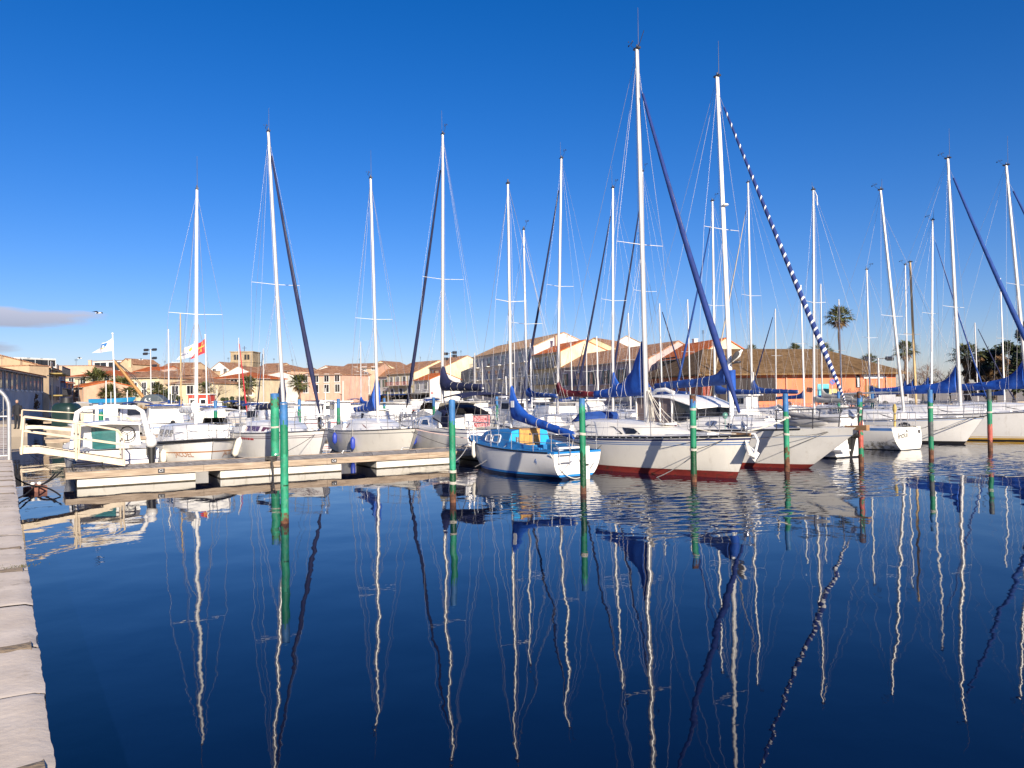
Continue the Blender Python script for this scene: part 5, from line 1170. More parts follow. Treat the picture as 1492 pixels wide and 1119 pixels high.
def house(label, P0, P1, depth, eave, ridge, wm, rm, roof='gable_x', rows=(), cols=3, sh=None, win=(.9, 1.4), name='house', over=.35, chim=(), gable_win=(), base=gnd, shop=None, wins=True, frame=wfr, eave1=None, hipx=None):
    """P0-P1: foot of the facade seen from the harbour (left to right); heights above the water"""
    P0 = Vector((P0[0], P0[1], 0)); P1 = Vector((P1[0], P1[1], 0)); d = P1 - P0; L = d.length; ang = math.atan2(d.y, d.x)
    r = empty(name, (P0.x, P0.y, base), ang); tag(r, label, 'house' if name == 'house' else name.replace('_', ' '), None)
    e = eave - base; g = ridge - base; mb = MB()
    # local: x along the facade, y away from the harbour, facade at y = 0
    if roof == 'gable_x':      # ridge parallel to the facade, gables at both ends
        sec = [(0, -.3), (0, e), (depth / 2, g), (depth, e), (depth, -.3)]
        a = [(0, y, z) for y, z in sec]; b = [(L, y, z) for y, z in sec]
        mb.add(a + b, [(0, 1, 2, 3, 4)[::-1], (5, 6, 7, 8, 9)] + [(0, 5, 6, 1), (3, 8, 9, 4), (1, 6, 7, 2), (2, 7, 8, 3)])
        mb.build('wall', wm, r); mb = MB(); k = (g - e) / (depth / 2); th = .16
        for s0, s1 in (((-over, e - over * k), (depth / 2, g)), ((depth + over, e - over * k), (depth / 2, g))):
            y0, z0 = s0; y1, z1 = s1
            mb.add([(-.12, y0, z0 + .02), (L + .12, y0, z0 + .02), (L + .12, y1, z1 + .02), (-.12, y1, z1 + .02), (-.12, y0, z0 + th), (L + .12, y0, z0 + th), (L + .12, y1, z1 + th), (-.12, y1, z1 + th)],
                   [(0, 1, 2, 3), (4, 5, 6, 7), (0, 4, 5, 1), (1, 5, 6, 2), (0, 3, 7, 4), (2, 6, 7, 3)])
        rf = mb.build('roof', rm, r)
    elif roof == 'gable_y':    # gable faces the harbour
        sec = [(0, -.3), (0, e), (L / 2, g), (L, e), (L, -.3)]
        mb.add([(x, 0, z) for x, z in sec] + [(x, depth, z) for x, z in sec], [(0, 1, 2, 3, 4), (5, 6, 7, 8, 9)[::-1], (0, 5, 6, 1), (3, 8, 9, 4), (1, 6, 7, 2), (2, 7, 8, 3)])
        mb.build('wall', wm, r); mb = MB(); k = (g - e) / (L / 2); th = .16
        for x0, x1 in ((-over, L / 2), (L + over, L / 2)):
            z0 = e - over * k
            mb.add([(x0, -.15, z0 + .02), (x0, depth, z0 + .02), (x1, depth, g + .02), (x1, -.15, g + .02), (x0, -.15, z0 + th), (x0, depth, z0 + th), (x1, depth, g + th), (x1, -.15, g + th)],
                   [(0, 1, 2, 3), (4, 5, 6, 7), (0, 4, 7, 3), (0, 1, 5, 4), (1, 2, 6, 5)])
        rf = mb.build('roof', rm, r)
    elif roof == 'hip':
        mb.box((L / 2, depth / 2, e / 2 - .15), (L, depth, e + .3)); mb.build('wall', wm, r); mb = MB()
        hx = hipx or min(depth / 2, L / 2 * .95); o_ = over
        b = [(-o_, -o_, e), (L + o_, -o_, e), (L + o_, depth + o_, e), (-o_, depth + o_, e)]
        mb.add(b + [(hx, depth / 2, g), (L - hx, depth / 2, g)] + [(x, y, e - .14) for x, y, z in b], [(0, 1, 5, 4), (1, 2, 5), (2, 3, 4, 5), (3, 0, 4), (0, 6, 7, 1), (1, 7, 8, 2), (2, 8, 9, 3), (3, 9, 6, 0), (6, 9, 8, 7)])
        rf = mb.build('roof', rm, r)
    elif roof == 'mono':       # parapet sloping from P0 down to P1
        e1 = (eave1 or eave) - base
        mb.add([(0, 0, -.3), (L, 0, -.3), (L, 0, e1), (0, 0, e), (0, depth, -.3), (L, depth, -.3), (L, depth, e1), (0, depth, e)], [(0, 1, 2, 3), (1, 5, 6, 2), (4, 7, 6, 5), (0, 3, 7, 4), (3, 2, 6, 7)])
        mb.build('wall', wm, r); mb = MB()
        mb.add([(-.1, -.12, e + .01), (L + .1, -.12, e1 + .01), (L + .1, depth, e1 + .01), (-.1, depth, e + .01), (-.1, -.12, e + .14), (L + .1, -.12, e1 + .14), (L + .1, depth, e1 + .14), (-.1, depth, e + .14)], [(0, 1, 2, 3), (4, 5, 6, 7), (0, 4, 5, 1), (1, 5, 6, 2), (0, 3, 7, 4)]); rf = mb.build('roof', rm, r)
    else:
        mb.box((L / 2, depth / 2, e / 2 - .15), (L, depth, e + .3)); mb.build('wall', wm, r)
        mb = MB(); mb.box((L / 2, depth / 2, e + .06), (L + .2, depth + .2, .12)); rf = mb.build('roof', rm, r)
    for cx, cy, ch in chim:
        mb = MB(); mb.box((cx, cy, g - .3 + ch / 2), (.6, .5, ch + .6)); mb.box((cx, cy, g + ch + .04), (.72, .62, .08)); mb.build('chimney', rnd.choice([w_tan, w_white, w_op]), rf)
    if rnd.random() < .6 and name == 'house':
        ax_ = rnd.uniform(.2, .8) * L; mb = MB(); mb.tube([(ax_, depth / 2, g - .3), (ax_, depth / 2, g + 1.5)], .035, 4)
        for q in range(4): mb.tube([(ax_ - .35, depth / 2, g + 1.45 - .12 * q), (ax_ + .35, depth / 2, g + 1.45 - .12 * q)], .02, 3)
        mb.build('aerial', dsteel, rf)
    if eave > 3 and roof in ('gable_x', 'hip') and name == 'house':
        MB().tube([(-.1, -over - .02, e - .12), (L + .1, -over - .02, e - .12)], .07, 6).build('gutter', w_brown, r); MB().tube([(L * .98, -.08, 0), (L * .98, -.08, e - .1)], .05, 5).build('downpipe', w_brown, r)
    def window(x, z, w_, hh, y=0, ax=0, side=0):
        mb = MB()
        def bx(cx, cz, sx, sz, out, th, m):
            if side == 0: mb.box((x + cx, y - out, z + cz), (sx, th, sz), m)
            elif side == 1: mb.box((L + out, x + cx, z + cz), (th, sx, sz), m)
            else: mb.box((-out, x + cx, z + cz), (th, sx, sz), m)
        bx(0, 0, w_ + .24, hh + .24, .0, .08, 0); bx(0, 0, w_, hh, .03, .04, 1); bx(0, 0, .07, hh, .05, .03, 0); bx(0, -hh / 2 - .14, w_ + .4, .1, .06, .14, 0)
        if sh:
            for s_ in (-1, 1): bx(s_ * (w_ / 2 + .36), 0, w_ * .5, hh + .06, .05, .06, 2)
        mb.build('window', [frame, glass, sh or wfr], r)
    if wins:
        for z, nm in rows:
            n = nm or cols
            for i in range(n): window(L * (i + .5) / n + rnd.uniform(-.06, .06), z - base, win[0], win[1])
        for sx, z, s_ in gable_win: window(sx, z - base, win[0], win[1], side=s_)
    if shop:
        mb = MB(); mb.box((L / 2, -1.2, shop), (L * .9, 2.4, .10), 0); mb.box((L / 2, -2.38, shop - .14), (L * .9, .06, .25), 0); mb.build('awning', rnd.choice([shw, cvg, cvd]), r)
        mb = MB(); mb.box((L / 2, -.02, shop / 2), (L * .86, .08, shop * .9)); mb.build('shop_front', glass, r)
    return r
def balcony(r, x0, x1, z, dep, m, railm):
    mb = MB(); mb.box(((x0 + x1) / 2, -dep / 2 - .005, z), (x1 - x0, dep, .16)); b = mb.build('balcony', m, r)
    mb = MB(); mb.tube([(x0, -dep, z + 1.0), (x1, -dep, z + 1.0)], .035, 5); n = max(2, int((x1 - x0) / .28))
    for i in range(n + 1): mb.tube([(x0 + (x1 - x0) * i / n, -dep, z + .08), (x0 + (x1 - x0) * i / n, -dep, z + 1.0)], .016, 4)
    mb.build('railing', railm, b)
def PX(px, D): q = A(px, 590, D); return (q.x, q.y)
def ZP(px, py, D): return A(px, py, D).z
# --- right-hand row: its facades face the harbour (in shade), the gables catch the low sun
ROWD = [(530, 218), (566, 206), (604, 195), (626, 188), (650, 181), (690, 176), (779, 140), (816, 129), (946, 100), (962, 99), (1018, 88), (1060, 80)]
def rowpx(px):       # the point of the row's line that shows at this column
    for (a, d0), (b, d1) in zip(ROWD, ROWD[1:]):
        if a <= px <= b: q = PX(px, d0 + (d1 - d0) * (px - a) / (b - a)); return Vector((q[0], q[1], 0))
def rowhouse(label, pxl, pxr, eave_py, ridge_dz, depth, wm, rm, off=0.0, **k):
    a, b = rowpx(pxl), rowpx(pxr); a = a * (1 + off); b = b * (1 + off)
    ev = ZP(pxr, eave_py, b.y); k['rows'] = [(z if z > 0 else ev + z, n) for z, n in k.get('rows', [])]; r = house(label, (a.x, a.y), (b.x, b.y), depth, ev, ev + ridge_dz, wm, rm, **k); return r, (b - a).length, ev
r, L_, ev = rowhouse('cream house with a bright orange tiled roof and one wide window', 962, 1018, 519, 2.0, 7.0, w_cream, tile_o, rows=[(-1.5, 1)], win=(2.4, 1.5), sh=None, chim=((1.0, 4.5, .7),))
for x0 in (.3,): balcony(r, x0, L_ * .5, 3.6, 1.0, w_dk, w_dk)
mb = MB(); mb.box((L_ * .26, -.03, 4.2), (L_ * .46, .06, 3.8)); mb.build('timber_front', w_dk, r)
r, L_, ev = rowhouse('long mauve house with green shutters and a tiled roof', 816, 946, 523, 2.3, 9, w_mauve, tile, rows=[(-2.0, 6), (-5.0, 5)], sh=shg, win=(1.0, 1.9), chim=())
for x0 in (.14, .5): balcony(r, L_ * x0, L_ * (x0 + .22), ev - gnd - 3.1, .8, w_mauve, dsteel)
house('pale yellow gabled house behind the left end of the mauve house', PX(812, 158), PX(926, 150), 12, ZP(870, 522, 154), ZP(857, 493, 154), w_yell, tile, roof='gable_y', over=.15, rows=[(11.5, 1)], win=(1.2, .5))
house('white gabled house peeping over the mauve house roof', PX(880, 172), PX(950, 170), 10, ZP(915, 508, 171), ZP(897, 490, 171), w_white, tile_t, roof='gable_y', over=.2)
r, L_, ev = rowhouse('brown-grey house with dark railed balconies and a red tiled roof', 777, 818, 512, 1.9, 9, w_cream, tile_o, rows=[(-1.6, 3), (-4.4, 3), (-7.2, 3)], win=(1.0, 1.9), sh=shw, chim=((3, 3.5, 1.4),))
for z in (2.6, 5.4, 8.2): balcony(r, .3, L_ - .3, ev - gnd - z, 1.1, w_brown, dsteel)
r, L_, ev = rowhouse('tall grey apartment block with white balconies and a tan tiled roof', 690, 779, 505, 2.6, 12, w_lgrey, tile_t, rows=[(-1.6, 8), (-4.4, 8), (-7.2, 8)], win=(1.3, 1.8), sh=shgr, chim=((8, 6, .6),))
for z in (ev - gnd - 2.6, ev - gnd - 5.4, ev - gnd - 8.2):
    for q in range(5): balcony(r, L_ * (.03 + q * .195), L_ * (.17 + q * .195), z, 1.2, w_white, shw)
r, L_, ev = rowhouse('narrow grey house with brown arched shutters right of the low shop', 626, 650, 534, 2.6, 12, w_cream, tile, rows=[(-1.8, 2), (-5.0, 2)], win=(1.0, 2.0), sh=shb, shop=2.7)
r, L_, ev = rowhouse('low white-fronted shop with a red roof and long awning', 604, 627, 553, 1.5, 8, w_lgrey, tile_o, off=-.06, rows=[(-1.4, 2)], win=(1.4, 1.6), shop=2.7)
r, L_, ev = rowhouse('house with tall white shutters and flower-box balcony', 566, 604, 543, 3.2, 15, w_yell, tile, rows=[(-1.9, 4), (-5.0, 3)], win=(1.2, 2.2), sh=shw, shop=2.6)
balcony(r, 1, L_ - 1, ev - gnd - 3.2, 1.2, w_brown, dkred)
house('cream gabled house beyond the flower-box house', PX(520, 236), PX(592, 230), 12, ZP(530, 545, 233), ZP(564, 526, 233), w_cream, tile, roof='gable_y', over=.3)
r, L_, ev = rowhouse('grey-white house front with small balconies, far end of the row', 538, 566, 548, 2.2, 10, w_lgrey, tile, rows=[(-1.9, 3), (-5, 3)], win=(1.1, 2.0), sh=shg, shop=2.6)
house('white narrow house with a roof terrace next to the pink house', PX(500, 178), PX(540, 190), 9, ZP(520, 545, 185), ZP(520, 534, 185), w_white, tile, rows=[(8.2, 3), (4.8, 3)], win=(1.0, 1.7), sh=shgr, shop=2.6)
house('grey-fronted house with tall windows between the white house and the cream gable', PX(517, 196), PX(530, 200), 9, ZP(523, 539, 198), ZP(523, 537, 198), w_grey, tile, roof='flat', rows=[(9, 2), (5.5, 2)], win=(1.1, 2.2))
# --- the middle of town, facing us and the sun
house('pink three-storey house with white window surrounds and a tiled roof', PX(438, 168), PX(500, 164), 10, ZP(470, 546, 166), ZP(470, 532, 166), w_pink, tile, roof='hip', rows=[(ZP(470, 551, 166), 4), (ZP(470, 566, 166), 4)], win=(1.1, 1.6), over=.3)
mb = MB(); q = PX(461, 165.4); 
house('white single-storey house left of the pink house', PX(404, 172), PX(439, 170), 9, ZP(420, 552, 171), ZP(420, 546, 171), w_white, tile, rows=[(ZP(420, 563, 171), 3)], win=(1.0, 1.8))
house('salmon house above the white single-storey one', PX(380, 205), PX(425, 200), 9, ZP(400, 540, 202), ZP(400, 531, 202), w_op, tile, roof='hip', rows=[(ZP(400, 546, 202), 3)], win=(1.0, 1.4))
house('slim white house with three rows of windows right of the red-roofed villa', PX(374, 162), PX(390, 161), 9, ZP(382, 546, 161), ZP(382, 541, 161), w_white, tile, rows=[(ZP(382, 551, 161), 3), (ZP(382, 558, 161), 3), (ZP(382, 566, 161), 2)], win=(.8, 1.2))
house('tan house with a balcony beside the slim white house', PX(389, 166), PX(407, 166), 9, ZP(398, 548, 166), ZP(398, 541, 166), w_tan, tile, rows=[(ZP(398, 556, 166), 2), (ZP(398, 566, 166), 2)], win=(.9, 1.5))
house('cream villa with a red hipped roof below the church tower', PX(309, 150), PX(374, 148), 11, ZP(340, 551, 149), ZP(340, 541, 149), w_cream, tile_o, roof='hip', rows=[(ZP(340, 559, 149), 3), (ZP(340, 570, 149), 3)], win=(1.4, 1.5), over=.5)
house('broad white gabled house right behind the red-roofed villa', PX(318, 178), PX(378, 176), 10, ZP(345, 549, 177), ZP(345, 534, 177), w_white, tile, roof='gable_y', over=.3)
house('white gabled house left of the church tower', PX(305, 205), PX(336, 204), 10, ZP(320, 540, 205), ZP(320, 528, 205), w_white, tile, roof='gable_y', rows=[(ZP(320, 541, 205), 2)])
house('cream two-storey house with paired windows and a low tiled roof', PX(245, 140), PX(310, 138), 10, ZP(280, 558, 139), ZP(280, 549, 139), w_cream, tile, roof='hip', rows=[(ZP(280, 568, 139), 3)], win=(1.3, 1.5), over=.4)
house('salmon house with pale window surrounds behind the palms', PX(228, 158), PX(252, 157), 9, ZP(240, 545, 157), ZP(240, 536, 157), w_op, tile, roof='hip', rows=[(ZP(240, 552, 157), 3), (ZP(240, 562, 157), 2)], win=(.9, 1.6))
house('cream house with a big tiled gable behind the salmon house', PX(225, 190), PX(272, 188), 11, ZP(250, 541, 189), ZP(250, 528, 189), w_tan, tile, over=.3, rows=[(ZP(250, 545, 189), 3)])
house('white gabled house with black windows right of the salmon house', PX(250, 172), PX(280, 170), 9, ZP(265, 549, 171), ZP(265, 538, 171), w_white, tile, roof='gable_y', rows=[(ZP(265, 550, 171), 2)])
house('tan house with a grey railing on its flat roof', PX(270, 200), PX(305, 199), 9, ZP(288, 541, 200), ZP(288, 535, 200), w_tan, tile, roof='flat', rows=[(ZP(288, 548, 200), 3)])
house('cream house with small windows behind the crane boom', PX(163, 140), PX(231, 138), 11, ZP(195, 550, 139), ZP(195, 538, 139), w_cream, tile, roof='hip', rows=[(ZP(195, 562, 139), 5), (ZP(195, 572, 139), 5)], win=(.8, 1.1), over=.4)
house('white hilltop house with dark wide windows and a round gable', PX(136, 190), PX(178, 188), 10, ZP(157, 526, 189), ZP(157, 523, 189), w_white, tile, roof='flat', rows=[(ZP(157, 534, 189), 2)], win=(3.4, 2.0))
house('stone-coloured house with a curved gable on the hilltop', PX(175, 184), PX(193, 183), 9, ZP(184, 530, 184), ZP(184, 523, 184), w_tan, tile, roof='gable_y')
house('house with a tiled roof and satellite dish above the palms', PX(96, 150), PX(165, 146), 12, ZP(130, 548, 148), ZP(130, 538, 148), w_cream, tile_o, roof='hip', rows=[(ZP(130, 556, 148), 4)], win=(1.2, 1.5))
house('low salmon house with an orange roof beyond the balcony house', PX(104, 122), PX(122, 120), 8, ZP(112, 564, 121), ZP(112, 556, 121), w_op, tile_o, rows=[(ZP(112, 571, 121), 1)], win=(1.0, 1.6))
house('blue-grey house with narrow shutters beyond the balcony house', PX(95, 118), PX(106, 121), 8, ZP(100, 558, 119), ZP(100, 552, 119), w_blue, tile_o, rows=[(ZP(100, 566, 119), 2)], sh=shbl, win=(.7, 2.0))
house('salmon terraced house right of the curved gable', PX(196, 178), PX(232, 176), 9, ZP(212, 541, 177), ZP(212, 534, 177), w_op, tile_o, rows=[(ZP(212, 545, 177), 4)], win=(.9, 1.2))
house('pale house with a flat parapet along the skyline left of the hilltop house', PX(80, 165), PX(138, 166), 10, ZP(110, 533, 165), ZP(110, 531, 165), w_op, tile, roof='flat', chim=((6, 3, 1.0), (14, 4, 1.2)))
house('long tiled house on the skyline right of the church tower', PX(372, 210), PX(402, 208), 10, ZP(386, 538, 209), ZP(386, 529, 209), w_tan, tile, rows=[(ZP(386, 543, 209), 4)])
house('pale tiled house on the skyline behind the white terrace house', PX(498, 212), PX(552, 210), 10, ZP(525, 536, 211), ZP(525, 529, 211), w_op, tile, rows=[(ZP(525, 537, 211), 4)], win=(1.2, .8))
house('tan rooftops behind the single-storey white house', PX(418, 215), PX(446, 214), 10, ZP(430, 541, 214), ZP(430, 536, 214), w_brown, tile)
# church tower
D = 225; p0, p1 = PX(336.5, D), PX(369, D); w_ = p1[0] - p0[0]; zt = ZP(352, 513, D)
r = empty('church_tower', (p0[0], D, gnd), 0); tag(r, 'square stone church tower with twin belfry openings', 'church tower')
mb = MB(); mb.box((w_ / 2, w_ / 2, (zt - gnd) / 2), (w_, w_, zt - gnd)); mb.box((w_ / 2, w_ / 2, zt - gnd + .1), (w_ + .4, w_ + .4, .25)); mb.box((w_ / 2, w_ / 2, zt - gnd - 2.9), (w_ + .3, w_ + .3, .25)); mb.build('wall', stonem, r)
for x in (.2, .33, .67, .8):
    mb = MB(); mb.box((w_ * x, -.02, zt - gnd - 1.5), (.62, .08, 1.5)); mb.build('belfry_opening', black, r)
mb = MB(); mb.tube([(w_ * .45, w_ / 2, zt - gnd), (w_ * .45, w_ / 2, zt - gnd + 2.0)], .08, 6); mb.box((w_ * .45, w_ / 2, zt - gnd + 1.4), (1.3, .1, .1)); mb.build('iron_cross', dsteel, r)
# --- left-hand row
house('long tan windowless wall of a big house with a sloping roof line, upper left', PX(-30, 104), PX(71, 112), 14, ZP(-20, 510, 104), ZP(70, 536, 112), w_tan, tile, roof='mono', eave1=ZP(71, 536, 112))
house('white roof terrace with a pergola above the tan wall', PX(22, 122), PX(80, 128), 8, ZP(50, 524, 125), ZP(50, 524, 125), w_white, w_white, roof='flat', rows=[(ZP(50, 528, 125), 3)], win=(2.4, 1.2))
house('tan house end below the terrace, beside the shaded balcony house', PX(43, 99), PX(71.5, 102), 10, ZP(57, 533, 100), ZP(57, 533.5, 100), w_tan, tile, roof='flat')
a0, a1 = PX(-45, 62), PX(63, 96)
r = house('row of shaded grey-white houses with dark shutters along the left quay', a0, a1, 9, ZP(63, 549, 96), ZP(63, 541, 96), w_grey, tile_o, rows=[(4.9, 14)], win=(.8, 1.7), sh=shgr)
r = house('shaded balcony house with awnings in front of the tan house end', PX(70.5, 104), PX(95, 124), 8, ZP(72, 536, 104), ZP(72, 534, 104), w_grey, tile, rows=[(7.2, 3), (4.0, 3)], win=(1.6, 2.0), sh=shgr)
for z in (2.6, 5.6): balcony(r, .5, 12, z, 1.6, mat('awning_ochre', (.32, .24, .08), .8), dsteel)
# --- the brown-roofed hall
Dh = 72
r = house('long low orange hall with a brown hipped roof and a white sign', PX(1024, Dh), PX(1306, Dh + 5), 13, ZP(1190, 544, Dh + 3), ZP(1150, 508, Dh + 9), w_or, tile_b, roof='hip', over=.9, name='hall', wins=False, hipx=3.6)
Lh = (Vector((*PX(1306, Dh + 5), 0)) - Vector((*PX(1024, Dh), 0))).length
fx = lambda px: Lh * (px - 1024) / (1306 - 1024)
zz = lambda px, py: ZP(px, py, Dh + 3) - gnd
mb = MB(); mb.box((fx(1270), -.10, zz(1270, 546.5)), (fx(1285) - fx(1256), .12, .62)); sg = mb.build('sign', wfr, r)
mb = MB()
for k in range(9): mb.box((fx(1262) + k * .235 + (.18 if k > 4 else 0), -.17, zz(1270, 544.6)), (rnd.uniform(.10, .17), .01, .15), 0)
for k in range(12): mb.box((fx(1261) + k * .185, -.17, zz(1270, 548.6)), (rnd.uniform(.07, .14), .01, rnd.uniform(.07, .12)), 1)
mb.tube([(fx(1283) + .13 * math.cos(q), -.17, zz(1270, 546.6) + .17 * math.sin(q)) for q in [2 * math.pi * i / 12 for i in range(13)]], .02, 4, 1)
mb.build('lettering', [txt_rd, txt_bl], sg)
mb = MB(); mb.box((fx(1269), -.03, .9), (fx(1281) - fx(1259), .1, 2.4)); mb.build('entrance_mural', mat('mural_yellow', (.50, .30, .09), .8, var=.5, scale=1.2, col2=(.1, .05, .02), thr=(.56, .6)), r)
mb = MB(); mb.box((fx(1247.5), -.03, zz(1248, 557)), (.5, .1, 1.0), 0); mb.ell((fx(1247.5), -.03, zz(1248, 557) + .5), (.25, .05, .25)); mb.box((fx(1247.5), -.05, zz(1248, 557)), (.2, .1, .9), 1); mb.build('arched_window', [glass, wfr], r)
for px in (1141, 1216.5, 1260, 1290): MB().tube([(fx(px), -.12, -.2), (fx(px), -.12, zz(px, 544.5))], .06, 6).build('downpipe', w_op, r)
mb = MB(); mb.box((fx(1207), -.04, zz(1207, 577)), (2.2, .05, 1.4)); mb.build('poster', mat('poster_yellow', (.55, .45, .18), .7, var=.4, scale=2), r)
mb = MB(); mb.box((fx(1195), -.04, zz(1195, 570)), (1.3, .05, 1.4)); mb.build('poster', mat('poster_turquoise', (.1, .42, .5), .7, var=.4, scale=2), r)
mb = MB(); mb.box((fx(1080), -.04, zz(1080, 568)), (fx(1126) - fx(1036), .1, 2.2)); mb.build('porch_shade_panel', mat('porch_shade', (.03, .022, .02), .3), r)  # dark panel: the porch shade below the roof edge, put into the colour
mb = MB(); mb.box((fx(1030), -.04, zz(1030, 566)), (fx(1036) - fx(1024), .1, 2.6)); mb.build('brick_panel', wall('brick_red', (.28, .06, .035)), r)
# thatched lean-to with brick-red side, left of the hall

# ------------------------------------------------------------------ palms and trees
frond = mat('palm_frond', (.06, .09, .025), .6, var=.4, scale=2, col2=(.16, .16, .05)); frond_d = mat('palm_dead_frond', (.20, .12, .05), .8, var=.35, scale=3)
bark = mat('palm_trunk', (.17, .11, .065), .9, var=.4, scale=4, bump=1.0, bscale=9, stretch=(1, 1, 3)); bark2 = mat('tree_bark', (.10, .075, .055), .9, var=.3, scale=5)
leaf_d = mat('leaf_dark', (.018, .032, .010), .65, var=.4, scale=1.5, col2=(.05, .065, .018)); leaf_b = mat('leaf_russet', (.10, .05, .018), .75, var=.4, scale=1.5, col2=(.20, .11, .04)); leaf_o = mat('leaf_olive', (.06, .065, .02), .7, var=.4)
twigm = mat('bare_twig', (.22, .15, .11), .85, var=.25)
def palm(x, y, h, cr, label, z=gnd, nf=44, tr=.22, seed=0):
    rg = random.Random(seed); r = empty('palm_tree', (x, y, z), rg.uniform(0, 6)); tag(r, label, 'palm tree', 'palms along the quay')
    mb = MB(); pts = [(.12 * math.sin(k * 2.2), .08 * math.sin(k * 3 + 1), h * k / 10) for k in range(11)]
    mb.tube(pts, [tr * (1.35 - .5 * min(1, k / 3)) * (1 + .07 * math.sin(k * 5)) for k in range(11)], 10); mb.build('trunk', bark, r)
    for nm, m, n, e0, e1, dr in (('crown', frond, nf, -.15, 1.35, .9), ('dead_fronds', frond_d, nf // 2, -1.25, -.35, .5)):
        mb = MB(); top = Vector(pts[-1])
        for k in range(n):
            a = k * 2.399 + rg.uniform(-.3, .3); el_ = e0 + (e1 - e0) * ((k + .5) / n) + rg.uniform(-.15, .15); ln = cr * rg.uniform(.8, 1.08) * (1 if nm == 'crown' else .62)
            d = Vector((math.cos(a) * math.cos(el_), math.sin(a) * math.cos(el_), math.sin(el_))); sd = Vector((-math.sin(a), math.cos(a), 0))
            stem = .45; c = top + d * (ln * stem); dpt = []
            mb.tube([top, c], .03, 3, cap=False)
            # fan of leaf blades, drooping at the tips
            for q in range(11):
                f = (q - 5) / 5; ba = f * 1.15; bd = (d * math.cos(ba) + sd * math.sin(ba)).normalized(); bl_ = ln * .62 * (1 - .35 * abs(f)) * rg.uniform(.85, 1.05)
                w_ = bd.cross(Vector((0, 0, 1))); w_ = w_.normalized() * (ln * .032) if w_.length > .1 else sd * (ln * .032)
                m1 = c + bd * (bl_ * .6) - Vector((0, 0, bl_ * .10)); e = c + bd * bl_ - Vector((0, 0, bl_ * dr * rg.uniform(.28, .6)))
                mb.add([c, m1 - w_, e, m1 + w_], [(0, 1, 2, 3)])
        mb.build(nm, m, r)
    return r
def pp(px, py_top, py_c, D, cr, label, **k):
    q = A(px, 590, D); zc = ZP(px, py_c, D); return palm(q.x, q.y, zc - gnd, cr, label, **k)
pp(1225, 436, 465, 92, 2.1, 'tall fan palm rising above the brown hall roof', seed=1, nf=60, tr=.17)
pp(1410, 492, 520, 88, 2.3, 'fan palm with a ragged head between the two right-hand yachts', seed=2, nf=46, tr=.36)
pp(1321, 488, 512, 92, 1.9, 'fan palm behind the varnished wooden mast', seed=3, nf=46, tr=.26)
pp(1199, 502, 514, 118, 2.3, 'palm crown showing over the ridge of the brown hall roof', seed=4)
pp(1268, 522, 531, 116, 2.2, 'palm head peeping over the right slope of the brown hall roof', seed=5)
pp(142, 540, 560, 128, 3.6, 'large palm on the quay left of the white flagpole', seed=6, nf=52)
pp(176, 548, 566, 128, 3.0, 'palm standing just right of the white flagpole', seed=7, nf=52)
pp(160, 555, 575, 122, 2.4, 'low palm at the foot of the white flagpole', seed=15, nf=46)
pp(188, 562, 576, 120, 2.0, 'small palm under the crane boom', seed=8)
pp(230, 560, 570, 124, 2.0, 'palm before the salmon house with pale window surrounds', seed=9)
pp(299, 560, 568, 128, 2.0, 'palm right of the orange-lettered boat mast', seed=10)
pp(362, 550, 562, 138, 2.6, 'palm in front of the cream villa with the red roof', seed=11, nf=52)
pp(436, 548, 560, 146, 2.8, 'palm in front of the pink house', seed=12, nf=52)
pp(1096, 506, 511, 120, 1.4, 'palm tip above the left end of the brown hall ridge', seed=13)
pp(1160, 506, 511, 122, 1.6, 'palm tip above the middle of the brown hall ridge', seed=14)

def tree(x, y, h, rx, rz, m, label, z=gnd, n=2600, ls=.22, clumps=22, trunk_h=.35, name='tree', seed=0, ry=None):
    rg = random.Random(seed); r = empty(name, (x, y, z), 0); tag(r, label, name.replace('_', ' '))
    ry = ry or rx; mb = MB(); th = h * trunk_h
    mb.tube([(0, 0, -.2), (.08, 0, th * .6), (0, .05, th * 1.3)], [h * .035, h * .028, h * .02], 8)
    cs = []
    for k in range(clumps):
        a = rg.uniform(0, 6.28); zz_ = rg.uniform(-.9, .95); q = math.sqrt(max(0, 1 - zz_ * zz_)) * rg.uniform(.35, 1)
        c = Vector((rx * q * math.cos(a), ry * q * math.sin(a), h - rz + rz * zz_)); cs.append((c, rg.uniform(.28, .5) * min(rx, rz) * .9))
        mb.tube([(0, 0, th), Vector((0, 0, th)).lerp(c, .55) + Vector((0, 0, .2)), c], [h * .014, h * .009, h * .004], 4)
    mb.build('trunk', bark2, r); mb = MB()
    for k in range(n):
        c, cr = rg.choice(cs); d = Vector((rg.gauss(0, 1), rg.gauss(0, 1), rg.gauss(0, .8))); d = d.normalized() * cr * rg.random() ** .4
        p = c + d; a = Vector((rg.gauss(0, 1), rg.gauss(0, 1), rg.gauss(0, 1))).normalized(); b = a.orthogonal().normalized(); s_ = ls * rg.uniform(.6, 1.4)
        mb.add([p - a * s_, p + b * s_ * .5, p + a * s_, p - b * s_ * .5], [(0, 1, 2, 3)])
    mb.build('crown', m, r); return r
q = PX(1478, 88); tree(q[0], q[1], ZP(1478, 500, 88) - gnd, 2.0, 2.6, leaf_d, 'tall dark evergreen at the right-hand edge', n=5200, seed=1, trunk_h=.2)
q = PX(1507, 80); tree(q[0], q[1], ZP(1492, 470, 80) - gnd, 1.9, 4.2, leaf_d, 'darkest tree half cut off by the right-hand edge', n=4200, seed=2, trunk_h=.2)
q = PX(1448, 92); tree(q[0], q[1], ZP(1448, 511, 92) - gnd, 2.0, 2.0, leaf_d, 'dark evergreen right of the ragged fan palm', n=4200, seed=3, trunk_h=.2)
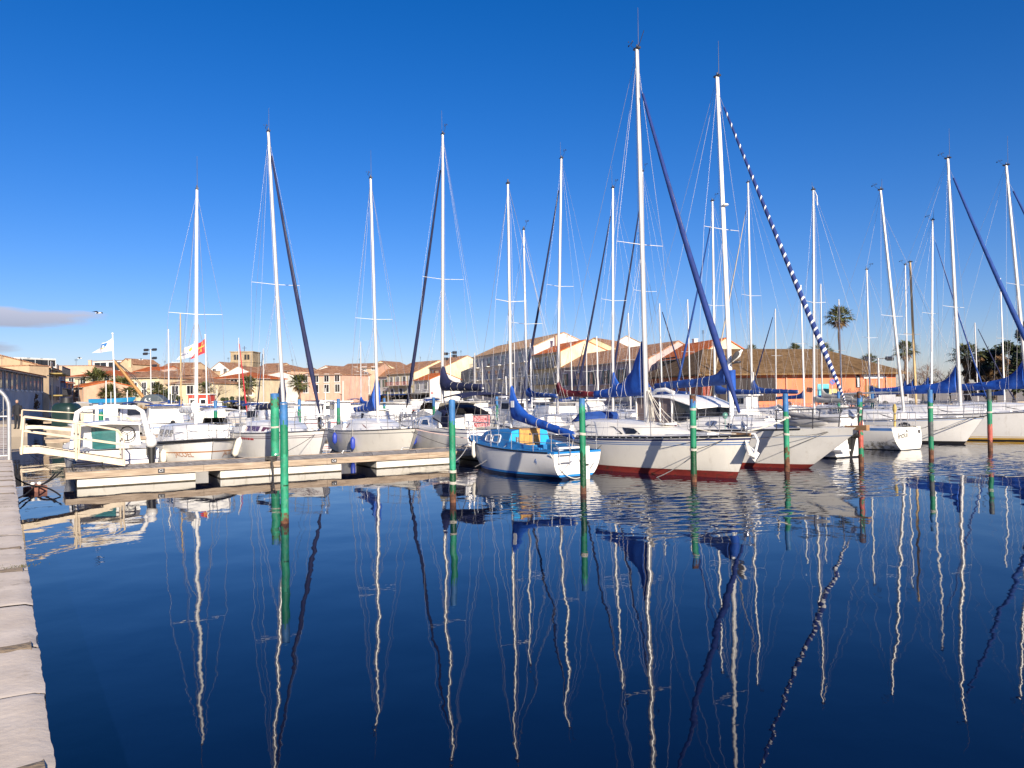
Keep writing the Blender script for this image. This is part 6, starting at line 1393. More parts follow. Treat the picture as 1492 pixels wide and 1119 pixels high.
q = PX(1443, 86); tree(q[0], q[1], ZP(1440, 522, 86) - gnd, 2.6, 1.3, leaf_b, 'russet-leaved tree below the dark evergreens', n=3600, seed=4, ls=.16)
q = PX(1440, 95); tree(q[0], q[1], ZP(1428, 532, 95) - gnd, 3.0, 2.0, leaf_d, 'low dark bush behind the russet tree', n=2600, seed=5, trunk_h=.1)
q = PX(33, 90); tree(q[0], q[1], ZP(33, 572, 90) - gnd, 1.7, 1.15, leaf_b, 'russet bush in front of the shaded terraced houses', n=1800, seed=6, ls=.12, trunk_h=.2, name='bush')
q = PX(17, 86); tree(q[0], q[1], ZP(17, 574, 86) - gnd, 1.4, 1.1, leaf_d, 'dark green bush at the left-hand edge', n=1500, seed=7, ls=.12, trunk_h=.2, name='bush')
q = PX(240, 130); tree(q[0], q[1], ZP(240, 570, 130) - gnd, 2.0, 1.6, leaf_d, 'dark round tree beside the salmon house', n=1600, seed=8)
q = PX(262, 112); tree(q[0], q[1], ZP(262, 579, 112) - gnd, 2.6, .9, leaf_d, 'clipped hedge tree below the cream two-storey house', n=1800, seed=9, ls=.15, ry=1.0)
q = PX(345, 116); tree(q[0], q[1], ZP(345, 578, 116) - gnd, 3.4, .95, leaf_d, 'dark hedge below the red-roofed villa', n=2200, seed=10, ls=.15, ry=1.0)
q = PX(470, 130); tree(q[0], q[1], ZP(474, 583, 130) - gnd, .9, .8, leaf_o, 'small round shrub before the arched door of the pink house', n=800, seed=11, ls=.12, name='bush')
def bare(px, py, D, label, seed=0, sp=1.0):
    rg = random.Random(seed); q = PX(px, D); h = ZP(px, py, D) - gnd; r = empty('bare_tree', (q[0], q[1], gnd)); tag(r, label, 'tree')
    mb = MB(); mb.tube([(0, 0, -.2), (.05, 0, h * .3)], [h * .03, h * .022], 6)
    m2 = MB()
    def br(p, d, l, rad, lv):
        e = p + d * l; (mb if lv < 2 else m2).tube([p, p.lerp(e, .5) + Vector((rg.uniform(-.05, .05), 0, .04)) * l, e], [rad, rad * .8, rad * .55], 4, cap=False)
        if lv >= 4: return
        for k in range(3 if lv < 3 else 4):
            n_ = (d + Vector((rg.gauss(0, .55), rg.gauss(0, .55), rg.gauss(.12, .3))) * sp).normalized(); br(p.lerp(e, rg.uniform(.55, 1)), n_, l * rg.uniform(.55, .78), rad * .55, lv + 1)
    for k in range(4): br(Vector((.05, 0, h * .28)), Vector((rg.gauss(0, .6), rg.gauss(0, .6), .8)).normalized(), h * .34, h * .016, 0)
    mb.build('trunk', bark2, r); m2.build('twigs', twigm, r); return r
for k, (px, py, D, lab) in enumerate(((1345, 532, 96, 'bare tree just left of the dark-stayed white mast'), (1362, 528, 100, 'bare tree between the radar-dome mast and the thick yacht mast'), (1384, 532, 97, 'bare tree left of the ragged fan palm'), (1304, 534, 108, 'bare tree beyond the right end of the orange hall'), (1330, 536, 112, 'far bare tree behind the varnished mast'), (1452, 548, 80, 'small pale bare tree before the dark evergreens'), (312, 552, 120, 'reddish bare tree before the cream villa'), (1240, 562, 69, 'leafless shrub tree against the orange hall wall'))): bare(px, py, D, lab, k + 3)
dry = mat('dry_grass', (.26, .15, .05), .9, var=.4, scale=3)
mb = MB()
for k in range(2600):
    px = rnd.uniform(200, 262) if k % 4 else rnd.uniform(196, 330); D = rnd.uniform(101, 108); q = PX(px, D); hh = rnd.uniform(.4, 1.5) * (1 if k % 4 else .4); w_ = rnd.uniform(.02, .06)
    t = Vector((q[0] + rnd.gauss(0, .2), q[1] + rnd.gauss(0, .2), gnd + hh)); mb.add([(q[0] - w_, q[1], gnd - .05), (q[0] + w_, q[1], gnd - .05), t], [(0, 1, 2)])
tag(mb.build('dry_grass', dry), 'tufts of dry brown grass along the far quay edge', 'grass', kind='stuff')

# ------------------------------------------------------------------ quay furniture, far side
def post_lamp(px, py, D, label, heads):
    q = PX(px, D); h = ZP(px, py, D) - gnd; r = empty('flood_light_mast', (q[0], q[1], gnd)); tag(r, label, 'light mast', 'flood light masts')
    MB().tube([(0, 0, 0), (0, 0, h)], [.14, .07], 8).build('pole', alu, r)
    for f, s_ in heads:
        mb = MB(); mb.tube([(0, 0, h * f), (s_ * .5, 0, h * f + .05)], .04, 5); mb.box((s_ * .6, -.1, h * f), (.6, .35, .28), rx=.4); mb.build('flood_light', dsteel, r)
post_lamp(220, 509, 112, 'tall flood light mast rising left of the red flag', [(.995, 1), (.99, -1), (.93, -1.2), (.86, 1), (.74, 1)])
post_lamp(657, 513, 104, 'tall flood light mast in front of the cream gable', [(.99, 1), (.97, -1), (.93, 1), (.88, -1)])
post_lamp(1281, 522, 68, 'twin-headed light mast in front of the hall sign', [(.99, 1.6), (.99, -1.6)])
for k, (px, py, D, lab) in enumerate(((76, 548, 92, 'street lamp before the shaded balcony house'), (115, 553, 110, 'street lamp before the low salmon house'), (254, 560, 120, 'street lamp before the cream two-storey house'), (497, 575, 150, 'street lamp before the white narrow house'))):
    q = PX(px, D); h = ZP(px, py, D) - gnd; r = empty('street_lamp', (q[0], q[1], gnd)); tag(r, lab, 'street lamp', 'street lamps')
    MB().tube([(0, 0, 0), (0, 0, h)], [.07, .05], 6).build('pole', dsteel, r); mb = MB(); mb.box((0, -.3, h + .04), (.3, .9, .1)); mb.build('lamp_head', dsteel, r)
# flags
def flag(px0, pyt, pxb, pyb, D, label, fl_pts, mats_, fn, fz):
    t = A(px0, pyt, D); b = A(pxb, 590, D); r = empty('flagpole', (b.x, b.y, 0.0)); tag(r, label, 'flagpole', 'flagpoles')
    MB().tube([(0, 0, .5), (t.x - b.x, 0, t.z)], [.075, .045], 8).build('pole', aluw, r)
    mb = MB(); mb.ell((t.x - b.x, 0, t.z + .06), (.09, .09, .07)); mb.build('finial', aluw, r)
    nu, nv = 30, 20; P_ = []
    c00, c10, c11, c01 = [A(x, y, D) - Vector((b.x, b.y, 0)) for x, y in fl_pts]   # hoist top, fly top, fly bottom, hoist bottom
    for i in range(nu + 1):
        for j in range(nv + 1):
            u, v = i / nu, j / nv; p = (c00 * (1 - u) + c10 * u) * (1 - v) + (c01 * (1 - u) + c11 * u) * v
            p.y += .35 * math.sin(u * 7 + v * 2.5) * u; p.z += .06 * math.sin(u * 9) * u; P_.append(p)
    mb = MB(); fs = []; ml = []
    for i in range(nu):
        for j in range(nv): fs.append((i * (nv + 1) + j, (i + 1) * (nv + 1) + j, (i + 1) * (nv + 1) + j + 1, i * (nv + 1) + j + 1)); ml.append(fn((i + .5) / nu, (j + .5) / nv))
    mb.add(P_, fs, smooth=True, mi=ml); mb.build('flag', mats_, r); return r
fw = mat('flag_white', (.72, .72, .76), .8); fbl = mat('flag_blue', (.02, .14, .38), .8); fyl = mat('flag_yellow', (.6, .42, .06), .8); frd = mat('flag_red', (.50, .02, .03), .8); fdb = mat('flag_dark_blue', (.05, .08, .25), .8)
def f1(u, v):
    if .38 < u < .70 and .12 < v < .52: return 0 if abs(u - .56) < .05 and abs(v - .36) < .07 else 1
    if .36 < u < .72 and .57 < v < .64: return 2
    if .10 < u < .28 and .5 < v < .54: return 2
    return 0
flag(164, 487, 169, 640, 60, 'white flagpole flying a white flag with a blue and yellow emblem', [(163, 493), (147, 503), (133.5, 515), (165, 511)], [fw, fbl, fyl], f1, 0)
def f2(u, v):
    if ((u - .3) / .10) ** 2 + ((v - .35) / .2) ** 2 < 1: return 1
    if .35 < u < .9 and .55 < v < .72 and int(u * 26) % 3: return 2
    return 0
flag(284, 499, 285, 620, 78, 'flagpole behind the mast flying a white flag with a yellow disc and blue lettering', [(284, 500), (266, 509), (257, 525), (284, 519)], [fw, fyl, fdb], f2, 0)
def f3(u, v):   # yellow cross with flared arms on red
    x, y = (u - .32) / .26, (v - .45) / .36
    r_ = max(abs(x), abs(y))
    if r_ < 1 and min(abs(x), abs(y)) < .10 + .22 * r_ ** 2: return 0 if min(abs(x), abs(y)) < .05 and r_ > .25 else 1
    return 0
flag(299, 489, 302, 620, 72, 'flagpole flying a red flag with a yellow cross', [(298.5, 493), (288, 503), (277, 524), (299, 514)], [frd, fyl], f3, 0)
# crane, tank, fence panels, workboats on the hard, vans
Dc = 104
q0 = PX(213, Dc); r = empty('mobile_crane', (q0[0], q0[1], gnd)); tag(r, 'grey mobile crane with a long tan lattice-free boom pointing up left', 'crane')
mb = MB(); mb.loft([[(1.2 + 1.6 * math.cos(q) ** 1 * k, -.2 + y, 1.4 + 1.15 * math.sin(q) * k) for q in [2 * math.pi * i / 16 for i in range(16)]] for y, k in ((-.9, .9), (-.8, 1.0), (.8, 1.0), (.9, .9))], smooth=False)
mb.box((1.0, 0, .45), (4.6, 2.0, .5)); mb.build('body', mat('crane_grey', (.075, .095, .11), .5), r)
t = text_mb('6.5', .75, lambda x, y: Vector((.75 + x, -1.12, 1.75 + y))); t.build('lettering', txt_w, r)
for x in (-.8, .8, 2.6): MB().tube([(x, -1.05, .35), (x, -.7, .35)], .36, 14).build('wheel', black, r)
e1 = A(212, 583, Dc) - r.location; e2_ = A(165, 524, Dc) - r.location; e1.y = e2_.y = 0
MB().tube([e1, e2_], [.30, .20], 6, flat=.8, smooth=False).build('boom', mat('crane_tan', (.40, .20, .06), .6), r)
mb = MB()
for o_ in (.5, .8): mb.tube([e1 + Vector((.9, 0, .3)), e1.lerp(e2_, .5) + Vector((.55 * o_ + .3, 0, .55 * o_)), e2_ + Vector((0, 0, .1))], .05, 4)
mb.build('boom_stay', dsteel, r)
def panel(pa, pb, D, z0, z1, label, m, name='fence', grp=None):
    a, b = PX(pa, D), PX(pb, D); L = math.hypot(b[0] - a[0], b[1] - a[1]); r = empty(name, (a[0], a[1], gnd), math.atan2(b[1] - a[1], b[0] - a[0])); tag(r, label, name.replace('_', ' '), grp)
    n = max(1, round(L / 2.4)); h = z1 - gnd
    for k in range(n):
        mb = MB(); mb.box((L * (k + .5) / n, 0, h / 2 + .05), (L / n - .08, .05, h - .1)); 
        for q in range(8): mb.box((L * (k + (q + .5) / 8) / n, -.035, h / 2 + .05), (.05, .03, h - .2))
        mb.build('panel', m, r)
    for k in range(n + 1): MB().tube([(L * k / n, 0, -.05), (L * k / n, 0, h + .06)], .05, 6).build('post', alu, r)
    return r
pan = mat('site_panel_grey', (.36, .33, .29), .6, .2, var=.15, scale=1.5)
panel(112, 150, 101.5, 0, ZP(130, 585, 101.5), 'grey panel fence left of the white flagpole', pan); panel(183, 246, 102.5, 0, ZP(215, 585, 102.5), 'grey panel fence below the crane', pan)
q = PX(97, 52); tk = empty('water_tank', (q[0], q[1], 0)); tag(tk, 'dark green ribbed plastic tank standing on the left quay', 'tank')
zb = .95; zt = ZP(97, 587, 52); mb = MB(); w_ = 1.55
prof = [(0, .96), (.12, 1), (.2, .97), (.3, 1), (.4, .97), (.5, 1), (.6, .97), (.72, 1), (.86, .95), (.95, .8), (1, .6)]
mb.loft([[(w_ / 2 * k * (abs(math.cos(a)) ** .5) * (1 if math.cos(a) > 0 else -1), w_ / 2 * k * (abs(math.sin(a)) ** .5) * (1 if math.sin(a) > 0 else -1), zb + (zt - zb) * f) for a in [2 * math.pi * i / 24 for i in range(24)]] for f, k in prof])
mb.build('body', mat('tank_green', (.012, .03, .025), .35, var=.2), tk)
mb = MB(); mb.tube([(0, 0, zt - .02), (0, 0, zt + .35)], [.42, .34], 16); mb.build('hatch', black, tk)
mb = MB(); mb.box((0, 0, zb / 2 - .3), (1.7, 1.7, zb + .6)); mb.build('plinth', wallm, tk)
# boats standing ashore and small craft by the beach
def ashore(px, D, pr, label, s=1.0, ang=0.0, z=gnd + .9):
    o = copy_tree(pr); q = PX(px, D); o.location = (q[0], q[1], z); o.rotation_euler = (0, 0, ang); o.scale = (s, s, s); tag(o, label, 'motor boat'); o.pop('group', None)
    return o
bs = empty('motor_boat', (*PX(166, 100), gnd + 1.0), .1); tag(bs, 'bright blue boat hull propped up ashore beside the white flagpole', 'motor boat')
h = Hull(5.6, 2.2, 1.0, tr=.85, rb=.9, dep=.8); h.mesh([(.5, 0), (1, 1)], [mat('hull_grey', (.10, .11, .14), .5), mat('hull_cyan', (.02, .22, .42), .4)], bs, n=14, deckm=bluep)
for x in (-1.6, 0, 1.6): MB().box((x, 0, -.75), (.2, 1.4, .5)).build('prop', teak, bs)
rk = empty('kiosk', (*PX(294, 100), gnd), .0); tag(rk, 'small red cabin with white square window frames on the far quay', 'cabin')
mb = MB(); mb.box((0, 0, 1.2), (2.7, 2.0, 2.3)); mb.build('wall', mat('kiosk_red', (.5, .05, .03), .6), rk); mb = MB(); mb.box((0, 0, 2.41), (3.0, 2.3, .12)); mb.build('roof', white, rk)
for x in (-.75, .6): mb = MB(); mb.box((x, -1.01, 1.4), (.95, .06, .95), 0); mb.box((x, -1.05, 1.4), (.6, .04, .6), 1); mb.build('window', [white, glass], rk)
mb = MB(); mb.box((0, -1.01, .35), (2.72, .06, .2)); mb.build('trim', white, rk)
for k, (px, c, lab) in enumerate(((258, yellow, 'yellow kayak lying on the far beach by the flagpoles'), (271, yellow, 'second yellow kayak, right of the tan mast'), (264, mat('kayak_pink', (.6, .25, .16), .5), 'salmon-coloured small boat between the yellow kayaks'))):
    r = empty('kayak', (*PX(px, 99.4 + .2 * k), .55 if False else gnd + .35), .3 - .2 * k); tag(r, lab, 'kayak', 'small craft on the beach')
    mb = MB(); mb.loft([[(x, w_ * math.cos(a), .28 * (k2 if math.sin(a) > 0 else k2 * 1.2) * math.sin(a) + .18 * (abs(x) / 1.5) ** 2) for a in [2 * math.pi * i / 12 for i in range(12)]] for x, w_, k2 in ((-1.5, .03, .1), (-1.1, .22, .7), (-.3, .36, 1), (.4, .36, 1), (1.1, .22, .7), (1.5, .03, .1))]); mb.build('hull', c, r)
    mb = MB(); mb.ell((0, 0, .26), (.4, .22, .06)); mb.build('seat_well', black, r)
def van(px, D, label, c, ang=0.2, L=4.8, hh=1.9):
    r = empty('parked_van' if hh > 1.7 else 'parked_car', (*PX(px, D), gnd), ang); tag(r, label, 'van' if hh > 1.7 else 'car', 'vehicles parked on the far quay')
    mb = MB(); prof = [(-L / 2, .35), (L / 2 - .05, .35), (L / 2, .7), (L / 2 - .7, .98), (L / 2 - 1.35, hh), (-L / 2 + .15, hh), (-L / 2, .9)] if hh > 1.7 else [(-L / 2, .35), (L / 2, .35), (L / 2, .72), (L / 2 - 1.1, .88), (L / 2 - 1.8, hh), (-L / 2 + .9, hh), (-L / 2 + .1, .9)]
    n = len(prof); mb.add([(x, -.88, z) for x, z in prof] + [(x, .88, z) for x, z in prof], [tuple(range(n)), tuple(range(n, 2 * n))[::-1]] + [((i + 1) % n, i, n + i, n + (i + 1) % n) for i in range(n)]); mb.build('body', c, r)
    for sd in (-1, 1):
        mb = MB(); mb.add([(L / 2 - 1.0, sd * .89, 1.0), (L / 2 - 1.5, sd * .89, hh - .18), (L / 2 - 2.3, sd * .89, hh - .18), (L / 2 - 2.3, sd * .89, 1.0)], [(0, 1, 2, 3), (3, 2, 1, 0)]); mb.build('window', glass, r)
    for x in (-L / 2 + .9, L / 2 - .95):
        for sd in (-1, 1): MB().tube([(x, sd * .72, .33), (x, sd * .90, .33)], .33, 14).build('wheel', black, r)
    return r
for px, D, lab, ang, hh in ((34, 118, 'white van beside the standing man on the left quay', 1.9, 1.9), (47, 122, 'white van with two side windows before the russet bush', 1.95, 2.0), (62, 126, 'long white van in front of the shaded houses', 1.9, 2.1), (88, 122, 'white van under the balcony house awning', 2.0, 2.0), (73, 118, 'white car left of the dark green tank', 1.9, 1.45), (460, 112, 'dark car parked before the pink house', 0, 1.4), (482, 113, 'white car parked before the arched door of the pink house', 0, 1.4), (1240, 68, 'dark car before the orange hall wall', .1, 1.4), (1300, 69, 'silver car at the right end of the orange hall', .1, 1.4)):
    van(px, D, lab, {'dark': mat('car_dark', (.03, .03, .04), .3), 'silv': mat('car_silver', (.4, .4, .42), .3, .5)}.get(lab[:4], white), ang, 4.8 if hh > 1.7 else 4.2, hh)
# no-entry board on the narrow grey house
r = empty('road_sign', (*PX(630, 108), gnd)); tag(r, 'square red and white road sign before the narrow grey house', 'road sign')
MB().tube([(0, 0, 0), (0, 0, ZP(630, 570, 108) - gnd)], .04, 6).build('post', dsteel, r)
mb = MB(); zc = ZP(630, 572.5, 108) - gnd; mb.box((0, -.06, zc), (.5, .03, .5), 0); mb.box((0, -.08, zc), (.36, .02, .36), 1); mb.box((0, -.095, zc), (.24, .02, .07), 0); mb.build('panel', [wfr, dkred], r)
r = empty('road_sign', (*PX(1213, 69), gnd)); tag(r, 'round blue and red no-parking sign before the orange hall', 'road sign')
zc = ZP(1213, 556.5, 69) - gnd; MB().tube([(0, 0, 0), (0, 0, zc)], .035, 6).build('post', alu, r)
mb = MB(); mb.tube([(0, -.05, zc), (0, -.08, zc)], .30, 20, 0); mb.tube([(0, -.085, zc), (0, -.095, zc)], .23, 20, 1); mb.box((0, -.10, zc), (.42, .01, .05), 0, ry=.78); mb.build('panel', [dkred, mat('sign_blue', (.05, .1, .4), .5)], r)

# ------------------------------------------------------------------ near quay: gate, ropes, hoses, person, gulls
gatem = mat('gate_galvanised', (.42, .42, .42), .45, .5, var=.15)
g0 = Vector((-14.50, 22.15, QZ)); gr = empty('security_gate', g0, math.atan2(E1.y, E1.x) + math.pi); tag(gr, 'arched galvanised security gate at the head of the near gangway', 'gate')
mb = MB(); pts = [(0, 0, 0), (0, 0, 1.5)] + [(.9 - .9 * math.cos(q), 0, 1.5 + .75 * math.sin(q)) for q in [math.pi / 2 * i / 8 for i in range(1, 9)]] + [(1.9, 0, 2.25)]
mb.tube(pts, .055, 8); mb.tube([(1.9, 0, 0), (1.9, 0, 2.25)], .05, 8); mb.tube([(0, 0, .12), (1.9, 0, .12)], .03, 6); mb.tube([(0, 0, 1.25), (1.9, 0, 1.25)], .03, 6); mb.build('gate_frame', gatem, gr)
mb = MB()
for k in range(1, 14):
    x = 1.9 * k / 14; zt_ = 1.5 + .75 * math.sin(math.acos(max(-1, min(1, (.9 - x) / .9)))) if x < .9 else 2.25
    mb.tube([(x, 0, .12), (x, 0, zt_)], .012, 5)
mb.build('bar', gatem, gr)
mb = MB(); mb.tube([(.06 + .14 * math.cos(q), -.06, 1.3 + .14 * math.sin(q)) for q in [2 * math.pi * i / 14 for i in range(15)]], .014, 5); mb.build('lock_ring', dsteel, gr)
# man in dark clothes on the left quay
man = empty('person', (*PX(25, 47), .98), 0); tag(man, 'man in dark clothes standing on the left quay by the white van', 'person')
body = MB(); bd_ = MB(); sk = mat('skin', (.45, .25, .17), .6); dk_ = mat('cloth_black', (.012, .012, .016), .8)
body.loft([[(a_x * math.cos(q), a_y * math.sin(q), z) for q in [2 * math.pi * i / 12 for i in range(12)]] for z, a_x, a_y in ((.82, .17, .12), (.95, .18, .13), (1.1, .17, .12), (1.3, .21, .13), (1.42, .22, .12), (1.48, .12, .09), (1.52, .065, .065), (1.58, .06, .06))], 0)
for s_ in (-1, 1):
    body.tube([(s_ * .09, 0, .9), (s_ * .10, .01, .5), (s_ * .10, -.01, .08)], [.10, .075, .055], 8, 0); body.ell((s_ * .10, -.06, .045), (.05, .13, .045), 0)
    body.tube([(s_ * .21, 0, 1.42), (s_ * .26, .02, 1.15), (s_ * .24, -.06, .9)], [.07, .055, .04], 8, 0); body.ell((s_ * .24, -.07, .84), (.035, .045, .08), 1, 8, 5)
body.ell((0, -.01, 1.67), (.078, .095, .115), 1, 12, 9); body.ell((0, -.105, 1.66), (.014, .02, .02), 1, 6, 4)
body.build('body', [dk_, sk], man)
mb = MB(); mb.ell((0, .01, 1.71), (.085, .098, .085), 0, 12, 8); mb.build('hair', mat('hair_grey', (.2, .18, .16), .8), man)
# gull on the radar bracket of the wheelhouse boat, with its head up
gl = empty('gull', gull_spot, R(-20)); tag(gl, 'gull perched on a bracket on the mast of the wheelhouse boat', 'bird')
gl.scale = (.8, .8, .8); gw = mat('feather_white', (.7, .68, .64), .7); gd = mat('feather_dark', (.045, .045, .05), .7); gw2 = mat('feather_grey', (.30, .29, .28), .7); gb = mat('beak_dark', (.06, .05, .04), .5)
rot = Matrix.Rotation(R(-52), 3, 'Y'); mb = MB()
mb.loft([[Vector((0, .0, .22)) + rot @ Vector((x, r_ * math.cos(q), r_ * 1.05 * math.sin(q))) for q in [2 * math.pi * i / 12 for i in range(12)]] for x, r_ in ((-.34, .015), (-.22, .05), (-.08, .10), (.06, .115), (.16, .085), (.22, .055), (.28, .058), (.33, .05), (.37, .02))], 0); mb.build('body', gw, gl)
for s_ in (-1, 1):
    mb = MB(); mb.loft([[Vector((-.015, 0, .235)) + rot @ Vector((x, s_ * (.085 * k + .02) + w_ * math.cos(q) * .02, .03 + w_ * math.sin(q))) for q in [2 * math.pi * i / 10 for i in range(10)]] for x, w_, k in ((-.46, .008, .2), (-.3, .055, .6), (-.1, .11, 1.1), (.08, .115, 1.15), (.17, .06, 1.0))]); mb.build('wing', gd, gl)
hp = Vector((0, 0, .22)) + rot @ Vector((.33, 0, 0)); mb = MB(); mb.tube([hp + Vector((.03, 0, .02)), hp + Vector((.13, 0, .01))], [.018, .005], 6); mb.build('beak', gb, gl)
mb = MB(); mb.ell(hp + Vector((0, 0, .015)), (.052, .05, .045)); mb.build('hood', gd, gl)
mb = MB()
for s_ in (-1, 1): mb.tube([(0, s_ * .035, .13), (0, s_ * .035, .0)], .009, 5); mb.box((.025, s_ * .035, .004), (.07, .05, .008))
mb.build('leg', gb, gl)
for k, (px, py, D, sp_, lab) in enumerate(((143, 456, 60, .75, 'gull gliding below the long cloud'), (116, 522, 90, .7, 'distant bird low over the rooftops left of the flag'), (205, 524, 90, .5, 'tiny bird in the sky right of the flag'))):
    q = A(px, py, D); r = empty('gull', q, rnd.uniform(-.5, .5)); tag(r, lab, 'bird', 'gulls in flight')
    mb = MB(); mb.loft([[(x, r_ * math.cos(a), r_ * math.sin(a)) for a in [2 * math.pi * i / 8 for i in range(8)]] for x, r_ in ((-.25, .01), (-.1, .06), (.08, .07), (.2, .04), (.27, .01))]); mb.build('body', gw, r)
    for s_ in (-1, 1): mb = MB(); mb.add([(-.08, s_ * .04, .02), (.10, s_ * .04, .02), (.12, s_ * .35 * sp_ / .7, .12), (-.05, s_ * .75 * sp_ / .7, .03), (-.02, s_ * .35, .11)], [(0, 1, 2, 3, 4), (4, 3, 2, 1, 0)]); mb.build('wing', gd, r)
# float with hoses between the quay and the pontoon
fp = G(51, 716); r = empty('mooring_float', (fp.x, fp.y, 0), .4); tag(r, 'weathered brown float carrying black hoses between quay and pontoon', 'float')
mb = MB(); bm = mat('float_brown', (.20, .085, .06), .85, var=.4, scale=6, bump=.6)
for x, y, z, s_ in ((-.12, 0, .04, .26), (.14, .05, .05, .26), (0, -.16, .02, .24), (.02, .14, .10, .22)): mb.box((x, y, z), (s_, s_ * .9, .2), rz=x * 3, rx=y * .6)
mb.build('block', bm, r); mb = MB(); mb.ell((-.06, .02, .22), (.06, .06, .05)); mb.ell((.1, .05, .22), (.06, .06, .05)); mb.build('knob', cvw, r)
for k, (pa, za, lab) in enumerate((((19, 693), .55, 'black hose from the quay edge down to the brown float, upper one'), ((22, 727), .1, 'black hose from the quay edge to the brown float, lower one'))):
    a = G(*pa, z=za); tag(MB().tube(sag(a, fp + Vector((0, 0, .16)), .06, 10), .022, 6).build('hose', black), lab, 'hose', 'hoses at the brown float')
for k, (pb, zb_, lab) in enumerate((((80, 690), .42, 'black hose arching from the brown float up to the pontoon corner'), ((90, 686), .5, 'thicker black hose from the brown float to the pontoon end'), ((88, 722), .02, 'black hose trailing in the water off the pontoon end'))):
    b = G(*pb, z=zb_); tag(MB().tube(sag(fp + Vector((0, 0, .14)), b, -.08 if k == 2 else .08, 10), .022, 6).build('hose', black), lab, 'hose', 'hoses at the brown float')
tag(MB().tube(sag(G(36, 655, 1.0), G(80, 688, .5), .05, 10), .008, 5).build('mooring_rope', roped), 'thin dark line from the gangway head to the pontoon corner', 'rope', 'mooring ropes')
# black tray on the pontoon's end
mb = MB(); p = UV(.7, .45, PD)
tr_ = empty('folding_trestle', p, TH); tag(tr_, 'low black metal frame lying at the end of the nearest pontoon', 'frame')
mb.tube([(-.5, 0, .03), (-.5, 0, .2), (.3, .25, .2), (.3, .25, .03)], .025, 6); mb.tube([(-.5, .4, .03), (-.5, .4, .2), (-.5, 0, .2)], .025, 6); mb.build('frame_bars', black, tr_)

# mooring ropes
def P3(x, y, z): return Vector((x, y, z))
def pil(i, z): (px, py), *_ = pls[i]; g = G(px, py); return Vector((g.x, g.y, z))
hA = Hull(LA, 3.3, 1.12, tr=.62, rb=.62, rs=.25, wlb=.34, sheer=.22, dep=.6, mx=.45)
bowA = world(a_, (LA / 2 - .5, -.1, hA.deck(LA / 2) + .03)); hB = Hull(LB, 3.5, 1.2, tr=.6, rb=2.0, rs=.6, wlb=.30, sheer=.24, dep=.6, mx=.45); bowB = world(b_, (LB / 2 - .6, -.1, hB.deck(LB / 2) + .03))
rope(pil(3, 1.55), bowA, .05, .012, ropew, 'white line from the rusty-topped pile up to the bow of the red-bottomed boat')
rope(pil(3, .9), bowA, .04, .010, roped, 'thin dark line from low on the rusty-topped pile to the bow of the red-bottomed boat')
rope(pil(2, 1.45) + Vector((.05, .05, -.9)), world(a_, (-1.6, -1.6, .95)), -.0, .012, ropew, 'line from the pale-topped pile to the side of the red-bottomed boat')
rope(world(a_, (.6, -1.58, 1.08)), world(a_, (-3.2, -1.62, 1.05)), .75, .010, roped, 'dark rope hanging in a loop along the side of the red-bottomed boat')
tag(MB().tube(sag(world(a_, (-2.4, -1.8, .9)), pil(3, .75), 1.15, 22), .014, 6).build('mooring_rope', ropew), 'pale slack rope dipping to the water between blue boat and rusty-topped pile', 'rope', 'mooring ropes')
rope(pil(4, 1.68), world(a_, (LA / 2 - .35, .2, 1.4)), .05, .028, ropew, 'thick white rope from the wheelhouse-boat pile to the bow of the red-bottomed boat')
rope(pil(4, 1.15), bowB, .12, .008, roped, 'thin line from the pile to the bow tip of the wheelhouse boat')
rope(pil(4, .72), bowB, .0, .009, roped, 'dark line rising from low on the pile to the bow tip of the wheelhouse boat')
rope(bowA + Vector((.2, .3, -.1)), pil(4, 1.25), .12, .010, roped, 'dark line between the red-bottomed boat bow and the wheelhouse-boat pile')
rope(world(b_, (1.2, -1.55, 1.2)), world(b_, (-1.4, -1.7, 1.15)), .62, .010, roped, 'dark rope looping on the side of the wheelhouse boat')
rope(pil(5, 1.9), bowB, .1, .012, ropew, 'white line from the salmon-banded pile to the wheelhouse boat bow')
hC = Hull(LC, 2.6, .98, tr=.80, rb=.8, rs=-.18, wlb=.42, sheer=.24, dep=.45)
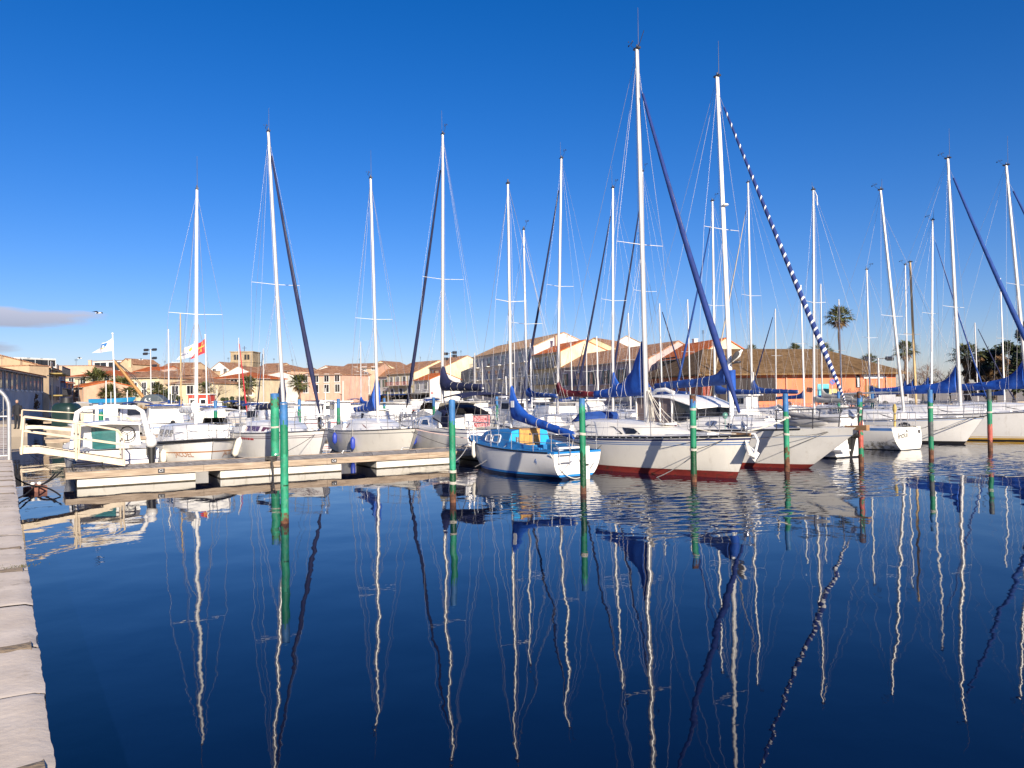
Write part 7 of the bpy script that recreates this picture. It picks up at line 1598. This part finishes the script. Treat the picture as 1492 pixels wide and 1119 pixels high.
rope(pil(6, 1.25), world(c_, (-LC / 2 + .2, -.9, .98)), .12, .011, roped, 'dark line from the grey-banded pile to the lettered transom')
rope(pil(6, 1.0), world(d_, (4.3, -.2, 1.25)), .1, .010, roped, 'dark line from the grey-banded pile to the bow of the black-bottomed boat')
rope(world(d_, (4.6, 0, 1.3)), pil(7, 1.5), .04, .022, black, 'thick black line from the black-bottomed boat bow to the salmon-footed pile')
rope(pil(1, .95), world(bl, (3.2, .1, .98)), .16, .012, ropew, 'white line from the bow of the blue boat to the blue-topped pile')
rope(world(bl, (-.9, 1.0, .95)), world(bl, (1.0, 1.12, .12)), .05, .012, ropew, 'white rope hanging down the side of the blue boat')
tag(MB().tube(sag(world(bl, (-3.3, .95, .8)), world(bl, (-3.5, -.6, .5)), .62, 16), .014, 6).build('mooring_rope', ropew), 'white rope hanging in a bight across the blue boat transom', 'rope', 'mooring ropes')
rope(UV(13.2, .15, PD + .08), world(h_, (4.0, -.1, 1.15)), .1, .010, roped, 'thin dark line from the pontoon to the bow of the cream boat')
rope(UV(17.0, .5, PD + .05), world(h_, (4.1, .1, 1.2)), .12, .020, ropep, 'pink-flecked rope from the cream boat bow across the pontoon')
rope(UV(6.7, 2.1, PD + .08), world(g_, (4.2, -.1, 1.2)), .06, .010, roped, 'thin dark line from the pontoon to the bow of the maroon-windowed boat')
rope(UV(5.9, .16, PD + .06), pil(0, .02) + Vector((-.2, .5, 0)), .25, .011, roped, 'dark slack line from the pontoon edge into the water by the nearest pile')
cl = empty('rope_bundle', UV(5.9, .1, PD)); tag(cl, 'black bundle of rope tied on the nearest pontoon edge', 'rope bundle')
mb = MB()
for k in range(7): mb.tube([(.16 * math.cos(q + k), .12 * math.sin(q + k * 1.3), .05 + .03 * math.sin(q * 2 + k) + .015 * k) for q in [2 * math.pi * i / 14 for i in range(15)]], .02, 5)
mb.build('coil', roped, cl); mb = MB(); mb.tube([(.05, -.14, .08), (.10, -.18, -.15), (.13, -.18, -.5)], [.03, .04, .02], 6); mb.build('hanging_end', roped, cl)
wl = mat('navel', (.1, .1, .1), .5)
